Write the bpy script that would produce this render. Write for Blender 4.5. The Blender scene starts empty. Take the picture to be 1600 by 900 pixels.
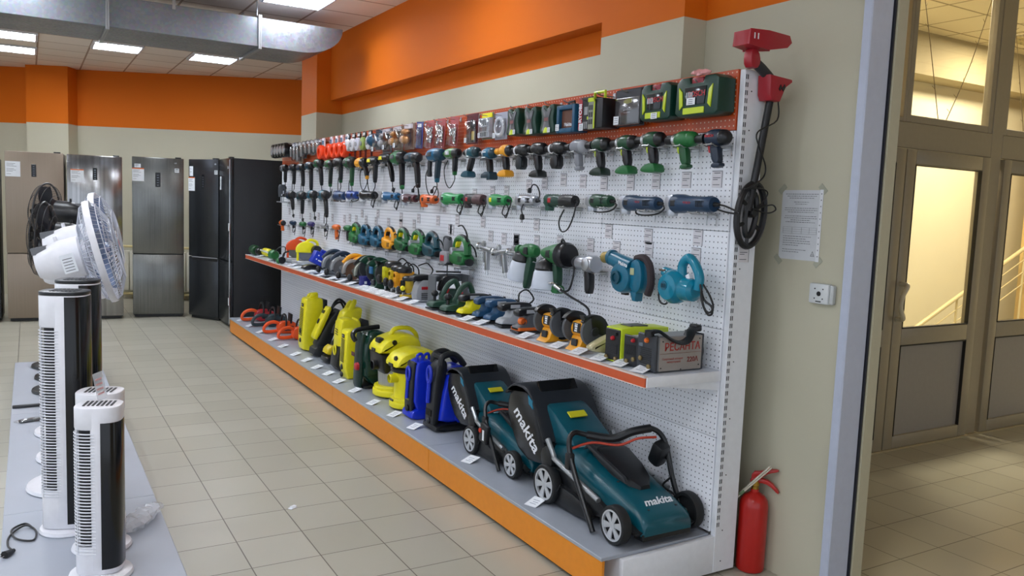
import bpy, bmesh, math, random
from mathutils import Vector, Matrix
random.seed(7)
PI = math.pi
C = bpy.context.scene.collection
sc = bpy.context.scene

# ------------------------------------------------------------------ camera
cam_d = bpy.data.cameras.new('camera'); cam = bpy.data.objects.new('camera', cam_d); C.objects.link(cam)
cam_d.sensor_fit = 'HORIZONTAL'; cam_d.sensor_width = 36.0; cam_d.lens = 1270.05/1600*36; cam_d.clip_start = .05
_rt = Vector((.86017969, -.50854255, .03841049)); _up = Vector((.01816, .10581093, .99422043)); _f = Vector((.50966765, .85451069, -.10025155))
cam.matrix_world = Matrix(((_rt.x, _up.x, -_f.x, -.79110892), (_rt.y, _up.y, -_f.y, -4.89962344), (_rt.z, _up.z, -_f.z, 1.57862449), (0, 0, 0, 1)))
sc.camera = cam
# ------------------------------------------------------------------ world, exposure
w = bpy.data.worlds.new('daylight'); sc.world = w; w.use_nodes = True
w.node_tree.nodes['Background'].inputs[0].default_value = (.80, .88, 1, 1)
w.node_tree.nodes['Background'].inputs[1].default_value = 1.0
sc.view_settings.view_transform = 'Standard'; sc.view_settings.look = 'None'
sc.view_settings.gamma = 1; sc.view_settings.exposure = 0.3; sc.view_settings.use_curve_mapping = False
PANEL_E = 28.0      # emission of the ceiling lamps
HALL_W = 100         # hall lamp, watts
# ------------------------------------------------------------------ helpers
def lin(h):
    h = h.lstrip('#'); r = [int(h[i:i+2], 16)/255 for i in (0, 2, 4)]
    return tuple((c/12.92 if c <= .04045 else ((c+.055)/1.055)**2.4) for c in r)+(1,)
MATS = {}
def M(hexc, rough=.45, metal=0.0, noise=.06, scale=30, spec=.5, name=None):
    key = (hexc, rough, metal, noise, scale, spec)
    if key in MATS: return MATS[key]
    m = bpy.data.materials.new(name or 'paint_'+hexc.strip('#')); m.use_nodes = True
    nt = m.node_tree; b = nt.nodes['Principled BSDF']
    c = lin(hexc); b.inputs['Roughness'].default_value = rough; b.inputs['Metallic'].default_value = metal
    b.inputs['Specular IOR Level'].default_value = spec
    tc = nt.nodes.new('ShaderNodeTexCoord'); n = nt.nodes.new('ShaderNodeTexNoise'); n.inputs['Scale'].default_value = scale
    nt.links.new(tc.outputs['Object'], n.inputs['Vector'])
    mx = nt.nodes.new('ShaderNodeMix'); mx.data_type = 'RGBA'
    mx.inputs[6].default_value = tuple(x*(1-noise) for x in c[:3])+(1,); mx.inputs[7].default_value = tuple(min(1, x*(1+noise)) for x in c[:3])+(1,)
    nt.links.new(n.outputs[0], mx.inputs[0]); nt.links.new(mx.outputs[2], b.inputs['Base Color'])
    MATS[key] = m; return m
def nd(nt, t, **kw):
    n = nt.nodes.new(t)
    for k, v in kw.items(): setattr(n, k, v)
    return n
def math_n(nt, op, a, b=None):
    n = nt.nodes.new('ShaderNodeMath'); n.operation = op
    for i, v in enumerate((a, b)):
        if v is None: continue
        if isinstance(v, (int, float)): n.inputs[i].default_value = v
        else: nt.links.new(v, n.inputs[i])
    return n.outputs[0]
def chaikin(p, n=1, closed=True):
    for _ in range(n):
        q = []; L = len(p)
        for i in range(L if closed else L-1):
            a, b = p[i], p[(i+1) % L]
            q += [tuple(a[k]*.75+b[k]*.25 for k in range(len(a))), tuple(a[k]*.25+b[k]*.75 for k in range(len(a)))]
        if not closed: q = [p[0]]+q+[p[-1]]
        p = q
    return p
def crv(p, n=6, closed=False):
    P = [Vector(a) for a in p]; out = []; L = len(P)
    for i in range(L if closed else L-1):
        if closed: a, b, c, d = P[i-1], P[i], P[(i+1) % L], P[(i+2) % L]
        else: a, b, c, d = P[max(i-1, 0)], P[i], P[i+1], P[min(i+2, L-1)]
        for k in range(n):
            t = k/n
            out.append(.5*((2*b)+(-a+c)*t+(2*a-5*b+4*c-d)*t*t+(-a+3*b-3*c+d)*t**3))
    if not closed: out.append(P[-1])
    return out
SPLIT = {'end_frame', 'screw', 'foot', 'baluster', 'bar', 'castor', 'cable_socket', 'levelling_foot', 'tape', 'body', 'lug', 'prong', 'column', 'hinge_arm', 'clamp_bar', 'pipe', 'loop_handle', 'energy_label', 'inlet', 'door_handle', 'hose', 'lime_handle', 'contents'}
class MB:
    def __init__(s): s.v = []; s.f = []; s.m = []; s.mi = 0; s.X = Matrix.Identity(4)
    def add(s, vs, fs):
        o = len(s.v); s.v += [tuple(s.X @ Vector(v)) for v in vs]
        s.f += [tuple(i+o for i in f) for f in fs]; s.m += [s.mi]*len(fs); return s
    def mat(s, i): s.mi = i; return s
    def at(s, loc=(0, 0, 0), rot=(0, 0, 0), sc_=1):
        s.X = Matrix.Translation(loc) @ Matrix.Rotation(rot[2], 4, 'Z') @ Matrix.Rotation(rot[1], 4, 'Y') @ Matrix.Rotation(rot[0], 4, 'X') @ Matrix.Scale(sc_, 4); return s
    def box(s, x0, x1, y0, y1, z0, z1, b=0):
        if b:
            b = min(b, abs(x1-x0)*.45, abs(y1-y0)*.45, abs(z1-z0)*.45)
            bm = bmesh.new(); bmesh.ops.create_cube(bm, size=1, matrix=Matrix.Translation(((x0+x1)/2, (y0+y1)/2, (z0+z1)/2)) @ Matrix.Diagonal((x1-x0, y1-y0, z1-z0, 1)))
            bmesh.ops.bevel(bm, geom=bm.edges[:], offset=b, segments=2 if b > .004 else 1, profile=.5, affect='EDGES')
            bm.verts.index_update(); s.add([v.co for v in bm.verts], [tuple(v.index for v in f.verts) for f in bm.faces]); bm.free(); return s
        return s.add([(x, y, z) for z in (z0, z1) for y in (y0, y1) for x in (x0, x1)], [(0, 2, 3, 1), (4, 5, 7, 6), (0, 1, 5, 4), (2, 6, 7, 3), (0, 4, 6, 2), (1, 3, 7, 5)])
    def prof(s, poly, y0, y1, b=.003, rnd=0, ax='xz'):
        # outline in x-z, thickness along y ('xy': outline x-y, thickness z; 'yz': outline y-z, thickness x)
        p = chaikin(poly, rnd) if rnd else list(poly); n = len(p)
        A = sum(p[i][0]*p[(i+1) % n][1]-p[(i+1) % n][0]*p[i][1] for i in range(n))
        if A < 0: p = p[::-1]
        def inset(d):
            o = []
            for i in range(n):
                a, b_, c = Vector(p[i-1]), Vector(p[i]), Vector(p[(i+1) % n])
                e1 = (b_-a); e2 = (c-b_)
                if e1.length < 1e-9 or e2.length < 1e-9: o.append(tuple(b_)); continue
                e1.normalize(); e2.normalize(); nn = Vector((-e1.y-e2.y, e1.x+e2.x))
                if nn.length < 1e-6: o.append(tuple(b_)); continue
                nn.normalize(); o.append(tuple(b_+nn*d))
            return o
        if y0 > y1: y0, y1 = y1, y0
        b = min(b, (y1-y0)*.45)
        rings = [(inset(b), y0), (inset(b*.3), y0+b*.3), (p, y0+b), (p, y1-b), (inset(b*.3), y1-b*.3), (inset(b), y1)] if b > 0 else [(p, y0), (p, y1)]
        vs = []
        for r, y in rings:
            for a in r: vs.append((a[0], y, a[1]) if ax == 'xz' else ((a[0], a[1], y) if ax == 'xy' else (y, a[0], a[1])))
        fs = []; K = len(rings); flip = (ax == 'xz')
        for k in range(K-1):
            for i in range(n):
                j = (i+1) % n; q = (k*n+i, k*n+j, (k+1)*n+j, (k+1)*n+i); fs.append(q[::-1] if flip else q)
        c0 = tuple(range(n)); c1 = tuple((K-1)*n+i for i in range(n))
        fs += [c0 if flip else c0[::-1], c1[::-1] if flip else c1]
        return s.add(vs, fs)
    def lathe(s, pr, c=(0, 0, 0), ax='z', seg=16, sx=1, sy=1, cap=True):
        # pr: [(radius, height)]
        vs = []; fs = []; n = len(pr)
        for r, h in pr:
            for k in range(seg):
                a = 2*PI*k/seg; u, v = r*math.cos(a)*sx, r*math.sin(a)*sy
                q = (u, v, h) if ax == 'z' else ((h, u, v) if ax == 'x' else (v, h, u))
                vs.append((q[0]+c[0], q[1]+c[1], q[2]+c[2]))
        for i in range(n-1):
            for k in range(seg):
                j = (k+1) % seg; fs.append((i*seg+k, i*seg+j, (i+1)*seg+j, (i+1)*seg+k))
        if cap: fs += [tuple(range(seg))[::-1], tuple((n-1)*seg+k for k in range(seg))]
        return s.add(vs, fs)
    def cyl(s, p0, p1, r0, r1=None, seg=12):
        return s.tube([p0, p1], r0, seg, r1=r1)
    def tube(s, pts, r, seg=8, closed=False, r1=None, flat=1.0):
        P = [Vector(p) for p in pts]; n = len(P)
        T = []
        for i in range(n):
            a = P[i-1] if (closed or i) else P[0]; b = P[(i+1) % n] if (closed or i < n-1) else P[-1]
            t = (b-a); T.append(t.normalized() if t.length > 1e-9 else Vector((0, 0, 1)))
        up = Vector((0, 1, 0)) if abs(T[0].y) < .9 else Vector((1, 0, 0))
        N = (up-T[0]*up.dot(T[0])).normalized(); vs = []
        for i in range(n):
            N = (N-T[i]*N.dot(T[i])); N = N.normalized() if N.length > 1e-6 else Vector((0, 0, 1)); B = T[i].cross(N)
            rr = r if r1 is None else r+(r1-r)*i/max(1, n-1)
            if isinstance(rr, (list, tuple)): rr = rr[i]
            for k in range(seg):
                a = 2*PI*k/seg; vs.append(P[i]+N*(math.cos(a)*rr)+B*(math.sin(a)*rr*flat))
        fs = []
        for i in range(n if closed else n-1):
            j = (i+1) % n
            for k in range(seg):
                l = (k+1) % seg; fs.append((i*seg+k, i*seg+l, j*seg+l, j*seg+k))
        if not closed: fs += [tuple(range(seg))[::-1], tuple((n-1)*seg+k for k in range(seg))]
        return s.add(vs, fs)
    def ell(s, c, r, seg=16, rings=8):
        pr = [(math.sin(PI*i/rings)+1e-4, -math.cos(PI*i/rings)) for i in range(rings+1)]
        vs = []; fs = []
        for q, h in pr:
            for k in range(seg):
                a = 2*PI*k/seg; vs.append((c[0]+q*math.cos(a)*r[0], c[1]+q*math.sin(a)*r[1], c[2]+h*r[2]))
        for i in range(rings):
            for k in range(seg):
                j = (k+1) % seg; fs.append((i*seg+k, i*seg+j, (i+1)*seg+j, (i+1)*seg+k))
        return s.add(vs, fs)
    def obj(s, name, mats, parent=None, sharp=35, loc=None):
        if name in SPLIT:
            up = list(range(len(s.v)))
            def find(a):
                while up[a] != a: up[a] = up[up[a]]; a = up[a]
                return a
            for f in s.f:
                for i in f[1:]: up[find(i)] = find(f[0])
            roots = sorted({find(f[0]) for f in s.f})
            if 1 < len(roots) <= 12:
                for r in roots:
                    q = MB(); ix = {}
                    for f, mi in zip(s.f, s.m):
                        if find(f[0]) == r:
                            for i in f:
                                if i not in ix: ix[i] = len(q.v); q.v.append(s.v[i])
                            q.f.append(tuple(ix[i] for i in f)); q.m.append(mi)
                    o = q._obj(name, mats, parent, sharp, loc)
                return o
        return s._obj(name, mats, parent, sharp, loc)
    def _obj(s, name, mats, parent=None, sharp=35, loc=None):
        me = bpy.data.meshes.new(name); me.from_pydata(s.v, [], s.f); me.update()
        if not isinstance(mats, (list, tuple)): mats = [mats]
        for m in mats: me.materials.append(m)
        me.polygons.foreach_set('material_index', [min(i, len(mats)-1) for i in s.m])
        me.polygons.foreach_set('use_smooth', [True]*len(me.polygons))
        try: me.set_sharp_from_angle(angle=math.radians(sharp))
        except Exception: pass
        o = bpy.data.objects.new(name, me); C.objects.link(o)
        if parent is not None: o.parent = parent
        if loc: o.location = loc
        return o
def tag(o, label=None, cat=None, group=None, kind=None):
    if label: o['label'] = label
    if cat: o['category'] = cat
    if group: o['group'] = group
    if kind: o['kind'] = kind
    return o
def thing(name, label, cat, loc=(0, 0, 0), rz=0, group=None, rot=None):
    o = bpy.data.objects.new(name, None); o.empty_display_size = .05; C.objects.link(o)
    o.location = loc; o.rotation_euler = rot or (0, 0, rz)
    return tag(o, label, cat, group)
SIDE = -PI/2          # things along the wall: local x runs towards the near end, local y into the board
def dup(src, loc, rz=None, label=None, name=None, group=None):
    r = src.copy(); C.objects.link(r); r.location = loc
    if rz is not None: r.rotation_euler = (0, 0, rz)
    if label: r['label'] = label
    if group: r['group'] = group
    if name: r.name = name
    for ch in list(src.children):
        c = ch.copy(); C.objects.link(c); c.parent = r
        for g in ch.children:
            d = g.copy(); C.objects.link(d); d.parent = c
    return r
_used = set()
def short(pre, sn, n=15):
    for c in (sn, sn.split(',')[0], ' '.join(sn.split()[:n-len(pre.split())])):
        l = pre+' '+c
        if len(l.split()) <= n and l not in _used: _used.add(l); return l
    return l
def struct(name, mb, m, label=None):
    o = mb.obj(name, m); o['kind'] = 'structure'
    if label: o['label'] = label
    return o
def text(name, s, size, mat, parent, loc, rot, ext=.0006, sx=1.0, bold=0.0, align='CENTER', shear=0.0):
    cu = bpy.data.curves.new(name, 'FONT'); cu.body = s; cu.size = size; cu.extrude = ext; cu.align_x = align; cu.align_y = 'CENTER'
    cu.offset = bold; cu.resolution_u = 3; cu.shear = shear
    t = bpy.data.objects.new(name, cu); C.objects.link(t)
    dg = bpy.context.evaluated_depsgraph_get(); me = bpy.data.meshes.new_from_object(t.evaluated_get(dg))
    bpy.data.objects.remove(t); me.name = name
    me.transform(Matrix.Diagonal((sx, 1, 1, 1))); me.materials.clear(); me.materials.append(mat)
    o = bpy.data.objects.new(name, me); C.objects.link(o); o.parent = parent; o.location = loc; o.rotation_euler = rot
    return o
FRONT = (PI/2, 0, 0)           # text standing up and facing local -y
# shared materials
WHITE = M('#d8d8dc', .4); PLW = M('#e6e6ec', .3); BLK = M('#101114', .4); RUB = M('#17181a', .6); DGR = M('#2b2d31', .45)
STEEL = M('#b4b6b8', .3, .9); ZINC = M('#a9adb0', .38, .8); CHR = M('#d0d2d4', .15, 1); CARD = M('#e9edf2', .5); INK = M('#55585f', .7)
YEL = M('#f2e81c', .35); YKB = M('#f0e41c', .33); GRN = M('#1c6a33', .4); DGN = M('#123c2c', .4); TEAL = M('#0a566e', .38); NAVY = M('#16324f', .4)
ORG = M('#e06a1c', .4); DWY = M('#e8a01c', .38); RED = M('#b5232b', .35); BLUE = M('#1238c8', .35); LGRY = M('#9a9ca0', .4); GRY = M('#6e7176', .45)
LIME = M('#c8dc28', .35)
def film_mat():
    m = bpy.data.materials.new('clear_film'); m.use_nodes = True; nt = m.node_tree; nt.nodes.clear()
    o = nd(nt, 'ShaderNodeOutputMaterial'); t = nd(nt, 'ShaderNodeBsdfTransparent'); g = nd(nt, 'ShaderNodeBsdfGlossy'); g.inputs['Roughness'].default_value = .12
    mx = nd(nt, 'ShaderNodeMixShader'); fr = nd(nt, 'ShaderNodeLayerWeight'); fr.inputs[0].default_value = .5
    nt.links.new(math_n(nt, 'ADD', math_n(nt, 'MULTIPLY', math_n(nt, 'POWER', fr.outputs[1], 3), .6), .14), mx.inputs[0]); nt.links.new(t.outputs[0], mx.inputs[1]); nt.links.new(g.outputs[0], mx.inputs[2]); nt.links.new(mx.outputs[0], o.inputs[0])
    return m
FILM = film_mat()
def haze_film():
    m = bpy.data.materials.new('milky_film'); m.use_nodes = True; nt = m.node_tree; nt.nodes.clear()
    o = nd(nt, 'ShaderNodeOutputMaterial'); t = nd(nt, 'ShaderNodeBsdfTransparent'); g = nd(nt, 'ShaderNodeBsdfPrincipled'); g.inputs['Base Color'].default_value = (.8, .82, .86, 1); g.inputs['Roughness'].default_value = .2
    mx = nd(nt, 'ShaderNodeMixShader'); mx.inputs[0].default_value = .42
    nt.links.new(t.outputs[0], mx.inputs[1]); nt.links.new(g.outputs[0], mx.inputs[2]); nt.links.new(mx.outputs[0], o.inputs[0])
    return m
MILK = haze_film()
def glass_mat():
    m = bpy.data.materials.new('window_glass'); m.use_nodes = True; nt = m.node_tree; nt.nodes.clear()
    o = nd(nt, 'ShaderNodeOutputMaterial'); t = nd(nt, 'ShaderNodeBsdfTransparent'); g = nd(nt, 'ShaderNodeBsdfGlossy'); g.inputs['Roughness'].default_value = .02
    t.inputs[0].default_value = (.94, .95, .93, 1)
    mx = nd(nt, 'ShaderNodeMixShader'); fr = nd(nt, 'ShaderNodeLayerWeight'); fr.inputs[0].default_value = .5
    nt.links.new(math_n(nt, 'ADD', math_n(nt, 'MULTIPLY', math_n(nt, 'POWER', fr.outputs[1], 4), .6), .05), mx.inputs[0]); nt.links.new(t.outputs[0], mx.inputs[1]); nt.links.new(g.outputs[0], mx.inputs[2]); nt.links.new(mx.outputs[0], o.inputs[0])
    return m
GLASS = glass_mat()
# ================================================================== THE SETTING
def floor_mat():
    m = bpy.data.materials.new('floor_tiles'); m.use_nodes = True; nt = m.node_tree; b = nt.nodes['Principled BSDF']
    tc = nd(nt, 'ShaderNodeTexCoord'); br = nd(nt, 'ShaderNodeTexBrick'); br.offset = 0; br.squash = 1
    br.inputs['Scale'].default_value = 1; br.inputs['Brick Width'].default_value = .3; br.inputs['Row Height'].default_value = .3
    br.inputs['Mortar Size'].default_value = .0028; br.inputs['Mortar Smooth'].default_value = .2
    br.inputs['Color1'].default_value = lin('#aaa797'); br.inputs['Color2'].default_value = lin('#b5b2a3'); br.inputs['Mortar'].default_value = lin('#5e564a')
    nt.links.new(tc.outputs['Object'], br.inputs['Vector'])
    n = nd(nt, 'ShaderNodeTexNoise'); n.inputs['Scale'].default_value = 1.6; n.inputs['Detail'].default_value = 3; nt.links.new(tc.outputs['Object'], n.inputs['Vector'])
    mx = nd(nt, 'ShaderNodeMix', data_type='RGBA', blend_type='MULTIPLY'); mx.inputs[0].default_value = .16
    cr = nd(nt, 'ShaderNodeValToRGB'); cr.color_ramp.elements[0].position = .1; cr.color_ramp.elements[0].color = (.75, .73, .69, 1); cr.color_ramp.elements[1].position = .95; cr.color_ramp.elements[1].color = (1, 1, 1, 1)
    nt.links.new(n.outputs[0], cr.inputs[0]); nt.links.new(br.outputs['Color'], mx.inputs[6]); nt.links.new(cr.outputs[0], mx.inputs[7])
    nt.links.new(mx.outputs[2], b.inputs['Base Color'])
    n2 = nd(nt, 'ShaderNodeTexNoise'); n2.inputs['Scale'].default_value = 9; nt.links.new(tc.outputs['Object'], n2.inputs['Vector'])
    nt.links.new(math_n(nt, 'ADD', math_n(nt, 'MULTIPLY', n2.outputs[0], .03), .30), b.inputs['Roughness'])
    bp = nd(nt, 'ShaderNodeBump'); bp.inputs['Strength'].default_value = .25; bp.inputs['Distance'].default_value = .001
    nt.links.new(math_n(nt, 'SUBTRACT', 1, br.outputs['Fac']), bp.inputs['Height']); nt.links.new(bp.outputs[0], b.inputs['Normal'])
    return m
struct('floor', MB().box(-7, 10, -9, 11, -.1, 0), floor_mat())
ZB = 2.5; CREAM = '#c4c0aa'; ORANGE = '#d66a0a'
def wall_mat(cream=CREAM, orange=ORANGE, split=ZB):
    m = bpy.data.materials.new('wall_paint'); m.use_nodes = True; nt = m.node_tree; b = nt.nodes['Principled BSDF']; b.inputs['Roughness'].default_value = .7; b.inputs['Specular IOR Level'].default_value = .25
    g = nd(nt, 'ShaderNodeNewGeometry'); sp = nd(nt, 'ShaderNodeSeparateXYZ'); nt.links.new(g.outputs['Position'], sp.inputs[0])
    mx = nd(nt, 'ShaderNodeMix', data_type='RGBA'); nt.links.new(math_n(nt, 'GREATER_THAN', sp.outputs[2], split), mx.inputs[0])
    n = nd(nt, 'ShaderNodeTexNoise'); n.inputs['Scale'].default_value = 1.4; n.inputs['Detail'].default_value = 6; nt.links.new(g.outputs['Position'], n.inputs['Vector'])
    c1 = nd(nt, 'ShaderNodeMix', data_type='RGBA'); nt.links.new(n.outputs[0], c1.inputs[0]); a = lin(cream); c1.inputs[6].default_value = tuple(x*.9 for x in a[:3])+(1,); c1.inputs[7].default_value = tuple(min(1, x*1.05) for x in a[:3])+(1,)
    nt.links.new(c1.outputs[2], mx.inputs[6]); mx.inputs[7].default_value = lin(orange); nt.links.new(mx.outputs[2], b.inputs['Base Color'])
    n3 = nd(nt, 'ShaderNodeTexNoise'); n3.inputs['Scale'].default_value = 60; nt.links.new(g.outputs['Position'], n3.inputs['Vector'])
    bp = nd(nt, 'ShaderNodeBump'); bp.inputs['Strength'].default_value = .08; bp.inputs['Distance'].default_value = .002; nt.links.new(n3.outputs[0], bp.inputs['Height']); nt.links.new(bp.outputs[0], b.inputs['Normal'])
    return m
WALL = wall_mat(); ZC = 3.3
# right wall: short stretch with the notice, recess between the two columns, return to the angled back wall
struct('wall_right', MB().box(2.03, 2.205, -2.79, -1.25, 0, ZC).box(2.17, 2.33, -1.25, 4.0, 0, ZC).box(3.2, 3.3, 4.39, 7.2, 0, ZC).box(2.17, 3.2, 4.2, 4.39, 0, ZC), WALL)
struct('column_near', MB().box(1.886, 2.029, -1.9, -1.25, 0, ZC), WALL)
struct('column_far', MB().box(1.886, 2.169, 3.83, 4.389, 0, ZC), WALL)
struct('beam', MB().box(2.04, 2.169, -1.249, 3.829, 2.64, ZC), WALL)
a0 = math.radians(-27.75); dx, dy = math.cos(a0), math.sin(a0)
mb = MB(); mb.X = Matrix.Translation((.022, 8.598, 0)) @ Matrix.Rotation(a0, 4, 'Z')
mb.box(-4.4, 3.62, 0, .15, 0, ZC); struct('wall_back', mb, WALL)
mb = MB(); mb.X = Matrix.Translation((.022, 8.598, 0)) @ Matrix.Rotation(a0, 4, 'Z')
mb.box(-.78, -.2, -.28, -.002, 0, ZC); struct('column_back', mb, WALL)
struct('wall_left', MB().box(-4.6, -4.45, 5.5, 10.6, 0, ZC), WALL)
struct('wall_hall_divider', MB().box(2.206, 6.9, -9, -8.8, 0, ZC), WALL)
# ceiling: a grid of mineral-fibre tiles, with cut-outs left for the lamps
G = .546; GX0 = -.118; GY0 = 5.87
def ceil_mat(c1='#b9a694', c2='#c4b2a2', line='#8f6f5c'):
    m = bpy.data.materials.new('ceiling_tiles'); m.use_nodes = True; nt = m.node_tree; b = nt.nodes['Principled BSDF']; b.inputs['Roughness'].default_value = .8
    tc = nd(nt, 'ShaderNodeTexCoord'); mp = nd(nt, 'ShaderNodeMapping'); mp.inputs['Location'].default_value = (-GX0, -GY0, 0); nt.links.new(tc.outputs['Object'], mp.inputs[0])
    br = nd(nt, 'ShaderNodeTexBrick'); br.offset = 0; br.inputs['Scale'].default_value = 1; br.inputs['Brick Width'].default_value = G; br.inputs['Row Height'].default_value = G
    br.inputs['Mortar Size'].default_value = .011; br.inputs['Mortar Smooth'].default_value = .1
    br.inputs['Color1'].default_value = lin(c1); br.inputs['Color2'].default_value = lin(c2); br.inputs['Mortar'].default_value = lin(line)
    nt.links.new(mp.outputs[0], br.inputs['Vector']); nt.links.new(br.outputs['Color'], b.inputs['Base Color'])
    n = nd(nt, 'ShaderNodeTexNoise'); n.inputs['Scale'].default_value = 120; nt.links.new(tc.outputs['Object'], n.inputs['Vector'])
    bp = nd(nt, 'ShaderNodeBump'); bp.inputs['Strength'].default_value = .15; bp.inputs['Distance'].default_value = .004; nt.links.new(n.outputs[0], bp.inputs['Height']); nt.links.new(bp.outputs[0], b.inputs['Normal'])
    return m
struct('ceiling', MB().box(-4.6, 3.3, -9, 10.6, ZC, ZC+.1), ceil_mat('#efe0d4', '#f6eadf', '#b09480'))
def emit(name, col, st):
    m = bpy.data.materials.new(name); m.use_nodes = True; nt = m.node_tree; b = nt.nodes['Principled BSDF']
    b.inputs['Base Color'].default_value = (.9, .9, .9, 1); b.inputs['Emission Color'].default_value = col; b.inputs['Emission Strength'].default_value = st; return m
LAMP = emit('lamp_tube_glow', (.86, .92, 1, 1), PANEL_E)
def lamp_light(cx, cy, label):
    t = thing('ceiling_light', label, 'ceiling light', (cx, cy, ZC), 0, 'square ceiling lamps'); h = G/2-.012
    m = MB()
    for a in (-1, 1): m.box(-h, h, a*h-.012, a*h+.012, -.022, -.001).box(a*h-.012, a*h+.012, -h, h, -.021, -.001)
    m.obj('frame', WHITE, t)
    # four tubes between mirrored louvre blades
    m = MB()
    for k in range(4):
        x = -h+.07+k*(2*h-.14)/3; m.box(x-.045, x+.045, -h+.03, h-.03, -.012, -.006, .002)
    m.obj('lamp_tube', LAMP, t)
    m = MB()
    for k in range(5): x = -h+.012+k*(2*h-.024)/4; m.box(x-.003, x+.003, -h+.02, h-.02, -.03, -.001)
    m.obj('louvre', M('#c8d0e8', .25, .3), t)
    return t
cells = [(0, 0, 'square ceiling lamp above the ribbed steel refrigerator, between duct and back wall'), (2, 0, 'square ceiling lamp right of the duct joint, nearest the far column'),
         (-2, 0, 'square ceiling lamp at the left edge, nearer of the two beside the back column'), (-2, 2, 'square ceiling lamp at the left edge, farther of the two beside the back column'),
         (2, -7, 'square ceiling lamp near the orange beam at the top of the picture')]
for i, j, l in cells: lamp_light(GX0+(i+.5)*G, GY0+(j+.5)*G, l)
for i in (-5, -2, 2):
    for j in (-11, -15, -19):
        if i == 2 and j < -12: continue
        lamp_light(GX0+(i+.5)*G, GY0+(j+.5)*G, 'square ceiling lamp over the aisle nearer than the frame')
lamp_light(GX0-1.5*G, GY0-6.5*G, 'square ceiling lamp over the fan podium'); lamp_light(GX0-4.5*G, GY0-5.5*G, 'square ceiling lamp left of the frame'); lamp_light(GX0+.5*G, GY0-2.5*G, 'extra square ceiling lamp hidden above the duct, added to brighten the back'); lamp_light(GX0-5.5*G, GY0-2.5*G, 'extra unseen ceiling lamp left of the refrigerators, added to brighten the back'); lamp_light(GX0-5.5*G, GY0+.5*G, 'extra unseen ceiling lamp at the far left, added to brighten the back wall')  # last three: unseen extra lamps added to brighten the back of the room
# ------------------------------------------------------------------ entrance hall on the right
HW = wall_mat('#e2d9bb', '#e2d9bb', 9)
struct('wall_hall_back', MB().box(3.0, 10, .3, .4, 0, 3.4), HW)
struct('wall_hall_left', MB().box(3.0, 3.1, -1.3, .3, 0, 3.4), HW)
struct('wall_hall_right', MB().box(9.9, 10, -9, .3, 0, 3.4), HW)
struct('trim_1', MB().box(3.1, 9.9, .02, .299, 3.0, 3.4), wall_mat('#a89a78', '#a89a78', 9))
struct('ceiling_hall', MB().box(2.206, 9.899, -9, .299, 3.4, 3.5), ceil_mat('#cfc2a2', '#d6caa9', '#8a7c60'))
struct('wall_entrance_pier', MB().box(2.206, 3.935, -1.56, -1.4, 0, 3.399), WALL)
struct('wall_stair_column', MB().box(8.7, 9.3, -.5, .0, 0, 2.999), wall_mat('#c8a868', '#c8a868', 9))
# end of the wall: white plastic profile, dark gasket, cream strip
struct('trim_2', MB().box(2.0, 2.128, -2.832, -2.791, 0, 2.9, .004), M('#b9c0d2', .3))
struct('trim_3', MB().box(2.129, 2.139, -2.838, -2.791, 0, 2.9), M('#20222c', .5))
struct('trim_4', MB().box(2.14, 2.205, -2.845, -2.791, 0, 2.9, .003), M('#b9b49a', .5))
struct('wall_lintel', MB().box(2.03, 2.205, -9, -2.846, 2.9, ZC), WALL)
# glazed door wall at y = -1.5
FR = M('#928a78', .35); PAN = M('#8c8986', .5)
YD = -1.5
def frame_rect(m, x0, x1, z0, z1, wd, y0, y1, b=.004):
    m.box(x0, x0+wd, y0, y1, z0, z1, b).box(x1-wd, x1, y0, y1, z0, z1, b).box(x0+wd, x1-wd, y0, y1, z0, z0+wd, b).box(x0+wd, x1-wd, y0, y1, z1-wd, z1, b)
m = MB()
for x0, x1 in ((3.94, 4.04), (5.20, 5.34), (6.5, 6.64)): m.box(x0, x1, YD-.035, YD+.04, 0, 3.38, .004)
m.box(4.04, 5.20, YD-.035, YD+.04, 2.06, 2.23, .004).box(5.34, 6.5, YD-.035, YD+.04, 2.06, 2.23, .004)
struct('door_frame', m, FR)
m = MB().box(4.04, 5.2, YD-.003, YD+.003, 2.23, 3.38).box(5.34, 6.5, YD-.003, YD+.003, 2.23, 3.38); 
wn = struct('window_1', m, GLASS)
m = MB(); frame_rect(m, 4.04, 4.19, 2.23, 3.38, .03, YD-.03, YD+.03); frame_rect(m, 4.19, 5.2, 2.23, 3.38, .05, YD-.03, YD+.03); frame_rect(m, 5.34, 6.5, 2.23, 3.38, .05, YD-.03, YD+.03); m.obj('window_frame', FR, wn)
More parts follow.
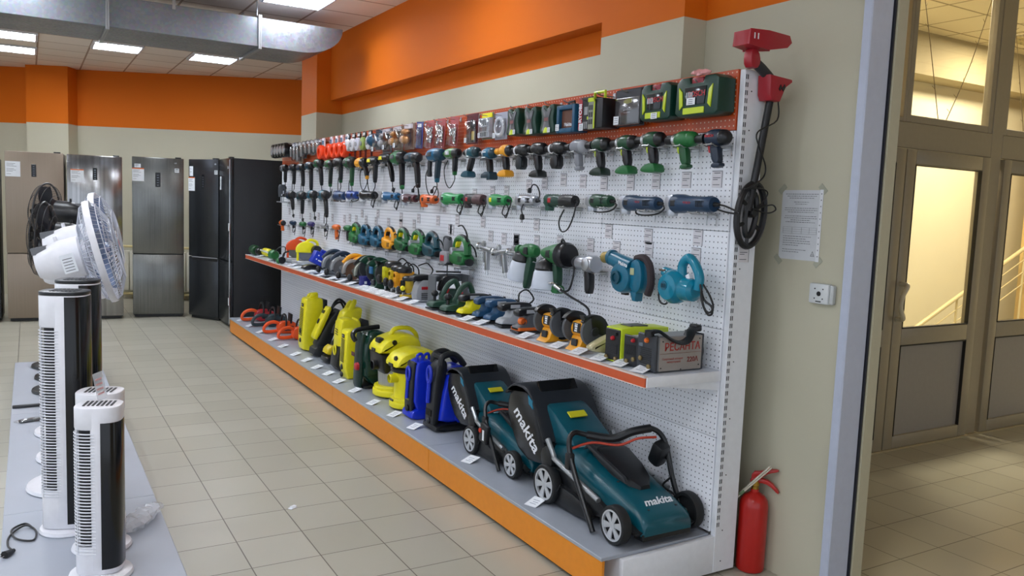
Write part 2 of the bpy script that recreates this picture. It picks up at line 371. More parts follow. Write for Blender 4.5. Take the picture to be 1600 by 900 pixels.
def door(name, x0, x1, handle):
    d = tag(bpy.data.objects.new(name, None), kind='structure'); C.objects.link(d); d.location = (0, 0, 0)
    m = MB(); wd = .1
    m.box(x0, x0+wd, YD-.055, YD+.0, .012, 2.055, .005).box(x1-wd, x1, YD-.055, YD, .012, 2.055, .005)
    for z0, z1 in ((.012, .10), (.735, .85), (1.96, 2.055)): m.box(x0+wd, x1-wd, YD-.055, YD, z0, z1, .005)
    m.obj('door_frame', FR, d)
    MB().box(x0+wd, x1-wd, YD-.035, YD-.02, .10, .735).obj('lower_panel', PAN, d)
    MB().box(x0+wd, x1-wd, YD-.03, YD-.024, .85, 1.96).obj('glass_pane', GLASS, d)
    m = MB()
    for z in (.852, 1.95): m.box(x0+wd, x1-wd, YD-.057, YD-.03, z, z+.006)
    for x in (x0+wd, x1-wd-.006): m.box(x, x+.006, YD-.057, YD-.03, .852, 1.956).box(x, x+.006, YD-.057, YD-.03, .10, .735)
    m.box(x0+wd, x1-wd, YD-.057, YD-.03, .727, .735)
    m.obj('rubber_seal', M('#1c1a18', .6), d)
    if handle:
        hx = x0+.03
        m = MB(); m.tube(crv([(hx, YD-.055, .92), (hx-.01, YD-.11, .93), (hx-.06, YD-.12, 1.0), (hx-.05, YD-.12, 1.08), (hx, YD-.115, 1.15), (hx+.01, YD-.055, 1.16)], 6), .016, 10)
        m.obj('door_handle', M('#cfc8b0', .3), d)
    return d
door('door_1', 4.20, 5.18, True); door('door_2', 5.36, 6.48, False); 
# the leaf hidden mostly by the wall end
d = door('door_3', 3.30, 4.19, False)
for ch in d.children: ch.location.y = .0
struct('trim_5', MB().box(3.935, 6.64, YD-.06, YD+.05, 0, .012), M('#a59878', .4))
# hall lamps and stair rail
HL = M('#c9b98c', .4)
t = thing('ceiling_light', 'louvred square lamp in the entrance hall ceiling', 'ceiling light', (7.6, -.55, 3.4))
m = MB(); frame_rect(m, -.3, .3, -.3, .3, .03, 0, .02); m.v = [(x, z, -y-.001) for x, y, z in m.v]; m.obj('frame', HL, t)
m = MB()
for k in range(7): m.box(-.27+k*.09-.003, -.27+k*.09+.003, -.27, .27, -.022, -.001).box(-.27, .27, -.27+k*.09-.003, -.27+k*.09+.003, -.021, -.002)
m.obj('louvre', HL, t)
for i, (x, y, e) in enumerate(((5.2, -.65, HALL_W), (7.5, -.8, HALL_W), (5.6, -5.2, HALL_W*.06))):
    L = bpy.data.lights.new('hall_lamp', 'AREA'); L.size = .6; L.energy = e; L.color = (1, .87, .66) if y > -2 else (1, .9, .75); lo = bpy.data.objects.new('hall_lamp', L); C.objects.link(lo); lo.location = (x, y, 3.37)
t = thing('stair_railing', 'pale metal stair railing climbing to the right behind the glass door', 'railing', (5.6, -.1, 0))
m = MB(); m.tube([(.4, 0, .22), (3.3, 0, 1.47)], .022, 10); m.obj('handrail', HL, t)
m = MB()
for k in range(5): m.cyl((.6+k*.6, 0, 0), (.6+k*.6, 0, .30+k*.259), .012, seg=8)
m.obj('baluster', HL, t)
m = MB()
for k in range(3): m.cyl((.75, 0, .24-k*.12), (3.3, 0, 1.34-k*.14), .006, seg=6)
m.obj('bar', HL, t)
# garland wires on the transom glass
for x0, x1, xm, l in ((4.30, 5.16, 4.66, 'thin festive wire garland hanging in a V inside the transom window above the glass door'), (5.40, 6.3, 5.75, 'thin festive wire garland in the right-hand transom window, partly cut by the frame')):
    p = crv([(x0, YD+.02, 3.2), ((x0+xm)/2-.02, YD+.02, 2.75), (xm-.04, YD+.02, 2.27)], 8); p2 = crv([(xm+.04, YD+.02, 2.27), ((xm+x1)/2+.03, YD+.02, 2.7), (x1, YD+.02, 3.25)], 8)
    m = MB().tube(p, .003, 5).tube(p2, .003, 5)
    for q in p[::2]+p2[::2]: m.tube([q, q+Vector((random.uniform(-.04, .04), .0, .02))], .002, 4)
    tag(m.obj('wire_garland', M('#6e5a3a', .5)), l, 'garland')
# ================================================================== AIR DUCT
def duct_mat():
    m = bpy.data.materials.new('galvanised_steel'); m.use_nodes = True; nt = m.node_tree; b = nt.nodes['Principled BSDF']; b.inputs['Metallic'].default_value = .85
    tc = nd(nt, 'ShaderNodeTexCoord'); v = nd(nt, 'ShaderNodeTexVoronoi'); v.inputs['Scale'].default_value = 45; nt.links.new(tc.outputs['Object'], v.inputs['Vector'])
    n = nd(nt, 'ShaderNodeTexNoise'); n.inputs['Scale'].default_value = 3; n.inputs['Detail'].default_value = 8; nt.links.new(tc.outputs['Object'], n.inputs['Vector'])
    cr = nd(nt, 'ShaderNodeValToRGB'); cr.color_ramp.elements[0].color = lin('#767b82'); cr.color_ramp.elements[1].color = lin('#a4a9b2'); nt.links.new(n.outputs[0], cr.inputs[0])
    mx = nd(nt, 'ShaderNodeMix', data_type='RGBA', blend_type='MULTIPLY'); mx.inputs[0].default_value = .18; nt.links.new(cr.outputs[0], mx.inputs[6]); nt.links.new(v.outputs['Color'], mx.inputs[7])
    nt.links.new(mx.outputs[2], b.inputs['Base Color']); nt.links.new(math_n(nt, 'ADD', math_n(nt, 'MULTIPLY', v.outputs['Distance'], .2), .27), b.inputs['Roughness'])
    bp = nd(nt, 'ShaderNodeBump'); bp.inputs['Strength'].default_value = .1; bp.inputs['Distance'].default_value = .01; nt.links.new(n.outputs[0], bp.inputs['Height']); nt.links.new(bp.outputs[0], b.inputs['Normal'])
    return m
DUCT = duct_mat()
t = thing('air_duct', 'long galvanised steel air duct hung under the ceiling, curving up at the orange beam', 'air duct', (0, 0, 0))
y0, y1, z0, z1 = 2.58, 3.3, 2.89, 3.14
J = [-2.6, -1.3, -.22, .985]
for k in range(3): MB().box(J[k]+.012, J[k+1]-.012, y0, y1, z0, z1, .004).obj('duct_section', DUCT, t)
pr = [(J[3]+.012, z0), (1.36, z0)]+[(1.36+.38*math.sin(a*PI/20), z0+.24*(1-math.cos(a*PI/20))) for a in range(1, 11)]+[(1.74, z1), (J[3]+.012, z1)]
MB().prof(pr, y0, y1, 0).obj('duct_elbow', DUCT, t)
for x in J[1:]:
    for s in (-1, 1):
        a, b = (x-.014, x-.001) if s < 0 else (x+.001, x+.014)
        m = MB().box(a, b, y0-.022, y0, z0-.022, z1+.02).box(a, b, y1, y1+.022, z0-.022, z1+.02).box(a, b, y0, y1, z0-.022, z0).box(a, b, y0, y1, z1, z1+.02); m.obj('flange', ZINC, t)
for x, yy in ((.28, y0-.01), (-1.0, y0-.01), (J[3], y1-.05)):
    MB().box(x-.012, x+.012, yy-.008, yy+.006, z0+.21, ZC).obj('hanger_strap', STEEL, t)
for x in (J[3],): MB().cyl((x, y0+.1, z1), (x, y0+.1, ZC), .006, seg=6).obj('hanger_rod', STEEL, t)

# ================================================================== REFRIGERATORS
def brushed(c, c2, rough=.25, metal=.85, sc_=(40, 40, .4)):
    m = bpy.data.materials.new('brushed_metal'); m.use_nodes = True; nt = m.node_tree; b = nt.nodes['Principled BSDF']; b.inputs['Metallic'].default_value = metal; b.inputs['Roughness'].default_value = rough
    tc = nd(nt, 'ShaderNodeTexCoord'); mp = nd(nt, 'ShaderNodeMapping'); mp.inputs['Scale'].default_value = sc_; nt.links.new(tc.outputs['Object'], mp.inputs[0])
    n = nd(nt, 'ShaderNodeTexNoise'); n.inputs['Scale'].default_value = 3; nt.links.new(mp.outputs[0], n.inputs['Vector'])
    mx = nd(nt, 'ShaderNodeMix', data_type='RGBA'); mx.inputs[6].default_value = lin(c); mx.inputs[7].default_value = lin(c2); nt.links.new(n.outputs[0], mx.inputs[0]); nt.links.new(mx.outputs[2], b.inputs['Base Color'])
    bp = nd(nt, 'ShaderNodeBump'); bp.inputs['Strength'].default_value = .12; bp.inputs['Distance'].default_value = .002; nt.links.new(n.outputs[0], bp.inputs['Height']); nt.links.new(bp.outputs[0], b.inputs['Normal'])
    return m
def price_sheet(m, x, z, w=.11, h=.16, y=-.006, orange=True):
    m.mat(0).box(x-w/2, x+w/2, y-.0015, y, z-h/2, z+h/2)
    if orange: m.mat(2).box(x-w/2, x+w/2, y-.002, y-.0015, z+h/2-.012, z+h/2)
    m.mat(1)
    for k, q in enumerate((.7, .55, .8, .0, .6, .75, .5, 0, .35)):
        if q: m.box(x-w*.42, x-w*.42+w*.84*q, y-.002, y-.0015, z+h*.34-k*h*.085, z+h*.35-k*h*.085+.0015)
def fridge(label, x, y, ang, face, side, disp, sheet, split=.40, H=1.99, handle=None, logo=None, sq=None, W=.595, D=.62):
    t = thing('refrigerator', label, 'refrigerator', (x, y, 0), ang)
    MB().box(.004, W-.004, .04, D, .025, H, .006).obj('body', side, t)
    zs = H*split
    MB().box(0, W, 0, .036, .04, zs-.004, .008).obj('lower_door', face, t)
    du = MB().box(0, W, 0, .036, zs+.004, H, .008).obj('upper_door', face, t)
    m = MB()
    for a in (.03, W-.07):
        for b in (.06, D-.08): m.box(a, a+.04, b, b+.04, 0, .026)
    m.box(.02, W-.02, .03, .05, .006, .04); m.obj('foot', BLK, t)
    m = MB().box(W-.10, W-.03, -.001, .05, H, H+.014, .003); m.obj('hinge_cover', BLK, t)
    if disp:
        dx_, dz, dw, dh = disp; MB().box(dx_-dw/2, dx_+dw/2, -.003, .001, dz-dh/2, dz+dh/2, .002).obj('display', M('#0c0d10', .08), du)
        m = MB()
        for k in range(5): m.box(dx_-dw*.18, dx_+dw*.18, -.004, -.003, dz-dh*.38+k*dh*.17, dz-dh*.38+k*dh*.17+.004)
        m.obj('display_icon', M('#7c8490', .3), du)
    for (sx_, sz, sw, sh, og) in sheet:
        m = MB(); price_sheet(m, sx_, sz, sw, sh, -.0012, og); m.obj('price_sheet', [CARD, INK, ORG], du)
    if logo: text('logo', logo[0], logo[3], logo[4], du, (logo[1], -.001, logo[2]), FRONT, .0004)
    if sq:
        m = MB(); m.mat(0).box(sq[0]-.025, sq[0]+.025, -.002, 0, sq[1]-.025, sq[1]+.025); m.mat(1)
        frame = MB(); m.box(sq[0]-.018, sq[0]+.018, -.0025, -.002, sq[1]+.010, sq[1]+.019)
        for a in (-.016, -.004, .010): m.box(sq[0]+a, sq[0]+a+.006, -.0025, -.002, sq[1]-.018, sq[1]+.006)
        m.obj('warranty_sticker', [CARD, BLK], du)
    return t
SS = brushed('#5b5d5c', '#8b8c89', .24, .9); SS2 = brushed('#6b6a68', '#c2c2c4', .16, .95, (9, 9, .12)); BG = brushed('#8d7f70', '#988a7b', .32, .45); BKS = brushed('#33363a', '#46494d', .25, .7); SIDEM = M('#3a3c40', .45, .3); BSI = M('#7d7266', .4)
fridge('beige double-door refrigerator with a white sheet at its upper left', -1.021, 6.212, math.radians(-5), BG, BSI, (.29, 1.775, .05, .145), [(.08, 1.785, .15, .175, False)], .405, logo=None)
fridge('ribbed bright steel refrigerator standing behind the pedestal fans', -.395, 6.20, math.radians(-5), SS2, SIDEM, (.30, 1.77, .05, .145), [(.11, 1.74, .14, .155, True)], .405)
fridge('satin steel refrigerator, third from the left, price sheet at its upper left', .315, 6.238, math.radians(-9), SS, SIDEM, (.295, 1.735, .06, .18), [(.07, 1.79, .135, .16, True), (.065, 1.90, .07, .045, False)], .40, H=2.01, logo=('LG', .50, 1.95, .022, CARD), sq=(.515, 1.86))
fridge('dark graphite refrigerator turned towards the aisle with a recessed handle', .948, 6.069, math.radians(-57), BKS, SIDEM, (.25, 1.735, .045, .17), [(.055, 1.70, .11, .17, True), (.05, 1.86, .06, .12, False)], .395, H=2.01, logo=('LG', .46, 1.95, .025, CARD), sq=(.47, 1.85), W=.51)
f5 = fridge('nearly black refrigerator side-on at the end of the row, touching the tool shelf', 1.225, 5.586, math.radians(-89), BKS, M('#2a2c30', .5, .1), None, [(.09, 1.72, .06, .16, False)], .395, H=2.01, logo=('LG', .48, 1.9, .04, CARD))
fridge('black refrigerator cut off by the left edge of the frame', -1.68, 6.23, math.radians(-2), BKS, M('#1c1d20', .5), None, [], .4, H=1.9)
for ch in C.objects:
    if ch.name.startswith('refrigerator') and 'dark graphite' in ch.get('label', ''):
        MB().box(.06, .50, -.002, .01, .745, .785, .003).mat(1).box(.06, .50, -.006, .0, .783, .792).obj('door_handle', [BLK, LGRY], ch)
MB().box(.585, .6, -.012, .0, .05, 1.99, .003).obj('side_trim', CHR, f5)
m = MB()
for z in (1.16, .28): m.box(.56, .6, -.014, -.011, z, z+.09)
m.obj('energy_label', CARD, f5)
MB().box(.50, .54, -.006, .0, .84, 1.08, .003).box(.50, .54, -.006, .0, .42, .70, .003).obj('door_handle', BLK, f5)
# heating pipes and boxes against the back wall
t = thing('radiator', 'white ribbed radiator low on the back wall between refrigerators', 'radiator', (.30, 8.18, 0), a0)
m = MB()
for k in range(12): m.box(k*.09, k*.09+.075, 0, .09, .14, .72, .012)
m.obj('fin', M('#d8d4c4', .4), t).update_tag(); MB().cyl((-.5, .05, .09), (1.6, .05, .09), .02).cyl((-.5, .05, .78), (1.6, .05, .78), .018).obj('pipe', M('#d8c890', .4), t)
t = thing('cardboard_box', 'brown cardboard box on the floor behind the leftmost refrigerators', 'box', (-1.32, 7.4, 0), .2)
MB().box(-.2, .2, -.2, .2, 0, .42, .004).obj('carton', M('#a87f50', .8), t); MB().box(-.03, .03, -.201, .201, .415, .4225).obj('tape', M('#c8a878', .4), t)

# ================================================================== TOOL SHELF
PX = 1.752; YS = [-2.404, -1.515, -.63, .246, 1.115, 2.0, 2.9, 3.79, 4.675]
def peg_mat(base, dot, rough, name, metal=0.0):
    m = bpy.data.materials.new(name); m.use_nodes = True; nt = m.node_tree; b = nt.nodes['Principled BSDF']; b.inputs['Roughness'].default_value = rough; b.inputs['Metallic'].default_value = metal
    tc = nd(nt, 'ShaderNodeTexCoord'); sp = nd(nt, 'ShaderNodeSeparateXYZ'); nt.links.new(tc.outputs['Object'], sp.inputs[0]); P = .0245
    ds = []
    for i in (1, 2):
        q = math_n(nt, 'SUBTRACT', math_n(nt, 'FRACT', math_n(nt, 'DIVIDE', math_n(nt, 'ADD', sp.outputs[i], .006 if i == 1 else 0), P)), .5); ds.append(math_n(nt, 'MULTIPLY', q, q))
    r = math_n(nt, 'LESS_THAN', math_n(nt, 'ADD', ds[0], ds[1]), (.0032/P)**2)
    mx = nd(nt, 'ShaderNodeMix', data_type='RGBA'); nt.links.new(r, mx.inputs[0]); mx.inputs[6].default_value = lin(base); mx.inputs[7].default_value = lin(dot); nt.links.new(mx.outputs[2], b.inputs['Base Color'])
    return m
PEG = peg_mat('#f3f5fb', '#60646c', .4, 'white_pegboard'); PEGO = peg_mat('#c04a14', '#e8cdb4', .28, 'orange_pegboard')
SHW = M('#e8ebf1', .4); DECKM = M('#a4abb6', .38, .1, .04); KICK = M('#e48c20', .4); LIP = M('#c8552a', .45)
sh = thing('shop_shelving', 'long white perforated tool wall with orange top boards and low grey deck', 'shelving unit', (0, 0, 0))
for k in range(8):
    a, b = YS[k]+.0012, YS[k+1]-.0012
    for z0, z1, mt in ((.19, .612, PEG), (.614, 1.085, PEG), (1.087, 1.505, PEG), (1.507, 1.928, PEG)): MB().box(PX, PX+.018, a, b, z0, z1, .0015).obj('perforated_panel', mt, sh)
    MB().box(PX-.002, PX+.016, a, b, 1.93, 2.18, .0015).obj('orange_panel', PEGO, sh)
for a, b in ((YS[0]+.002, -.7415), (-.7385, .999), (1.001, 2.899), (2.901, 4.674)):
    MB().box(1.166, PX-.001, a, b, .166, .182, .002).obj('deck_board', DECKM, sh)
    MB().box(1.172, 1.186, a+.001, b-.001, .022, .165, .001).obj('kick_plate', KICK, sh)
MB().box(1.26, 1.885, YS[0], 4.675, .012, .1655).obj('base_frame', SHW, sh)
MB().box(PX+.02, PX+.06, YS[0]+.002, YS[8], .19, 2.175).obj('back_frame', SHW, sh)
m = MB().box(PX+.006, 1.886, YS[0]-.03, YS[0]-.001, .012, 2.178, .003); m.obj('end_upright', SHW, sh)
m = MB().box(PX+.006, 1.886, YS[8]+.001, YS[8]+.03, .012, 2.178, .003); m.obj('end_upright', SHW, sh)
m = MB()
for k in range(60):
    z = .22+k*.0325; m.box(PX+.012, PX+.016, YS[0]-.0312, YS[0]-.0295, z, z+.019).box(PX+.022, PX+.026, YS[0]-.0312, YS[0]-.0295, z, z+.019)
m.obj('slot', DGR, sh)['kind'] = 'stuff'
m = MB()
for z in (.06, .2, .45, .7, .95, 1.35, 1.7, 1.93, 2.09): m.cyl((1.80, YS[0]-.0315, z), (1.80, YS[0]-.029, z), .003, seg=8)
m.obj('screw', DGR, sh)
m = MB(); m.prof([(1.255, .012), (1.885, .012), (1.885, .16), (1.765, .178), (1.255, .166)], YS[0]-.028, YS[0]-.002, .002); m.obj('end_foot', SHW, sh)
m = MB()
for y in (YS[0]+.1, 0, 3, 4.6): m.lathe([(.022, 0), (.022, .01), (.01, .012)], (1.86, y, 0), seg=10)
m.obj('levelling_foot', BLK, sh)
for k in range(8):
    a, b = YS[k]+.001, YS[k+1]-.001
    MB().box(1.356, PX-.001, a, b, .895, .910, .002).obj('shelf_board', M('#c9d1dc', .4), sh)
    m = MB().mat(0).box(1.340, 1.348, a, b, .868, .905).mat(1).box(1.338, 1.356, a, b, .905, .912).box(1.338, 1.356, a, b, .864, .868); m.obj('price_rail', [LIP, M('#d8c8c0', .4)], sh)
for k, y in enumerate([YS[0]+.004]+YS[1:]):
    MB().prof([(1.36, .893), (PX, .893), (PX, .82), (1.70, .83), (1.36, .872)], y-.004, y+.004 if k else y+.0, .0).obj('shelf_bracket', SHW, sh)
MB().prof([(1.345, .909), (1.755, .909), (1.755, .865), (1.345, .868)], YS[0]-.008, YS[0]-.001, .001).obj('shelf_bracket', SHW, sh)

# ================================================================== FIRE EXTINGUISHER
t = thing('fire_extinguisher', 'red fire extinguisher on the floor with a folded paper in its handle', 'fire extinguisher', (1.964, -2.455, 0), -1.0)
EXR = M('#b01c16', .28)
MB().lathe([(.052, 0), (.060, .006), (.0625, .018), (.0625, .295), (.058, .322), (.044, .343), (.022, .355), (.018, .36), (.018, .372)], seg=28).obj('cylinder', EXR, t)
MB().lathe([(.016, .370), (.016, .385), (.02, .388), (.02, .41), (.012, .415)], seg=12).obj('valve', M('#b08a3a', .3, .9), t)
MB().prof([(-.02, .40), (-.015, .45), (.02, .455), (.05, .47), (.095, .475), (.096, .465), (.055, .452), (.03, .43), (.012, .40)], -.011, .011, .003, 1).obj('top_lever', EXR, t)
MB().prof([(-.02, .395), (.02, .405), (.06, .40), (.10, .365), (.105, .375), (.065, .418), (.02, .425), (-.022, .42)], -.012, .012, .003, 1).obj('handle', EXR, t)
m = MB(); m.mat(0).tube([(-.078, -.022, .325), (.062, -.03, .492)], .009, 8, flat=.45).tube([(-.07, -.03, .325), (.068, -.024, .485)], .006, 8, flat=.6).mat(1).tube([(-.058, -.031, .343), (-.04, -.031, .364)], .0066, 6)
m.obj('folded_paper', [M('#dcd6c6', .7), M('#6f8a66', .6)], t)

# ================================================================== METAL DETECTOR hung on the shelf end
DR = M('#a3202c', .3); t = thing('metal_detector', 'red and black metal detector hanging on the white shelf end, coil down', 'metal detector', (1.79, -2.47, 1.455))
def detpts(*a): return [Vector(p) for p in a]
# local z from 0 = coil bottom; x along world x
MB().tube([(.0, 0, .14), (.03, 0, .30), (.088, .0, .63)], .016, 12).obj('lower_shaft', BLK, t)
MB().tube([(.095, 0, .675), (.06, 0, .70), (.02, 0, .725), (-.03, 0, .75)], .021, 12).obj('hand_grip', DGR, t)
MB().prof([(-.06, .725), (-.025, .715), (-.005, .745), (-.02, .79), (-.055, .80), (-.065, .77)], -.022, .022, .005, 1).obj('elbow_joint', DR, t)
m = MB(); m.prof([(-.11, .80), (-.105, .862), (.0, .868), (.12, .862), (.135, .835), (.11, .812), (.0, .79)], -.05, -.044, .001).prof([(-.108, .802), (-.103, .860), (-.045, .866), (-.03, .792)], -.043, .043, .002).prof([(-.045, .79), (-.03, .868), (.115, .86), (.11, .812)], .044, .05, .001); m.obj('arm_cuff', DR, t)
m = MB()
for x in (-.085, -.065): m.box(x, x+.006, -.0508, -.0498, .825, .848)
m.obj('cuff_slot', CARD, t)
MB().prof([(.035, .70), (.165, .692), (.168, .68), (.13, .655), (.10, .595), (.05, .598), (.038, .62)], -.04, .03, .006).obj('control_box', DR, t)
MB().prof([(.085, .645), (.095, .665), (.105, .65), (.118, .668), (.124, .655), (.112, .638), (.1, .65), (.094, .638)], -.0425, -.0395, .0).obj('emblem', BLK, t)
# elliptical coil with spokes, turned so that its face looks along the aisle
m = MB(); m.X = Matrix.Rotation(.12, 4, 'Y')
ring = [(.0+math.cos(a)*.078, 0, .125+math.sin(a)*.132) for a in [2*PI*k/40 for k in range(40)]]
m.tube(ring, .0135, 8, closed=True); m.obj('coil_ring', BLK, t)
m = MB(); m.X = Matrix.Rotation(.12, 4, 'Y')
inner = [(math.cos(a)*.03, 0, .125+math.sin(a)*.09) for a in [2*PI*k/28 for k in range(28)]]
m.tube(inner, .012, 6, closed=True)
for a in (25, 90, 155, 205, 270, 335): a = math.radians(a); m.tube([(math.cos(a)*.03, 0, .125+math.sin(a)*.09), (math.cos(a)*.07, 0, .125+math.sin(a)*.124)], .0085, 6)
m.lathe([(.016, -.02), (.02, -.012), (.02, .012), (.012, .02)], (.005, 0, .135), 'y', 12); m.obj('coil_spoke', BLK, t)
cp = [(.11, -.02, .60), (.10, -.03, .52), (-.03, -.05, .46), (-.015, -.05, .40), (.05, -.03, .33), (.04, -.03, .28), (-.05, -.045, .235), (-.06, -.03, .23), (.03, -.03, .235), (.075, -.03, .215), (.03, -.02, .155), (.01, -.02, .15), (.08, -.03, .135), (.14, -.02, .15), (.12, -.02, .17), (.06, -.02, .16), (.01, -.01, .14)]
MB().tube(crv(cp, 5), .0032, 6).obj('cable', BLK, t)
# ================================================================== NOTICE, CALL BOX
t = thing('wall_notice', 'taped A4 notice with printed Cyrillic text on the cream wall right of the shelving', 'notice', (2.0295, -2.54, 1.545), SIDE)
MB().box(-.103, .106, -.0012, 0, -.148, .148).obj('sheet', M('#cfd2d6', .45), t)
m = MB()
zz = .13
for ln in (1, .9, .75, 0, .45, .35, 0, 1, 1, .8, 0, .95, 1, .6, .9, 0): 
    if ln:
        c = 0 if ln < 1 else 0
        x = -.085*ln
        while x < .085*ln: wd = random.uniform(.004, .014); m.box(x, min(x+wd, .085*ln), -.0016, -.0012, zz, zz+.0022); x += wd+.003
    zz -= .0085
for k in range(4): m.box(-.088, .088, -.0016, -.0012, -.01-k*.009, -.0093-k*.009)
for x in (-.088, -.04, .01, .05, .0872): m.box(x, x+.0008, -.0016, -.0012, -.037, -.0093)
zz = -.05
for ln in (1, .8, .95, 1, .55, 0, .9, .6):
    x = -.085
    while x < -.085+.14*ln: wd = random.uniform(.004, .014); m.box(x, x+wd, -.0016, -.0012, zz, zz+.0022); x += wd+.003
    zz -= .0095
m.obj('print', INK, t)
m = MB()
for a in range(3):
    p = [(.066, -.0016, -.128), (.084, -.0016, -.128), (.075, -.0016, -.108)]; m.tube([p[a], p[(a+1) % 3]], .0008, 4)
m.tube([(.068, -.0016, -.122), (.082, -.0016, -.122)], .0006, 4); m.obj('stamp', DGR, t)
MB().box(.093, .109, -.0022, -.0012, -.15, .15).obj('binder_strip', M('#e3e5ea', .3), t)
m = MB()
for k in range(11): m.box(.099, .103, -.0028, -.0022, -.13+k*.026, -.125+k*.026)
m.obj('punched_hole', GRY, t)
for sx, sz in ((-1, 1), (1, 1), (-1, -1), (1, -1)):
    m = MB(); m.at((sx*.105, 0, sz*.152), (0, sx*sz*PI/4, 0)); m.box(-.022, .022, -.0018, -.0004, -.012, .012); m.obj('tape', M('#a8a896', .3), t)
t = thing('call_box', 'small white square wall box with four holes beside the white doorway profile', 'wall box', (2.0295, -2.69, 1.268), SIDE)
MB().box(-.055, .04, -.03, 0, -.042, .042, .006).obj('housing', M('#cfd3d4', .35), t); MB().box(.041, .058, -.024, 0, -.04, .038, .004).obj('side_block', M('#c5c8c8', .35), t)
m = MB().lathe([(.010, 0), (.010, -.002), (.006, -.006)], (-.005, -.03, 0), 'y', 14)
for a in (-1, 1):
    for b in (-1, 1): m.lathe([(.003, 0), (.003, -.001)], (-.005+a*.02, -.0303, b*.02), 'y', 8)
m.box(-.018, .008, -.0312, -.03, -.034, -.030); m.obj('detector_hole', BLK, t)

# ================================================================== FAN PODIUM AND FANS
PZ = .10
t = thing('display_podium', 'low pale podium under the fans, made of butted boards', 'podium', (-.6, 0, 0))
for a, b in ((-4.4, -2.592), (-2.59, -.702), (-.70, 1.203), (1.205, 3.05)): MB().box(-.315, .315, a, b, 0, PZ, .003).obj('board', M('#a9afba', .45, 0, .05, 6), t)
for fx, fr in (('x', 0),): pass
def pedestal_fan(label, x, y, hz, rz, tilt, white, cage_r=.235, film=False, parts=True):
    t = thing('pedestal_fan', label, 'fan', (x, y, PZ), rz)
    P = PLW if white else M('#191a1d', .35); WIRE = M('#c8ccd8', .3) if white else M('#1a1b1e', .35)
    MB().lathe([(.21, 0), (.22, .006), (.215, .02), (.17, .03), (.05, .037), (.03, .05)], seg=36).obj('base', P, t)
    MB().lathe([(.017, .04), (.017, hz*.55), (.026, hz*.55+.003), (.026, hz*.55+.05), (.012, hz*.55+.055), (.012, hz-.08)], seg=12).obj('pole', P, t)
    R_ = Matrix.Translation((.07, 0, hz)) @ Matrix.Rotation(-tilt, 4, 'Y')
    m = MB(); m.X = R_; m.lathe([(.03, -.235), (.06, -.23), (.075, -.21), (.098, -.12), (.10, -.03), (.07, -.0)], ax='x', seg=24).box(-.12, -.04, -.03, .03, -.135, -.06, .01); m.obj('motor_housing', P, t)
    m = MB(); m.X = R_
    for k in range(7): m.box(-.232, -.165, -.045+k*.013, -.041+k*.013, .055, .088)
    m.obj('vent', GRY, t)
    m = MB(); m.X = R_; m.cyl((-.12, 0, .08), (-.12, 0, .12), .009, seg=8); m.obj('oscillation_knob', P, t)
    # rear cage, front cage: many radial wires each
    for nm, s in (('rear_cage', -1), ('front_cage', 1)):
        m = MB(); m.X = R_; nw = 60
        dpt = .075 if s < 0 else .085
        for k in range(nw):
            a = 2*PI*k/nw; c, s_ = math.cos(a), math.sin(a)
            wr_ = .0014 if white else .0009; m.tube([(.055+s*dpt*.98, c*.05, s_*.05), (.055+s*dpt*.9, c*cage_r*.6, s_*cage_r*.6), (.055+s*dpt*.45, c*cage_r*.93, s_*cage_r*.93), (.055+s*.008, c*cage_r, s_*cage_r)], wr_, 3)
        for rr, q in ((.6, .9), (.93, .45)): m.tube([(.055+s*dpt*q, math.cos(2*PI*k/40)*cage_r*rr, math.sin(2*PI*k/40)*cage_r*rr) for k in range(40)], .0022, 4, closed=True)
        m.lathe([(.055, 0), (.055, .006)], (.052+s*dpt*.98, 0, 0), 'x', 20); m.obj(nm, WIRE, t)
    m = MB(); m.X = R_; pr = []
    hw = .015 if white else .005; m.lathe([(cage_r-.004, -hw), (cage_r+.006, -hw), (cage_r+.008, 0), (cage_r+.006, hw), (cage_r-.004, hw), (cage_r-.004, -hw)], (.055, 0, 0), 'x', 48, cap=False); m.obj('cage_rim', P, t)
    BL = M('#7f90b0', .25) if white else M('#2b2d33', .3)
    for k in range(5):
        m = MB(); m.X = R_ @ Matrix.Rotation(2*PI*k/5, 4, 'X'); q = []
        n = 8; g = []
        for i in range(n+1):
            r = .04+(cage_r-.065)*i/n; wd = .03+.075*math.sin(PI*min(1, i/n*.85)); g.append([(.055-.02, -wd*.6+r*.15, r), (.055+.0, .0+r*.12, r), (.055+.03, wd*.7, r)])
        vs = [p for row in g for p in row]; fs = [(i*3+j, i*3+j+1, (i+1)*3+j+1, (i+1)*3+j) for i in range(n) for j in (0, 1)]
        m.add(vs, fs); m.add([(x_+.002, y_, z_) for x_, y_, z_ in vs], [f[::-1] for f in fs]); m.obj('blade', BL, t)
    m = MB(); m.X = R_; m.lathe([(.04, 0), (.036, .04), (.01, .05)], (.03, 0, 0), 'x', 20); m.obj('hub', BL, t)
    if film:
        m = MB(); m.X = R_ @ Matrix.Translation((.146, -.03, .03)) @ Matrix.Rotation(.2, 4, 'X'); m.box(0, .0015, -.045, .045, -.10, .05).mat(1)
        m.box(.0015, .002, -.035, .03, -.02, .01).box(.0015, .002, -.035, .035, .03, .035); m.obj('hang_tag', [CARD, M('#c06878', .5)], t)
    return t
f = pedestal_fan('white pedestal fan nearest the camera, grille wrapped in film, with a pink-printed tag', -.61, -.38, 1.16, -.12, .26, True, .25, True)
m = MB(); m.at((-.01, -.13, 1.14), (0, -.3, -.1)); m.mat(0).box(-.03, .03, -.002, .0, -.06, .03).mat(1)
for k in range(5): m.box(-.022, .02, -.003, -.002, -.05+k*.014, -.047+k*.014)
m.obj('price_tag', [CARD, INK], f)
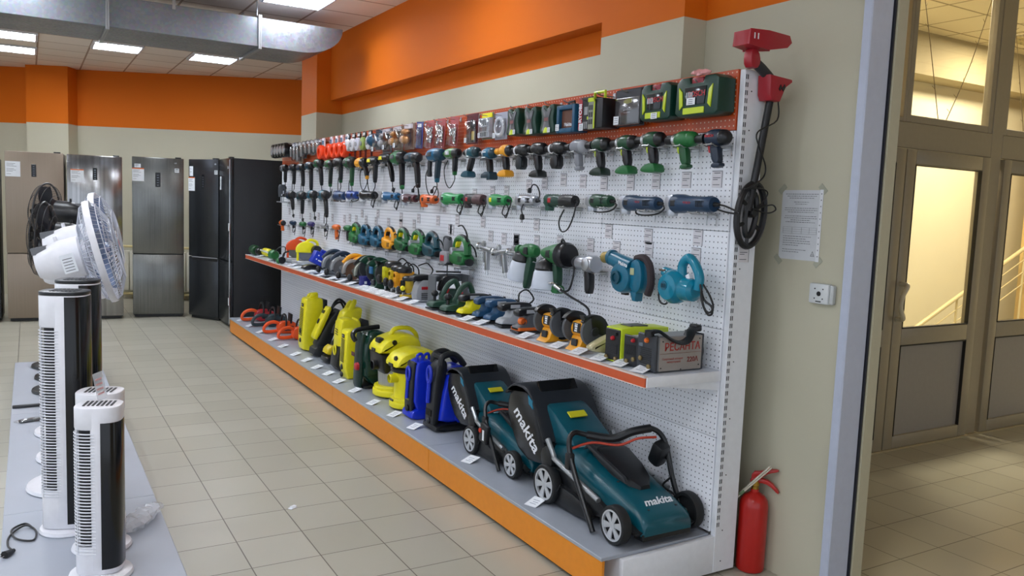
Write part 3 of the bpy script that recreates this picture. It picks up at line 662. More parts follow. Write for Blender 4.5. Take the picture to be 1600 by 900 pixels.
pedestal_fan('white pedestal fan standing directly behind the nearest white one', -.565, .12, 1.20, -.18, .20, True, .25)
pedestal_fan('white pedestal fan third in the row, mostly hidden, only its base showing', -.57, .66, 1.02, -.2, .2, True, .21)
pedestal_fan('black pedestal fan nearer of the two with black mesh grilles', -.58, 1.85, 1.14, 2.9, .05, False, .235)
pedestal_fan('black pedestal fan farthest on the podium, its grille tallest', -.56, 2.33, 1.29, 2.7, .05, False, .22)
pedestal_fan('black-based pedestal fan between the two black ones, low head', -.58, 2.80, .95, 2.9, .05, False, .2)
def tower_fan(label, x, y, rz, H, wd, dp, front, wh=True, topring=True):
    # footprint: rounded; grille towards local -x, front panel towards local +x
    t = thing('tower_fan', label, 'tower fan', (x, y, PZ), rz)
    MB().lathe([(.11, 0), (.115, .006), (.11, .018), (.075, .03), (.05, .034)], seg=36).obj('base', PLW, t)
    def foot(s, n=24): return [(math.copysign(abs(math.cos(2*PI*k/n))**.7, math.cos(2*PI*k/n))*wd/2*s, math.copysign(abs(math.sin(2*PI*k/n))**.7, math.sin(2*PI*k/n))*dp/2*s) for k in range(n)]
    z0 = .03; MB().prof(foot(1), z0, z0+H*.16, .004, ax='xy').prof(foot(1), H*.86, H-.01, .006, ax='xy').obj('body', PLW, t)
    MB().box(-wd*.10, wd*.16, -dp*.505, dp*.505, z0+.01, H-.02, .01).obj('side_panel', PLW, t)
    MB().prof(foot(.82), z0, H*.9, .0, ax='xy').obj('inner_drum', M('#15161c', .6), t)
    m = MB(); n = int((H*.70)/.0125)
    pts = [p for p in foot(1.0, 48) if p[0] < wd*.02]; pts = sorted(pts, key=lambda p: math.atan2(p[1], -p[0]))
    for k in range(n):
        z = H*.165+k*.0125; m.tube([(p[0], p[1], z) for p in pts], .0028, 4)
    for p in (pts[len(pts)//4], pts[len(pts)//2], pts[3*len(pts)//4]): m.tube([(p[0], p[1], H*.16), (p[0], p[1], H*.87)], .0035, 4)
    m.obj('grille', M('#d9dbe2', .35), t)
    fp = [p for p in foot(1.01, 48) if p[0] > wd*.10]
    if front:
        m = MB(); q = sorted(fp, key=lambda p: math.atan2(p[1], p[0])); pl = q+[(p[0]*.8, p[1]*.8) for p in q[::-1]]
        m.prof(pl, z0+.02, H*(.90 if wh else .985), .001, ax='xy'); m.obj('front_panel', M('#0c0c0e', .18), t)
    if not wh: MB().prof(foot(1.0), H-.01, H+.004, .002, ax='xy').obj('top_cap', M('#17181c', .3), t)
    m = MB()
    for k in range(7): m.box(-.05+k*.016, -.042+k*.016, -dp*.25, dp*.25, H-.010, H-.008 if wh else H+.006)
    m.obj('top_vent', DGR, t)
    return t
tower_fan('tall white and black tower fan, tallest of the towers, behind the nearest one', -.665, -.98, -.35, 1.045, .19, .17, True, False)
tower_fan('short white tower fan with a black front strip, nearest the camera', -.575, -1.52, -.30, .685, .165, .15, True)
t3 = tower_fan('white tower fan peeking out behind the nearest short one, rounded white top', -.553, -1.245, -.35, .675, .175, .16, False)
t4 = tower_fan('black tower fan top just behind the tallest tower', -.605, -.752, -.3, 1.07, .18, .16, True, False)
m = MB(); m.at((-.58, -1.54, PZ+.683), (.15, -.25, .4)); m.mat(0).box(-.0, .038, -.001, 0, .005, .12).mat(1)
for k in range(4): m.box(.006, .03, -.002, -.001, .03+k*.02, .036+k*.02)
tag(m.obj('hang_tag', [MILK, M('#d8a0a0', .5)]), 'crumpled clear price tag standing on top of the nearest tower fan', 'tag')
# power cord, plug, remote, bag
cp = crv([(-.80, -.93, .106), (-.83, -.86, .106), (-.88, -.92, .107), (-.86, -1.03, .107), (-.80, -1.07, .106), (-.79, -.97, .108), (-.83, -.90, .112), (-.885, -.98, .106), (-.89, -1.09, .106), (-.868, -1.16, .106)], 8)
t = thing('power_cord', 'coiled black power cord with plug lying left of the tall tower fan', 'cord', (0, 0, 0)); MB().tube(cp, .0042, 6).obj('cord', BLK, t)
m = MB(); m.tube([(-.868, -1.16, .108), (-.885, -1.185, .112), (-.90, -1.205, .112)], [.006, .012, .014], 8) if False else m.tube([(-.868, -1.16, .11), (-.90, -1.205, .114)], .008, 8, r1=.016)
m.obj('plug', BLK, t); MB().cyl((-.897, -1.210, .114), (-.908, -1.228, .114), .002).cyl((-.905, -1.203, .114), (-.916, -1.221, .114), .002).obj('prong', CHR, t)
def crumple(cx, cy, cz, lx, ly, lz, rot, n=14, seed=1):
    r = random.Random(seed); m = MB(); m.at((cx, cy, cz), (0, 0, rot)); vs = []
    for i in range(n+1):
        u = -1+2*i/n
        for k in range(12):
            a = 2*PI*k/12; q = (1-abs(u)**3*.8)*(.6+.6*r.random()); vs.append((u*lx, math.cos(a)*ly*q, max(-cz+PZ+.002, math.sin(a)*lz*q)))
    fs = [(i*12+k, i*12+(k+1) % 12, (i+1)*12+(k+1) % 12, (i+1)*12+k) for i in range(n) for k in range(12)]
    return m.add(vs, fs)
tag(crumple(-.385, -1.07, .135, .17, .05, .035, .95, 16, 3).obj('plastic_bag', MILK, sharp=5), 'crumpled clear plastic bag lying on the podium right of the tower fans', 'bag')
t = thing('remote_control', 'slim remote in a clear sleeve on the far podium board', 'remote control', (-.80, .98, PZ), .25)
MB().box(-.07, .07, -.018, .018, .001, .016, .005).obj('remote_body', DGR, t); crumple(0, 0, PZ+.011, .10, .035, .012, 0, 10, 5).obj('sleeve', FILM, t); t.children[-1].location = (0, 0, -PZ)
t = thing('remote_control', 'black remote lying left of the tall tower, farther than the sleeved one', 'remote control', (-.82, 1.38, PZ), .03)
MB().box(-.09, .09, -.018, .018, .001, .018, .005).obj('remote_body', DGR, t)
tag(MB().at((.34, -.9, .003), (0, 0, .5)).box(-.02, .02, -.012, .012, -.002, .001).box(-.005, .025, -.004, .014, .001, .006).obj('paper_scrap', CARD), 'small white paper scrap on the floor tiles in front of the orange kick plate', 'paper scrap')
# ================================================================== THINGS HUNG ON THE PERFORATED WALL
BX = PX-.001           # board surface
def W(y, z, x=1.67): return (x, y, z)
# --- price card and wire hook, built once and copied
def make_card():
    t = thing('price_card', '', 'price card', (0, 0, 0), SIDE)
    m = MB().mat(0).box(-.03, .03, -.002, 0, -.036, .036).mat(1)
    for z, a, b in ((.026, -.018, .018), (.006, -.024, .02), (-.002, -.024, .004), (-.024, -.024, .016)): m.box(a, b, -.0026, -.002, z-.0014, z+.0014)
    m.mat(2).box(-.03, .03, -.003, -.002, .033, .036).box(.028, .03, -.003, -.002, -.036, .036); m.obj('card', [M('#dedade', .4), INK, GRY], t); return t
def make_hook():
    t = thing('wire_hook', '', 'hook', (0, 0, 0), SIDE)
    m = MB()
    for a in (-.028, .028): m.tube([(a, .0, .0), (a, -.10, .002), (a, -.125, .012)], .0026, 6)
    m.tube([(-.028, -.118, .008), (.028, -.118, .008)], .0026, 6)
    for a in (-.028, .028): m.tube([(a, -.008, .002), (a, -.010, -.045)], .002, 5)
    m.obj('prong', STEEL, t); m = MB()
    m.box(-.034, .034, -.006, -.001, -.012, .008, .001)
    m.obj('clip', STEEL, t); return t
_card = None; _hook = None; NCARD = 0
def card(y, z, what, place='hanging below', rz=None, x=BX):
    global _card
    lab = short('price card %s' % place.replace('hanging ', ''), what)
    if _card is None: _card = make_card(); _card.location = (x, y, z); _card['label'] = lab; _card['group'] = 'price cards on the perforated wall'; return _card
    return dup(_card, (x, y, z), SIDE, lab)
def hook(y, z, what):
    global _hook
    lab = short('wire hook holding', what)
    if _hook is None: _hook = make_hook(); _hook.location = (BX, y, z); _hook['label'] = lab; _hook['group'] = 'wire hooks under the tools'; return _hook
    return dup(_hook, (BX, y, z), SIDE, lab)
BKM = M('#141519', .3); SLV = M('#b8bcc4', .28, .7)
def drill(sn, y, z, col, chuck=BLK, rear=None, grip=None, foot=None, footcol=None, trig=None, logo=None, slant=.02, s=1.0, ring=STEEL, gl=.10, cut=0, x=1.67, cz=-.21, cy=.0, L=0, hk=True, cd=True):
    t = thing('cordless_drill', sn, 'drill', W(y, z, x), SIDE); t.scale = (s, s, s)
    grip = grip or BKM; rear = rear or BKM
    MB().lathe([(.009, -.112), (.014, -.108), (.019, -.10), (.021, -.062), (.023, -.058), (.023, -.05)], ax='x', seg=16).obj('chuck', chuck, t)
    if ring: MB().lathe([(.025, -.052), (.0285, -.048), (.0285, -.038), (.026, -.034)], ax='x', seg=20).obj('collar', ring, t)
    b = MB().lathe([(.022, -.038), (.030, -.03), (.036, -.012), (.0375, .01), (.0355, .035), (.032, .05)], ax='x', seg=20).obj('body', col, t)
    MB().lathe([(.0325, .045), (.034, .052), (.031, .07), (.021, .083), (.012, .086)], ax='x', seg=20).obj('rear_cap', rear, t)
    MB().prof([(-.018, -.022), (.032, -.022), (.03+slant, -gl-.025), (-.012+slant, -gl-.025)], -.017, .017, .009, 1).obj('grip', grip, t)
    MB().prof([(-.03, -.03), (-.012, -.026), (-.008, -.058), (-.022, -.062)], -.009, .009, .004, 1).obj('trigger', trig or BKM, t)
    fc = footcol or col
    if foot == 'pack': MB().prof([(-.058+slant, -gl-.055), (-.05+slant, -gl-.035), (-.015+slant, -gl-.018), (.035+slant, -gl-.018), (.048+slant, -gl-.045), (.045+slant, -gl-.06), (-.01+slant, -gl-.062)], -.033, .033, .008, 1).obj('battery_foot', fc, t)
    elif foot == 'step': MB().prof([(-.065+slant, -gl-.052), (-.062+slant, -gl-.03), (-.02+slant, -gl-.014), (.035+slant, -gl-.014), (.052+slant, -gl-.03), (.052+slant, -gl-.062), (.01+slant, -gl-.066), (.01+slant, -gl-.052)], -.03, .03, .005).obj('battery_foot', fc, t)
    elif foot == 'fat': MB().prof([(-.028, -.03), (.036, -.03), (.042, -gl-.035), (-.032, -gl-.035)], -.024, .024, .008, 1).obj('battery_grip', fc, t)
    else: MB().prof([(-.014+slant, -gl-.018), (.032+slant, -gl-.014), (.034+slant, -gl-.036), (-.016+slant, -gl-.04)], -.018, .018, .005, 1).obj('grip_end', fc if footcol else grip, t)
    if logo: text('logo', logo[0], .014, logo[1], t, (.006, -.0378, .006), FRONT, .0006, 1.1, .0004)
    if hk: hook(y, z-.036*s, sn)
    if cd and cz: card(y+cy, z+cz, sn)
    return t
LT = M('#e8eaf0', .4)
drill('navy cordless wrench-drill nearest the shelf end, top row of tools', -2.37, 1.892, M('#1d2c42', .35), rear=M('#15191f', .3), grip=M('#1b2a3e', .4), trig=RED, logo=('BOSCH', RED), ring=None, gl=.085, cz=-.165, cy=.05)
drill('plain green cordless drill with silver collar, second from the shelf end', -2.18, 1.895, GRN, grip=M('#145229', .4), trig=LIME, rear=GRN, gl=.09, cz=-.17, cy=.05)
drill('green and black drill with green battery foot, third from the shelf end', -1.97, 1.905, M('#13482a', .35), foot='pack', footcol=GRN, trig=LIME, gl=.09, cz=-.185, cy=.045)
drill('green and black drill with green battery foot, fourth from the shelf end', -1.78, 1.900, M('#13482a', .35), foot='pack', footcol=GRN, trig=LIME, gl=.09, cz=-.185, cy=.045)
drill('dark green drill with black battery foot, fifth from the shelf end', -1.57, 1.900, M('#0f3522', .35), foot='pack', footcol=M('#0f2a1e', .35), trig=LIME, gl=.095, ring=None, cz=-.19, cy=.05)
drill('light grey drill between a green drill and a black drill', -1.38, 1.898, M('#8d9098', .35), rear=M('#a0a3aa', .35), grip=M('#868991', .4), gl=.085, ring=None, cz=-.175, cy=.045)
drill('black drill with white collar and no battery foot, left of the grey one', -1.19, 1.897, BKM, foot='fat', footcol=BKM, gl=.075, ring=LT, cz=-.165, cy=.04)
drill('black drill with a wide foot, between the two footless black drills', -.99, 1.902, BKM, foot='pack', footcol=M('#131a1b', .3), ring=None, gl=.1, cz=-.185, cy=.03)
drill('black footless drill next to the orange one', -.82, 1.901, BKM, foot='fat', footcol=M('#0f1c22', .4), gl=.075, ring=LT, cz=-.2, cy=.03)
drill('orange and black cordless drill on the top row of tools', -.63, 1.905, DWY, foot='pack', footcol=DWY, gl=.095, ring=None, chuck=DWY, rear=BKM, trig=BKM, cz=-.24, cy=.1)
drill('bright teal drill with a stepped battery foot', -.43, 1.898, M('#0d6080', .3), foot='step', footcol=M('#0c3443', .4), gl=.1, rear=M('#0c3443', .3), logo=('Makita', LT), ring=SLV, cz=-.235, cy=.08)
drill('teal and black drill with a slanted foot and wrist strap', -.21, 1.912, M('#0c4c58', .3), foot='pack', footcol=M('#0d4a5c', .4), slant=-.045, gl=.1, rear=M('#123039', .3), cz=-.265, cy=.1)
CORDM = M('#131417', .5)
def corded(sn, y, z, col, rear=None, grip=None, slant=.02, tip=None, nose=None, fat=1.0, L=.30, gl=.14, loop='down', cord=.12, cat='drill', nm='corded_drill', sidegrip=False, x=1.66, cz=None, extra=None, s=1.0):
    s = s if y < 1.0 else .93; t = thing(nm, sn, cat, W(y, z, x), SIDE); t.scale = (s, s, s); grip = grip or BKM; rear = rear or BKM
    MB().lathe([(.010, -.15), (.017, -.14), (.020, -.10), (.026, -.085)], ax='x', seg=14).obj('chuck', nose or BKM, t)
    MB().lathe([(.026, -.088), (.038*fat, -.075), (.043*fat, -.03), (.044*fat, .03), (.04*fat, .06)], ax='x', seg=18).obj('body', col, t)
    MB().lathe([(.041*fat, .055), (.042*fat, .07), (.034*fat, .11), (.02, .12)], ax='x', seg=18).obj('motor_cover', rear, t)
    MB().prof([(.03, -.02), (.085, -.01), (.075+slant*1.5, -gl*.6), (.07+slant*2, -gl-.03), (.035+slant*2, -gl-.03), (.035+slant*1.3, -gl*.6)], -.019, .019, .009, 1).obj('grip', grip, t)
    MB().prof([(.036+slant*2, -gl-.015), (.07+slant*2, -gl-.015), (.066+slant*2, -gl-.05), (.042+slant*2, -gl-.05)], -.016, .016, .006, 1).obj('grip_end', tip or grip, t)
    MB().prof([(.012, -.03), (.034, -.03), (.036, -.065), (.022, -.07)], -.01, .01, .004, 1).obj('trigger', BKM, t)
    if sidegrip: MB().lathe([(.012, -.03), (.018, -.05), (.016, -.10), (.02, -.145), (.012, -.15)], (-.07, -.01, 0), 'z', 12).obj('side_handle', BKM, t)
    ex = .053+slant*2; ez = -gl-.05
    if loop == 'down': p = [(ex, 0, ez), (ex+.005, 0, ez-.05), (ex-.03, -.01, ez-.09), (ex-.08, 0, ez-.05), (ex-.10, .01, ez+.04), (ex-.07, .03, ez+.12)]
    elif loop == 'big': p = [(ex, 0, ez), (ex, 0, ez-.04), (ex-.06, -.01, ez-.10), (ex-.16, 0, ez-.05), (ex-.21, .01, ez+.05), (ex-.17, .02, ez+.12)]
    else: p = [(ex, 0, ez), (ex+.01, 0, ez-.04), (ex+.035, .0, ez-.09), (ex+.06, 0, ez-cord)]
    MB().tube(crv(p, 6), .0042, 6).obj('cord', CORDM, t)
    if loop == 'tail': MB().lathe([(.012, 0), (.013, .02), (.006, .035)], (ex+.02, 0, ez-.08), seg=8).obj('plug', CORDM, t)
    MB().prof([(-.05, -.012), (.03, -.012), (.02, .018), (-.04, .016)], -.0455*fat, -.040*fat, .001).obj('badge', extra or DGR, t)
    hook(y, z-.044*fat*s, sn)
    if cz: card(y+.02, z+cz, sn)
    return t
c = corded('green and silver corded impact drill with green grip end', .06, 1.913, M('#3f7a3c', .35), rear=BKM, tip=GRN, nose=GRN, loop='big', slant=0.0, gl=.12, extra=SLV, cz=-.34, s=.85)
corded('bright teal corded rotary drill with clear dust tube', .32, 1.912, M('#0f5e86', .3), rear=M('#123a50', .35), tip=TEAL, grip=M('#16303f', .4), slant=-.01, gl=.14, loop='big', fat=1.1, nose=M('#b9a6a8', .4), cz=-.36, sidegrip=True)
corded('dark teal hammer drill with a long hanging grip and plug', .72, 1.905, M('#163a4a', .35), slant=.03, gl=.17, loop='tail', cz=-.33, fat=1.0)
corded('bright green corded drill with a round front and green grip end', .98, 1.913, GRN, tip=GRN, slant=.012, gl=.19, loop='tail', cord=.05, fat=1.25, nose=GRN, cz=None)
corded('black and yellow drill with steeply slanted grip', 1.26, 1.916, BKM, slant=.06, gl=.15, loop='tail', cord=.05, extra=YEL)
corded('black and yellow drill with looping cord, right of the orange-tipped one', 1.52, 1.903, M('#1a1c1d', .35), slant=.0, gl=.14, loop='big', extra=YEL)
c = corded('black drill with two orange rings and a wide cord loop', 1.80, 1.895, DWY, grip=M('#1b1b1d', .4), slant=.05, gl=.10, tip=DWY, loop='big', extra=DWY, fat=1.15, nose=DWY)
corded('big green rotary hammer with green grip, below the red reels', 2.08, 1.905, M('#14502f', .35), grip=M('#1c4d2b', .4), tip=GRN, slant=.0, gl=.17, loop='down', fat=1.35, nm='rotary_hammer', cat='hammer drill')
corded('green and black rotary hammer with yellow-tipped nose', 2.38, 1.915, BKM, grip=BKM, tip=M('#1c4d2b', .4), slant=.0, gl=.15, loop='down', fat=1.2, nm='rotary_hammer', cat='hammer drill', nose=M('#c8b030', .4))
corded('green drill with a slim dark green handle hanging straight', 2.66, 1.907, GRN, grip=M('#18221d', .4), tip=M('#1c4d2b', .4), slant=-.01, gl=.18, loop='tail', cord=.02)
corded('green long-bodied hammer with yellow nose ring', 3.0, 1.92, M('#17663a', .35), slant=.03, gl=.18, loop='tail', cord=.05, nm='rotary_hammer', cat='hammer drill', nose=M('#c8b030', .4), fat=1.1)
corded('teal-bodied hammer with dark grip, left of the long green one', 3.3, 1.905, M('#104a60', .35), slant=.01, gl=.22, loop='tail', cord=.02, nm='rotary_hammer', cat='hammer drill')
corded('navy hammer with a thin dark grip, third from the refrigerator end', 3.6, 1.895, NAVY, slant=.02, gl=.16, loop='down')
corded('dark blue drill second from the refrigerator end of the top row', 3.9, 1.898, M('#1a2a3c', .35), slant=.0, gl=.14, loop='down')
corded('grey-nosed drill at the refrigerator end of the top row', 4.25, 1.90, M('#6d747c', .35), slant=.0, gl=.12, loop='tail', nose=LGRY)
# --- angle grinders
def grinder(sn, y, z, col, L=.27, r=.036, head=SLV, cap=None, loop=None, logo=None, sw=BKM, cz=-.15, cy=0, x=1.66, tail=True, rear=None, drop=0, sc_=1):
    t = thing('angle_grinder', sn, 'grinder', W(y, z, x), SIDE); t.scale = (sc_,)*3
    h = L/2
    MB().prof([(-h-.012, -.030), (-h-.018, .018), (-h+.006, r), (-h+.05, r*.95), (-h+.05, -.032)], -.027, .027, .008, 1).lathe([(.024, -.055), (.026, -.045), (.026, -.028)], (-h+.014, 0, 0), 'z', 16).obj('gear_head', head, t)
    MB().lathe([(r*.98, -h+.03), (r*1.1, -h+.04), (r*1.08, -h+.09), (r*.92, -h+.12), (r*.86, h-.05), (r*.95, h-.02), (r*.8, h)], ax='x', seg=20, sy=.93).obj('body', col, t)
    if rear: MB().lathe([(r*.93, h*.1), (r*.98, h*.2), (r*.97, h-.02), (r*.85, h+.004)], ax='x', seg=20).obj('rear_sleeve', rear, t)
    m = MB()
    for k in range(6): m.box(h-.075+k*.009, h-.072+k*.009, -r*.92, -r*.80, -.012, .014)
    m.obj('vent', DGR, t)
    MB().box(-h+.045, -h+.075, -r*1.12, -r*.9, -.012, .014, .003).obj('switch', sw, t)
    MB().lathe([(.008, h-.004), (.011, h), (.008, h+.02), (.006, h+.03)], ax='x', seg=10).obj('cord_sleeve', CORDM, t)
    p = [(h+.02, 0, 0)]
    if loop == 'up': p += [(h+.03, -.01, .0), (h-.02, .03, .04), (h-.06, .035, .085), (h-.10, .03, .09), (h-.13, .03, .045)]
    elif loop == 'right': p += [(h+.06, 0, -.005), (h+.13, -.005, -.025), (h+.135, 0, -.035), (h+.06, .01, -.03), (h+.01, .01, -.02)]
    elif loop == 'big': p += [(h+.045, -.02, -.01), (h+.03, -.03, -.09), (h-.03, -.02, -.15), (h-.10, -.01, -.16), (h-.14, 0, -.11), (h-.11, .01, -.045)]
    elif loop == 'under': p += [(h+.04, 0, -.02), (h-.0, .0, -.045), (h-.08, 0, -.055), (h-.15, 0, -.05), (h-.17, .01, -.03)]
    elif loop == 'coil': p += [(h+.05, -.01, -.02), (h+.02, -.02, -.085), (h-.03, -.02, -.075), (h-.01, -.01, -.02), (h+.04, -.02, -.05), (h+.02, -.02, -.10), (h-.02, -.01, -.09)]
    else: p += [(h+.04, 0, -.005), (h+.05, 0, -.03)]
    m = MB().tube(crv(p, 6), .004, 6)
    if loop in ('up', ): m.lathe([(.012, 0), (.013, .02), (.005, .03)], p[-1], seg=8)
    m.obj('cord', CORDM, t)
    if drop: MB().tube(crv([(.0, -.03, -.02), (-.01, -.035, -.05), (.0, -.035, -.075)], 4), .004, 6).lathe([(.006, .0), (.013, -.008), (.015, -.03), (.010, -.034)], (0, -.035, -.075), seg=10).cyl((-.006, -.035, -.109), (-.006, -.035, -.126), .002, seg=6).cyl((.006, -.035, -.109), (.006, -.035, -.126), .002, seg=6).obj('plug', CORDM, t)
    if logo: text('logo', logo[0], .014, logo[1], t, (.005, -r*.9, .004), FRONT, .0006)
    hook(y-.04, z-r-.004, sn)
    if cz: card(y+cy, z+cz, sn)
    return t
BB = M('#1c3b5a', .38)
grinder('navy blue angle grinder nearest the shelf end with cord trailing right', -2.27, 1.617, BB, .27, .041, loop='right', logo=('BOSCH', RED), cz=-.145, cy=.045)
grinder('navy blue angle grinder second from the shelf end with a plug on top', -1.93, 1.615, BB, .25, .037, loop='under', logo=('BOSCH', RED), cz=-.155, cy=.04, sc_=1)
grinder('short dark green angle grinder, third from the shelf end', -1.62, 1.62, M('#1d4a32', .38), .17, .035, loop='under', cz=-.15, cy=.04)
grinder('dark green and black grinder with a big hanging cord loop', -1.27, 1.616, M('#123c31', .35), .25, .035, head=M('#164a3a', .35), rear=M('#18191c', .4), loop='big', sw=RED, cz=None)
grinder('silver angle grinder with a plug dangling below', -.93, 1.612, SLV, .19, .036, loop='up', cz=-.135, cy=.04, drop=1)
grinder('bright green grinder with a yellow switch, right of the black and red one', -.60, 1.61, M('#1f8a46', .35), .21, .037, loop='coil', sw=YEL, cz=None)
grinder('black grinder with red details between two green grinders', -.29, 1.61, M('#1c1c20', .35), .22, .037, head=M('#3a3034', .4), loop='coil', sw=RED, cz=-.145, cy=.05, rear=M('#50373a', .4))
grinder('bright green grinder with a black switch and a long tapered body', .03, 1.611, M('#1f8f4a', .35), .27, .042, loop='coil', cz=-.143, cy=.1)
grinder('orange grinder tucked beside the tapered green one', .40, 1.602, M('#d8642c', .4), .2, .036, head=ORG, sw=BKM, cz=-.15, cy=.04, loop='up')
grinder('maroon angle grinder with a white sticker', .75, 1.606, M('#4b2028', .35), .23, .034, sw=LT, loop='up', cz=-.15, cy=.03)
grinder('bright blue grinder left of the maroon one', 1.12, 1.617, M('#1c5f8c', .35), .3, .036, sw=LT, loop='coil', cz=-.16)
grinder('white-headed black grinder with coiled cord', 1.62, 1.623, BKM, .3, .04, head=LT, loop='coil', cz=-.15)
grinder('royal blue and white grinder left of the white-headed one', 2.0, 1.62, M('#20408a', .35), .24, .04, head=LT, loop='under', cz=-.16)
grinder('brown and blue polisher with a square box below', 2.32, 1.612, M('#24406a', .35), .28, .045, head=M('#6a5548', .4), loop='under', cz=-.2)
for k, (sn, y, z, col) in enumerate([('teal hammer with hanging cable coils, middle row', 2.83, 1.615, M('#0f6078', .35)), ('teal drill with a dark slanted grip, middle row', 3.2, 1.613, M('#0f6078', .35)),
        ('teal and black hammer beside two teal ones, middle row', 3.58, 1.60, M('#17454e', .35)), ('dark blue hammer near the refrigerator end, middle row', 3.99, 1.605, NAVY)]):
    corded(sn, y, z, col, slant=(.03, .02, .0, .03)[k], gl=(.18, .13, .15, .12)[k], loop='down' if k == 0 else 'tail', cord=.05, cat='hammer drill', nm='rotary_hammer', fat=1.2)
def router_small(sn, y, z, col):
    t = thing('router', sn, 'router', W(y, z), SIDE)
    MB().lathe([(.03, .10), (.042, .08), (.045, .02), (.04, -.04)], seg=18).obj('motor', col, t)
    MB().box(-.07, .07, -.045, .045, -.10, -.09, .003).obj('base_plate', SLV, t); m = MB()
    for a in (-.05, .05): m.cyl((a, 0, -.09), (a, 0, .03), .006)
    m.box(-.055, .055, -.02, .02, -.03, -.005, .004); m.obj('column', SLV, t)
    for a in (-.075, .075): MB().ell((a, 0, -.02), (.022, .02, .018), 10, 6).obj('side_handle', BKM, t)
    hook(y, z-.102, sn)
router_small('dark grey router at the refrigerator end of the middle row', 4.36, 1.62, M('#3c4148', .4))
# --- jigsaws
def jigsaw(sn, y, z, col, hcol=None, accent=None, silver=False, s=1.0, x=1.66, hk=True, cz=None, cy=0):
    t = thing('jigsaw', sn, 'jigsaw', W(y, z, x), SIDE); t.scale = (s*.97, s*1.25, s*.93); hcol = hcol or BKM
    MB().prof([(-.085, -.07), (-.095, -.01), (-.08, .03), (-.02, .0), (.05, .005), (.095, -.02), (.10, -.05), (.08, -.075), (.0, -.08)], -.033, .033, .012, 2).obj('body', col, t)
    # D handle above the motor, hand hole open
    MB().tube(crv([(-.075, 0, .015), (-.06, 0, .065), (-.02, 0, .092), (.04, 0, .085), (.075, 0, .05), (.085, 0, -.01)], 5), [.025]*1+[.019]*24+[.026], 10).obj('handle', col, t) if False else MB().tube(crv([(-.075, 0, .015), (-.06, 0, .065), (-.02, 0, .092), (.04, 0, .085), (.075, 0, .05), (.085, 0, -.01)], 5), .019, 10).obj('handle', col, t)
    MB().tube(crv([(-.062, 0, .075), (-.02, 0, .106), (.04, 0, .099), (.078, 0, .066)], 5), .011, 8).obj('handle_pad', hcol, t)
    if silver: MB().prof([(-.088, .0), (-.07, .035), (-.035, .02), (-.04, -.02), (-.08, -.015)], -.036, .036, .008, 1).obj('gear_cover', SLV, t)
    MB().prof([(-.055, .03), (-.035, .05), (-.03, .07), (-.055, .065)], -.012, .012, .003).obj('trigger', accent or BKM, t)
    m = MB().lathe([(.022, .0), (.024, .012), (.016, .016)], (.098, 0, -.055), 'x', 14); m.obj('dust_port', BKM, t)
    MB().box(-.10, .085, -.038, .038, -.094, -.088, .002).box(-.03, .04, -.02, .02, -.09, -.072).obj('shoe', STEEL, t)
    MB().cyl((-.085, 0, -.06), (-.085, 0, -.10), .009).cyl((-.085, 0, -.09), (-.085, 0, -.115), .0035).obj('blade_holder', STEEL, t)
    m = MB()
    for k in range(5): m.box(.035+k*.011, .039+k*.011, -.034, -.031, -.055, -.02)
    m.obj('vent', DGR, t)
    MB().tube(crv([(.085, 0, .04), (.11, 0, .06), (.12, .02, .03), (.10, .04, -.02)], 5), .004, 6).obj('cord', CORDM, t)
    if hk: hook(y, z-.099*s, sn)
    if cz: card(y+cy, z+cz, sn, 'hanging above')
    return t
t = jigsaw('bright green jigsaw alone with a cord arching over it', -.12, 1.26, GRN, accent=YEL, silver=True, s=1.12, cz=.135, cy=.33)
MB().tube(crv([(.07, 0, .06), (.09, -.01, .12), (.03, -.01, .17), (-.05, 0, .165)], 6), .0045, 6).obj('cord_loop', CORDM, t)
jigsaw('dark teal jigsaw right of a pair of green jigsaws', .34, 1.275, M('#0c4450', .38), cz=.125, cy=-.1)
jigsaw('bright green jigsaw with a silver front, left of the dark teal one', .58, 1.272, GRN, accent=YEL, silver=True, s=1.05)
jigsaw('darker green jigsaw beside the orange one', .86, 1.28, M('#185c30', .38), accent=YEL, cz=.13)
jigsaw('orange jigsaw in the row of jigsaws', 1.12, 1.275, DWY, accent=BKM, cz=.13)
jigsaw('teal-blue jigsaw next to the orange one', 1.38, 1.275, M('#145a78', .38), cz=.13)
jigsaw('teal-blue jigsaw second from the left of the jigsaws', 1.66, 1.275, M('#145a78', .38), cz=.13)
jigsaw('green jigsaw with yellow details, leftmost of the jigsaws', 1.9, 1.28, GRN, accent=YEL, cz=.13)
t = thing('wall_chaser', 'grey and red corded trimmer between the teal and the lone green jigsaw', 'trimmer', W(.10, 1.257), SIDE)
MB().prof([(-.06, -.09), (-.07, -.03), (-.05, .0), (.04, .0), (.06, -.03), (.06, -.09)], -.035, .035, .008, 1).obj('body', M('#8a8b90', .4), t)
MB().box(-.045, .01, -.038, -.034, -.07, -.03, .001).obj('badge', RED, t)
MB().lathe([(.028, .0), (.032, .02), (.03, .07), (.022, .09)], (.0, 0, -.0), 'z', 16).obj('motor', M('#6b6d72', .4), t)
MB().tube(crv([(-.03, 0, .02), (-.05, 0, .06), (-.02, -.01, .09), (.03, 0, .085)], 5), .014, 8).obj('handle', DGR, t)
MB().lathe([(.02, 0), (.024, .02)], (.06, 0, -.06), 'x', 14).box(-.07, .07, -.04, .04, -.098, -.092, .002).obj('base_plate', BKM, t)
hook(.10, 1.155, 'the grey and red trimmer'); 
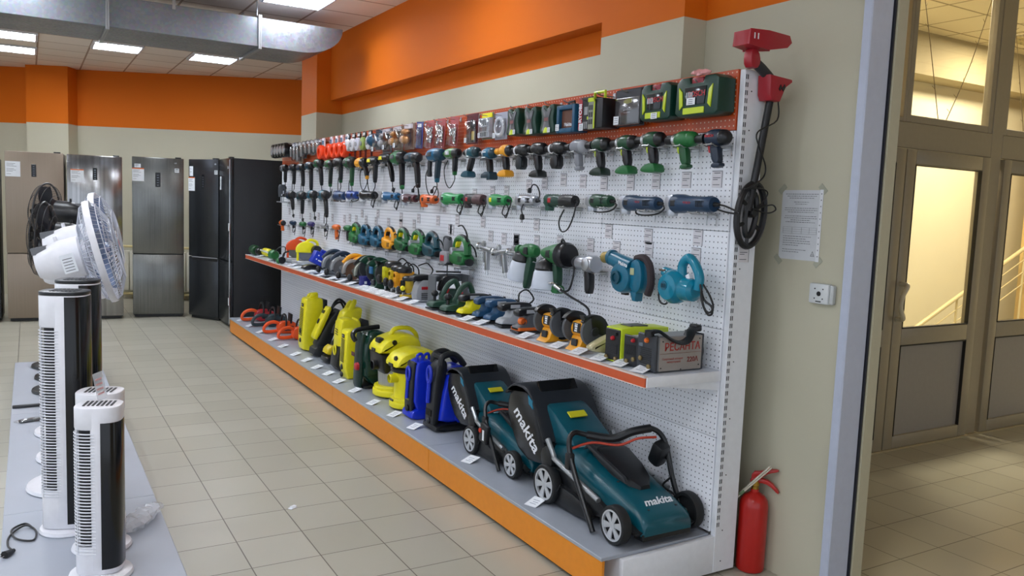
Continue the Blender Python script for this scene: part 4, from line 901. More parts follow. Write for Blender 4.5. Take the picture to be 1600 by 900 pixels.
# --- the far small corded gadgets of the lower row
for k, (sn, y, z, col, nm) in enumerate([('dark green glue gun beside the jigsaws', 2.15, 1.325, GRN, 'glue_gun'), ('small orange glue gun with looping cord', 2.47, 1.32, ORG, 'glue_gun'), ('small grey engraver with coiled cord', 2.82, 1.318, LGRY, 'engraver'),
        ('purple engraver on a hook', 3.26, 1.318, M('#33286a', .4), 'engraver'), ('green engraver left of the purple one', 3.55, 1.308, GRN, 'engraver'), ('navy engraver near the refrigerator end', 3.92, 1.307, NAVY, 'engraver')]):
    t = thing(nm, sn, 'small power tool', W(y, z), SIDE)
    MB().lathe([(.006, -.10), (.012, -.09), (.022, -.05), (.028, 0), (.026, .06), (.018, .085)], ax='x', seg=14).obj('body', col, t)
    if nm == 'glue_gun': MB().prof([(-.01, -.01), (.035, -.01), (.045, -.11), (.01, -.115)], -.014, .014, .006, 1).obj('grip', col if k else BKM, t)
    else: MB().prof([(.02, -.02), (.05, -.02), (.05, -.05), (.02, -.06)], -.012, .012, .004, 1).obj('switch', BKM, t)
    MB().tube(crv([(.08, 0, 0), (.12, 0, -.01), (.11, -.01, -.08), (.05, -.01, -.10), (.02, 0, -.05), (.06, 0, -.03), (.10, 0, -.06), (.07, 0, -.13)], 5), .004, 6).obj('cord', CORDM, t)
    hook(y, z-.03, sn); card(y, z+.08, sn, 'hanging above')
drill('small orange cordless screwdriver at the refrigerator end, lowest row', 4.35, 1.29, ORG, grip=ORG, chuck=BKM, gl=.06, s=.9, ring=None, cz=.13)
# --- spray guns
def spray_gun(sn, y, z, s=1.0, lean=0):
    t = thing('spray_gun', sn, 'spray gun', W(y, z, 1.68), SIDE, rot=(0, lean, SIDE)); t.scale = (s,)*3
    MB().lathe([(.016, -.075), (.019, -.07), (.019, -.055), (.011, -.05), (.011, .0), (.014, .02), (.012, .05), (.016, .055), (.016, .065)], ax='x', seg=14).obj('barrel', STEEL, t)
    MB().lathe([(.022, -.082), (.024, -.078), (.022, -.066)], ax='x', seg=14).obj('air_cap', CHR, t)
    MB().prof([(.0, .0), (.03, .0), (.045, -.11), (.02, -.115), (.008, -.05)], -.011, .011, .004).obj('grip', STEEL, t)
    MB().prof([(-.022, .012), (-.015, .012), (-.006, -.06), (.002, -.075), (-.006, -.078), (-.016, -.06)], -.008, .008, .001).obj('trigger', LGRY, t)
    MB().lathe([(.012, 0), (.014, .02), (.008, .03)], (-.03, 0, .008), 'z', 12).obj('cup_socket', STEEL, t)
    MB().cyl((.032, 0, -.112), (.036, 0, -.14), .007).obj('air_inlet', CHR, t)
    hook(y, z-.015, sn); return t
spray_gun('rightmost of the three silver spray guns, pointing left', -.79, 1.305, 1.05); spray_gun('middle silver spray gun, hanging lowest', -.62, 1.30, 1.15, -.1); spray_gun('leftmost of the three silver spray guns, large round cap', -.42, 1.305, 1.15, .12)
card(-.35, 1.38, 'the leftmost silver spray gun', 'hanging above'); card(-.52, 1.374, 'the middle silver spray gun', 'hanging above'); card(-.67, 1.371, 'the rightmost silver spray gun', 'hanging above')
# --- paint sprayers
def sprayer(sn, y, z, small, x=1.64):
    t = thing('paint_sprayer', sn, 'paint sprayer', W(y, z+.006, x), SIDE); t.scale = (1.1,)*3
    if small:
        MB().lathe([(.02, -.13), (.026, -.125), (.026, -.105), (.016, -.10), (.018, -.09)], ax='x', seg=16).obj('nozzle', GRN, t)
        MB().lathe([(.022, -.09), (.034, -.05), (.038, .0), (.032, .04), (.02, .055)], ax='x', seg=18).obj('body', GRN, t)
        MB().prof([(-.01, -.02), (.035, -.02), (.01, -.12), (-.02, -.20), (-.05, -.19), (-.035, -.10)], -.019, .019, .008, 1).obj('grip', M('#12402a', .4), t)
        m = MB(); m.at((-.09, 0, -.085), (0, .18, 0)); m.lathe([(.058, -.075), (.068, -.07), (.07, -.05), (.056, .02), (.05, .03)], seg=24).obj('paint_cup', M('#cdd4e0', .35), t)
        m = MB(); m.at((-.082, 0, -.048), (0, .18, 0)); m.lathe([(.053, -.008), (.056, .0), (.045, .03), (.02, .045)], seg=24).obj('cup_lid', BKM, t)
    else:
        MB().lathe([(.02, -.11), (.024, -.10), (.03, -.08), (.045, -.02), (.056, .04), (.058, .06)], ax='x', seg=22).obj('body', GRN, t)
        MB().lathe([(.059, .055), (.061, .06), (.061, .10), (.054, .115)], ax='x', seg=26).obj('motor_cap', BKM, t)
        m = MB()
        for k in range(9): m.lathe([(.0615, .062+k*.004), (.0625, .063+k*.004), (.0615, .064+k*.004)], ax='x', seg=26, cap=False)
        m.obj('vent', DGR, t)
        MB().prof([(-.01, -.035), (.04, -.045), (.045, -.16), (.015, -.16)], -.02, .02, .009, 1).obj('grip', M('#12402a', .4), t)
        MB().prof([(-.0, -.15), (.055, -.15), (.062, -.19), (-.006, -.19)], -.024, .024, .008, 1).obj('grip_end', GRN, t)
        MB().lathe([(.068, -.105), (.078, -.10), (.08, -.085), (.07, -.02), (.062, -.01)], (-.065, 0, -.075), seg=26).obj('paint_cup', M('#cdd4e0', .35), t)
        MB().lathe([(.062, -.01), (.066, .0), (.055, .03), (.03, .05)], (-.065, 0, -.075), seg=26).obj('cup_lid', BKM, t)
        MB().tube(crv([(.06, 0, -.175), (.12, 0, -.165), (.15, .0, -.11), (.13, .02, -.05), (.08, .03, .0), (.0, .04, .07), (-.03, .05, .055)], 6), .005, 6).obj('cord', CORDM, t)
    MB().prof([(-.02, -.04), (-.004, -.035), (-.006, -.075), (-.02, -.07)], -.009, .009, .003).obj('trigger', YEL, t)
    MB().prof([(-.02, -.014), (.022, -.018), (.018, .02), (-.014, .018)], -.052 if not small else -.0405, -.04 if not small else -.034, .001).obj('badge', M('#15181a', .4), t)
    hook(y-.02, z-.062, sn); return t
sprayer('large green paint sprayer with round black motor and white cup', -1.27, 1.325, False)
sprayer('smaller green paint sprayer left of the large one, its cup tilted', -1.02, 1.325, True)
card(-.67, 1.378, 'the two green paint sprayers, left card', 'above'); card(-.9, 1.38, 'the smaller green paint sprayer', 'hanging above'); card(-1.14, 1.391, 'the large green paint sprayer', 'hanging above')
# --- impact wrench
t = thing('impact_wrench', 'silver and black pneumatic impact wrench between sprayer and teal blower', 'impact wrench', W(-1.54, 1.302, 1.65), SIDE)
MB().lathe([(.012, -.118), (.02, -.11), (.034, -.085), (.036, -.06)], ax='x', seg=18).obj('nose', DGR, t)
MB().lathe([(.037, -.06), (.04, -.055), (.04, .02), (.045, .025), (.046, .065), (.04, .082)], ax='x', seg=24).obj('body', SLV, t)
MB().lathe([(.03, 0), (.032, -.006), (.02, -.012)], (.045, -.04, .0), 'y', 18).obj('regulator', STEEL, t)
MB().prof([(.0, -.03), (.05, -.03), (.055, -.15), (.015, -.152), (.005, -.08)], -.02, .02, .008, 1).obj('grip', BKM, t)
MB().prof([(-.02, -.035), (-.012, -.035), (-.006, -.06), (.004, -.068), (.0, -.075), (-.015, -.065)], -.01, .01, .002).obj('trigger', LGRY, t); MB().cyl((.035, 0, -.15), (.036, 0, -.165), .008).obj('air_inlet', CHR, t)
hook(-1.56, 1.255, 'the silver impact wrench'); card(-1.43, 1.39, 'the silver impact wrench', 'hanging above')
# --- blowers
TB = M('#0f6683', .28)
t = thing('air_blower', 'large teal blower with a long nozzle and dark sanding belt behind it', 'blower', W(-1.90, 1.283, 1.63), SIDE); t.scale = (.93,)*3
n_ = 28; hs = [(-.02+.078*math.cos(2*PI*k/n_), -.02+.078*math.sin(2*PI*k/n_)) for k in range(n_)]
MB().lathe([(.05, -.05), (.072, -.043), (.08, -.02), (.08, .03), (.065, .045)], (-.015, 0, -.02), 'y', 30).obj('volute', TB, t)
MB().lathe([(.030, .0), (.034, -.004), (.034, -.014), (.022, -.016), (.02, -.004)], (-.025, -.05, -.02), 'y', 22, cap=False).lathe([(.021, -.006), (.008, -.007)], (-.025, -.05, -.02), 'y', 22).obj('air_inlet', M('#0b4a5e', .4), t)
MB().tube([(-.145, 0, .072), (-.10, 0, .062), (-.03, 0, .045), (.04, .0, .03)], .036, 18, r1=.046).obj('nozzle', TB, t)
MB().lathe([(.036, 0), (.041, .006), (.041, .025), (.037, .03)], (-.15, 0, .072), 'x', 20).obj('nozzle_rim', M('#0e5a75', .35), t)
MB().cyl((-.20, 0, .068), (-.15, 0, .072), .030, .033, seg=14).obj('brass_tip', M('#9c8a4a', .4, .5), t)
MB().prof([(.04, -.06), (.045, .06), (.09, .085), (.125, .06), (.14, -.01), (.13, -.07), (.09, -.095)], -.03, .04, .01, 1).obj('motor_housing', TB, t)
MB().prof([(.05, -.08), (.07, -.13), (.095, -.13), (.10, -.08)], -.025, .025, .006).obj('rear_foot', TB, t)
m = MB(); m.tube(crv([(.06, 0, .08), (.12, 0, .088), (.165, 0, .05), (.18, 0, -.03), (.16, 0, -.09)], 5), .019, 10); m.obj('sanding_belt', M('#33282c', .7), t)
MB().prof([(-.09, -.0), (-.06, -.0), (-.04, -.115), (-.075, -.115)], .02, .05, .005).obj('back_grip', BKM, t)
MB().box(.055, .085, -.034, -.029, .0, .035, .002).obj('yellow_label', M('#b4b890', .4), t)
text('logo', 'Makita', .026, LT, t, (.015, -.049, .05), (PI/2, .16, 0), .0006, 1.05, .0006)
hook(-1.82, 1.20, 'the large teal blower'); card(-1.65, 1.387, 'the large teal blower', 'hanging above'); card(-1.90, 1.397, 'the sanding belt of the large blower', 'hanging above')
t = thing('air_blower', 'glossy teal blower with loop handle and coiled cord, nearest the shelf end', 'blower', W(-2.27, 1.272, 1.63), SIDE)
GT = M('#0e7f9c', .12)
MB().lathe([(.03, -.062), (.055, -.056), (.073, -.03), (.076, .0), (.068, .035), (.05, .045)], (-.035, 0, -.015), 'y', 30).obj('volute', GT, t)
MB().tube([(-.115, 0, .045), (-.08, 0, .035), (-.02, 0, .02)], .022, 14, r1=.034).obj('nozzle', GT, t)
MB().box(-.125, -.085, -.026, .01, .046, .056, .003).obj('nozzle_opening', M('#5a4638', .5), t)
MB().lathe([(.05, -.02), (.052, .03), (.048, .075), (.03, .088)], ax='x', seg=22, c=(0, 0, -.02)).obj('motor_housing', GT, t)
MB().tube(crv([(.0, 0, .035), (.0, 0, .085), (.035, 0, .115), (.075, 0, .09), (.105, 0, .04), (.10, 0, -.015)], 6), .021, 12).obj('loop_handle', GT, t)
MB().prof([(.03, .04), (.05, .05), (.06, .03), (.04, .02)], -.012, .012, .003).obj('trigger', LT, t)
MB().lathe([(.02, 0), (.02, -.003)], (-.045, -.0615, -.01), 'y', 20).obj('inlet_cap', M('#0c5f78', .3), t)
text('emblem', 'm', .034, M('#0a3a4a', .4), t, (-.045, -.066, -.008), FRONT, .0008, 1.1, .001)
m = MB(); cpts = [(.105, 0, .04), (.125, -.01, .0), (.15, -.01, -.05), (.185, 0, -.075), (.19, 0, -.105), (.165, 0, -.11), (.145, -.01, -.07), (.13, -.01, -.02), (.145, -.02, -.04), (.165, -.02, -.085), (.185, -.01, -.10), (.195, 0, -.075), (.17, 0, -.03), (.13, 0, .01)]
m.tube(crv(cpts, 5), .0048, 6).tube(crv([(-.07, 0, -.075), (-.10, 0, -.10), (-.15, .01, -.09), (-.165, .02, -.04), (-.14, .03, .0), (-.09, .04, -.01)], 6), .0045, 6).obj('cord', CORDM, t)
hook(-2.24, 1.205, 'the glossy teal blower'); card(-2.22, 1.39, 'the glossy teal blower', 'hanging above')
# extra cards under the grinder row that belong to the row below
for y, z, w_ in ((-1.90, 1.457, 'left of centre under the second navy grinder'), (-2.22, 1.469, 'under the nearest navy grinder, lower'), (.21, 1.375, 'left of the lone green jigsaw'), (.43, 1.38, 'above the grey and red trimmer'), (.14, 1.467, 'under the long green grinder, right card')):
    pass
card(1.748 and -2.10, 1.42, 'the metal detector, on the board edge', 'near') if False else None
t = dup(_card, (1.815, -2.4355, 1.415), 0, 'printed price card on the white shelf end below the metal detector')
t['group'] = 'price cards on the perforated wall'

# ================================================================== TOP ROW: CASES, BLISTER PACKS, DISCS
def tophook(y, what, z=2.17):
    lab = short('long hook holding', what)
    global _th
    if _th is None:
        t = thing('wire_hook', lab, 'hook', (BX-.003, y, z), SIDE, 'long hooks on the orange boards'); MB().tube(crv([(0, 0, -.008), (0, -.08, -.008), (0, -.105, -.002), (0, -.112, .004)], 4), .0028, 6).obj('prong', STEEL, t); MB().box(-.01, .01, -.004, 0, -.02, .01, .001).obj('clip', STEEL, t); _th = t; return t
    return dup(_th, (BX-.003, y, z), SIDE, lab)
_th = None
def bosch_case(sn, y0_, y1_, z0_, z1_, big):
    w, h = y0_-y1_, z1_-z0_; t = thing('tool_case', sn, 'tool case', (1.72, (y0_+y1_)/2, (z0_+z1_)/2), SIDE)
    CG = M('#0f3a2e', .38); a = w/2; b = h/2
    MB().prof([(-a, -b*.8), (-a*.95, b*.75), (-a*.75, b), (-a*.35, b), (-a*.28, b*.68), (a*.28, b*.68), (a*.35, b), (a*.8, b), (a, b*.8), (a, -b*.85), (a*.85, -b), (-a*.85, -b)], -.075, .028, .012, 0).obj('shell', CG, t)
    MB().prof([(-a*.5, b*.45), (a*.5, b*.45), (a*.42, -b*.45), (-a*.42, -b*.45)], -.079, -.074, .001).obj('window', M('#23292c', .12), t)
    for s_ in (-1, 1): MB().prof([(s_*a*.78, b*.5), (s_*a*.62, b*.25), (s_*a*.58, -b*.45), (s_*a*.72, -b*.65)], -.080, -.073, .001).obj('yellow_clasp', LIME, t)
    MB().box(-a*.55, a*.42, -.0795, -.074, -b*.9, -b*.58, .001).obj('yellow_strip', LIME, t)
    MB().box(-a*.27, a*.27, -.07, .0, b*.58, b*.95, .006).obj('red_handle', M('#8f2230', .35), t)
    text('logo', 'BOSCH', .032, RED, t, (.01, -.0805, b*.08), FRONT, .0005, 1.0, .0005)
    m = MB().mat(0).box(-a*.1 if not big else -a*.35, a*.3 if not big else a*.05, -.084, -.0835, -b*.95 if not big else -b*.45, -b*.62 if not big else -b*.1).mat(1)
    zc_ = -b*.78 if not big else -b*.28; xc_ = a*.1 if not big else -a*.15
    for k in (-1, 0, 1): m.box(xc_-.014, xc_+.012, -.0845, -.084, zc_+k*.008-.001, zc_+k*.008+.001)
    m.obj('price_sticker', [CARD, INK], t); m = MB()
    for k in range(4): m.cyl((-a*.38+k*.011, -.080, b*.2), (-a*.38+k*.011, -.080, -b*.1), .0035, seg=6)
    m.obj('drill_bit', STEEL, t); tophook(t.location.y, sn, z1_-.02); return t
c = bosch_case('dark green bit case nearest the shelf end, largest, red handle', -2.14, -2.40, 1.99, 2.155, True)
tag(crumple(1.64, -2.30, 2.165, .05, .02, .014, PI/2+.2, 8, 9).obj('plastic_wrap', M('#e0a0a0', .25)), 'crumpled pinkish wrap on the handle of the largest green case', 'plastic wrap')
bosch_case('dark green bit case second from the shelf end', -1.90, -2.11, 1.99, 2.152, False)
def pack(sn, y, zt, w, h, col, th=.02, cat='blister pack', nm='blister_pack', parts=(), film=True, x=1.70, lean=0, tilt=0, filmmat=None):
    t = thing(nm, sn, cat, (x, y, zt), SIDE, rot=(0, lean, SIDE+tilt))
    if y > .8: t.scale = (1.2, 3.2, 1.12)
    MB().box(-w/2, w/2, 0, .003, -h, 0, .001).obj('backing_card', col, t)
    for nme, f in parts: f(t, nme)
    if film: MB().prof([(-w*.46, -h*.97), (w*.46, -h*.97), (w*.46, -h*.25), (-w*.46, -h*.25)], -th, .0, .006).obj('clear_cover', filmmat or FILM, t)
    tophook(y, sn, zt-.012); return t
def pbox(x0, x1, z0, z1, y0, y1, m_, b=.001): return lambda t, n: MB().box(x0, x1, y0, y1, z0, z1, b).obj(n, m_, t)
def ptext(s, size, m_, x, z, y, rot=0, **k): return lambda t, n: text(n, s, size, m_, t, (x, y, z), (PI/2, -rot, 0), .0005, **k)
def sticker(x, z, y, s=.03): 
    def f(t, n):
        m = MB().mat(0).box(x-s/2, x+s/2, y-.001, y, z-s/2, z+s/2).mat(1)
        for k in (-1, 0, 1): m.box(x-s*.35, x+s*.3, y-.0015, y-.001, z+k*s*.25-.001, z+k*s*.25+.001)
        return m.obj(n, [CARD, INK], t)
    return f
pack('black drill-bit set in crinkled film between two bright cases', -1.77, 2.16, .205, .18, M('#1e1f24', .3), .028, cat='tool set', nm='tool_set', parts=[('tool_block', pbox(-.095, .095, -.172, -.006, -.022, .0, M('#24252a', .35), .004)), ('emblem', lambda t, n: MB().prof([(-.03, -.06), (.0, -.05), (.035, -.055), (.03, -.07), (0, -.075), (-.025, -.07)], -.0235, -.022, 0).obj(n, M('#8a8c2c', .4), t)), ('print_line', lambda t, n: MB().box(-.03, .03, -.0235, -.022, -.103, -.1).box(-.025, .02, -.0235, -.022, -.117, -.114).obj(n, LGRY, t)), ('price_sticker', sticker(-.072, -.15, -.03, .04))])
# black case with lime handle
t = thing('tool_case', 'black bit case with lime green carrying handle', 'tool case', (1.72, -1.575, 2.06), SIDE)
MB().box(-.055, .055, -.085, .025, -.08, .065, .005).obj('shell', M('#17181b', .4), t)
MB().box(-.058, -.012, -.09, -.08, -.085, .07, .003).obj('front_panel', M('#8a8d80', .4), t); m = MB()
m.box(-.058, .0, -.094, -.088, .05, .07, .002).box(-.008, .0, -.094, -.088, -.083, .07, .002).tube([(-.045, -.06, .065), (-.045, -.06, .098), (.04, -.06, .098), (.04, -.06, .065)], .008, 8); m.obj('lime_handle', LIME, t)
m = MB()
for k in range(3):
    for j in range(2): m.box(-.05+j*.018, -.037+j*.018, -.0915, -.0895, -.06+k*.035, -.035+k*.035, .001)
m.obj('bit_tray', DGR, t); tophook(-1.575, 'the black case with lime handle', 2.15)
pack('red and black bit set with large white letters up its left side', -1.44, 2.147, .115, .165, M('#16171a', .35), .02, cat='tool set', nm='tool_set', film=False, x=1.69, parts=[('box', pbox(-.0575, .0575, -.165, 0, -.02, .05, M('#16171a', .35), .003)), ('red_band', pbox(-.057, -.028, -.163, -.002, -.022, -.02, M('#b01c2c', .35), 0)), ('brand_lettering', ptext('RYOBI', .034, LT, -.042, -.08, -.0225, PI/2, bold=.0012)), ('bit_row', lambda t, n: MB().box(-.02, -.012, -.022, -.02, -.16, -.125).box(-.005, .003, -.022, -.02, -.16, -.125).box(.01, .018, -.022, -.02, -.16, -.125).box(.026, .034, -.022, -.02, -.16, -.125).box(.042, .05, -.022, -.02, -.16, -.125).obj(n, LGRY, t)), ('price_sticker', sticker(-.03, -.15, -.0235, .036)), ('print_patch', pbox(-.01, .02, -.09, -.05, -.0215, -.02, LGRY, 0)), ('lime_mark', pbox(.015, .03, -.115, -.10, -.0215, -.02, LIME, 0))])
t = thing('tool_case', 'teal bit case with an open window and price sticker', 'tool case', (1.72, -1.285, 2.055), SIDE); TC = M('#0d4f70', .35)
m = MB(); frame_rect(m, -.085, .085, -.08, .065, .025, -.07, .02, .005); m.box(-.08, .08, -.0, .018, -.07, .05); m.obj('shell', TC, t)
MB().box(-.058, .058, -.05, -.045, -.052, .038).obj('window', M('#6a4534', .3), t); MB().tube([(-.03, -.03, .06), (-.025, -.03, .085), (.025, -.03, .085), (.03, -.03, .06)], .006, 8).obj('handle', BKM, t)
text('logo', 'Makita', .026, LT, t, (0, -.0505, -.036), FRONT, .0005, 1, .0005); sticker(-.07, -.05, -.071, .034)(t, 'price_sticker'); tophook(-1.285, 'the teal case', 2.14)
def x_case(sn, y, z):
    t = thing('tool_case', sn, 'tool case', (1.72, y, z), SIDE); CG = M('#123b2d', .38)
    MB().prof([(-.07, -.08), (-.075, -.05), (-.055, 0), (-.07, .055), (-.055, .08), (-.02, .075), (0, .055), (.02, .075), (.055, .08), (.07, .055), (.055, 0), (.075, -.05), (.07, -.08)], -.065, .022, .01, 1).obj('shell', CG, t)
    MB().prof([(-.042, -.065), (-.026, -.02), (-.026, .01), (-.045, .05), (-.03, .06), (0, .04), (.03, .06), (.045, .05), (.026, .01), (.026, -.02), (.042, -.065)], -.069, -.064, .001).obj('window', M('#585a5c', .25), t)
    MB().prof([(-.026, -.076), (-.016, -.052), (.0, -.045), (.016, -.052), (.026, -.076)], -.0715, -.068, .001).obj('yellow_label', LIME, t)
    MB().box(-.018, .018, -.0715, -.069, -.012, .006).obj('red_label', M('#8a5a5a', .4), t); sticker(.032, -.062, -.072, .026)(t, 'price_sticker'); tophook(y, sn, z+.085); return t
x_case('X-shaped dark green case beside the teal case', -1.10, 2.06); x_case('X-shaped dark green case, middle of three', -.92, 2.062); x_case('X-shaped dark green case, leftmost of three', -.73, 2.07)
WH = M('#c8ccd4', .3)
pack('round clear bag of white clips beside the leftmost X-shaped case', -.52, 2.145, .15, .165, M('#a9adbc', .3), .02, nm='clip_bag', cat='bag', parts=[('coil', lambda t, n: MB().tube([(.05*math.cos(2*PI*k/24), -.012, -.09+.05*math.sin(2*PI*k/24)) for k in range(24)], .012, 6, closed=True).obj(n, WH, t)), ('price_sticker', sticker(-.05, -.14, -.022, .03))])
def organizer(t, n):
    m = MB(); frame_rect(m, -.07, .07, -.155, -.035, .005, -.03, -.002, 0)
    for x in (-.03, .005, .038): m.box(x-.002, x+.002, -.03, -.002, -.15, -.04)
    for z in (-.085, -.12): m.box(-.07, .07, -.03, -.002, z-.002, z+.002)
    return m.obj(n, WH, t)
pack('small-parts organiser box of clear compartments under a yellow header card', -.35, 2.155, .15, .165, M('#7d7f62', .4), .032, nm='organiser_box', cat='organiser', parts=[('header_card', pbox(-.07, .06, -.03, -.002, -.006, 0, YEL, .001)), ('divider', organizer), ('contents', pbox(-.06, .06, -.15, -.04, -.015, -.003, M('#6c6e66', .5), .003)), ('price_sticker', sticker(-.055, -.14, -.033, .028))])
pack('maroon blister card with a round black wheel and yellow label', -.14, 2.165, .16, .195, M('#5c1c28', .35), .02, parts=[('wheel', lambda t, n: MB().lathe([(.03, 0), (.032, -.012), (.012, -.016)], (.015, 0, -.07), 'y', 18).obj(n, BKM, t)), ('lower_panel', pbox(-.07, .07, -.185, -.10, -.006, 0, M('#2a1218', .4), 0)), ('yellow_label', pbox(.01, .045, -.17, -.115, -.009, -.006, M('#c8b060', .5), 0)), ('price_sticker', sticker(-.055, -.17, -.021, .03))])
for k, (y, l) in enumerate([(.12, 'rightmost of three clear bags of metal clamps on red cards'), (.32, 'middle of three clear bags of metal clamps on red cards'), (.50, 'leftmost of three clear bags of metal clamps on red cards')]):
    def clamps(t, n, k=k):
        r = random.Random(k); m = MB()
        for i in range(9): a = r.uniform(0, 3); cx, cz_ = r.uniform(-.04, .04), -.06-r.random()*.1; m.tube([(cx+.02*math.cos(q), -.01-.005*math.sin(q+a), cz_+.022*math.sin(q)) for q in [2*PI*j/10 for j in range(10)]], .0045, 5, closed=True)
        return m.obj(n, CHR, t)
    pack(l, y, 2.165, .13, .20, M('#a04a4c', .35), .022, nm='clamp_bag', cat='bag', parts=[('clamp', clamps)], lean=.1)
pack('tall blue-tinted bag of rods beside the clamp bags', .69, 2.17, .12, .195, M('#42528c', .25), .016, nm='rod_bag', cat='bag', parts=[('header', pbox(-.03, .03, -.04, -.015, -.004, 0, LT, 0)), ('rod', pbox(-.01, .035, -.17, -.06, -.012, -.002, M('#323c64', .4), .003))], lean=.06)
for k, (y, c1, l) in enumerate([(.88, '#8a7060', 'brown and clear blister pack, right of the matching one'), (1.10, '#7c6a5c', 'brown and clear blister pack beside the grey hook pack'), (1.33, '#5f6670', 'clear pack of grey hooks with a white price sticker')]):
    pack(l, y, 2.17-.005*k, .15, .175, M(c1, .4), .03, parts=[('contents', lambda t, n, c1=c1: MB().ell((0, -.012, -.11), (.05, .012, .03), 12, 6).ell((.01, -.012, -.06), (.045, .01, .02), 12, 6).obj(n, M('#c08a50' if c1 != '#5f6670' else '#8a8d94', .3, .3), t)), ('header', pbox(-.06, .05, -.035, -.005, -.004, 0, M('#d0cdd4', .4), 0)), ('price_sticker', sticker(-.05, -.15, -.031, .03))])
pack('teal rounded pack with a dark header', 1.50, 2.165, .13, .15, M('#12364c', .35), .03, parts=[('contents', lambda t, n: MB().ell((0, -.012, -.085), (.055, .022, .05), 14, 8).obj(n, M('#0f4a6a', .3), t))], film=False)
def disc_pack(sn, y, z, col, strap):
    t = thing('disc_pack', sn, 'disc pack', (1.69, y, z), SIDE); t.scale = (1.1, 2.6, 1.15)
    MB().lathe([(.048, 0), (.05, -.005), (.048, -.012), (.03, -.014)], (0, 0, -.035), 'y', 24).obj('disc', col, t); MB().lathe([(.016, 0), (.018, -.004)], (0, -.0135, -.035), 'y', 14).obj('disc_centre', LGRY, t)
    MB().box(-.03, .03, -.004, .0, .0, .055, .001).obj('header_card', BKM, t); MB().box(-.022, .022, -.006, -.004, .025, .045).obj('header_label', CARD, t)
    MB().lathe([(.052, .004), (.054, -.0)], (0, 0, -.035), 'y', 24).obj('backing_disc', BKM, t)
    if strap: MB().tube(crv([(.01, 0, -.08), (.014, 0, -.12), (.008, 0, -.16)], 4), .004, 5).obj('hanging_cord', M('#6b3030', .6), t)
    tophook(y, sn, z+.05)
for k, (y, cc) in enumerate([(1.66, '#d8dade'), (1.80, '#8aa050'), (1.93, '#c8cad8'), (2.06, '#d8d8dc'), (2.2, '#d8dade')]):
    disc_pack('white disc on a black header card, number %s from the teal rounded pack' % ['one', 'two', 'three', 'four', 'five'][k], y, 2.10, M(cc, .35), True)
RR = M('#f04418', .35)
def reel(sn, y, z):
    t = thing('tape_reel', sn, 'reel', (1.69, y, z), SIDE); t.scale = (1.15, 2.2, 1.25)
    MB().lathe([(.03, .012), (.05, .012), (.056, .004), (.056, -.02), (.05, -.026), (.03, -.026), (.03, .012)], (0, 0, -.06), 'y', 22, cap=False).obj('reel_ring', RR, t)
    MB().prof([(-.035, -.02), (.03, -.025), (.035, .05), (-.03, .05)], -.006, 0, .001).obj('header_card', M('#d8d0d8', .35), t); MB().box(-.02, .02, -.0075, -.006, -.0, .03).obj('header_label', M('#507a9a', .4), t); tophook(y, sn, z+.045)
for k, y in enumerate([2.24, 2.38, 2.52, 2.68, 2.92]): reel('bright red-orange ring reel with white header, %s from the right of five' % ['first', 'second', 'third', 'fourth', 'fifth'][k], y, 2.10)
for k, (y, cc, h, l) in enumerate([(3.06, '#8a2c2c', .14, 'thin red-edged pack left of the red reels'), (3.19, '#6a6e74', .13, 'grey pack third from the red reels'), (3.33, '#a0a098', .14, 'pale grey pack fourth from the red reels'), (3.47, '#5c6474', .13, 'slate blue pack fifth from the red reels'), (3.62, '#22333c', .16, 'long dark teal pack'), (3.76, '#a8a08c', .20, 'longest beige pack hanging lowest'), (3.88, '#2a3a34', .18, 'dark green pack left of the beige one'), (4.0, '#4a5c80', .15, 'blue pack right of the dark shoe-shaped discs')]):
    pack(l, y, 2.17, .10, h, M(cc, .35), .016, parts=[('contents', pbox(-.035, .035, -h*.9, -h*.35, -.012, -.002, M('#77797c', .4), .003)), ('header_label', pbox(-.03, .03, -.035, -.01, -.004, 0, LT, 0))])
for k, y in enumerate([4.12, 4.24, 4.36, 4.48, 4.61]):
    sn = 'black oval wire-wheel pack, %s from the refrigerator end' % ['fifth', 'fourth', 'third', 'second', 'first'][k]
    t = thing('brush_pack', sn, 'brush pack', (1.66, y, 2.12), SIDE); t.scale = (1.05, 1.5, 1.2)
    MB().lathe([(.055, .03), (.062, .02), (.066, -.01), (.06, -.03)], (0, 0, -.02), 'y', 20).obj('wheel', BKM, t); MB().lathe([(.038, -.03), (.036, -.036), (.012, -.038)], (0, 0, -.02), 'y', 18).obj('wheel_centre', SLV, t); tophook(y, sn, 2.175)
# ================================================================== TOOLS STANDING ON THE SHELF
# local x runs from the aisle into the shelf, local y away from the camera
SZ = .913; DZ = .183
_fc = None
def fcard(x, y, z, what, rz=0, up=.18):
    global _fc
    lab = short('white price card lying before', what)
    if _fc is None:
        t = thing('price_card', lab, 'price card', (x, y, z), rz, 'white price cards lying on shelf and deck'); m = MB(); m.at((0, 0, .0102), (0, -.22, 0)); m.mat(0).box(-.042, .042, -.034, .034, 0, .0015).mat(1)
        for a, b, w_ in ((-.02, -.018, .018), (-.005, -.02, .01), (.012, -.018, .02)): m.box(a, a+.004, b, w_, .0015, .002)
        m.obj('card', [CARD, M('#9aa0b0', .6)], t); _fc = t; return t
    return dup(_fc, (x, y, z), rz, lab)
def vtext(s, size, m_, par, x, y, z, rx=PI/2, ry=0, rz=0, **k): return text('logo', s, size, m_, par, (x, y, z), (rx, ry, rz), .0006, 1.0, .0005, **k)
LEFT = -PI/2           # text facing the aisle (-x)
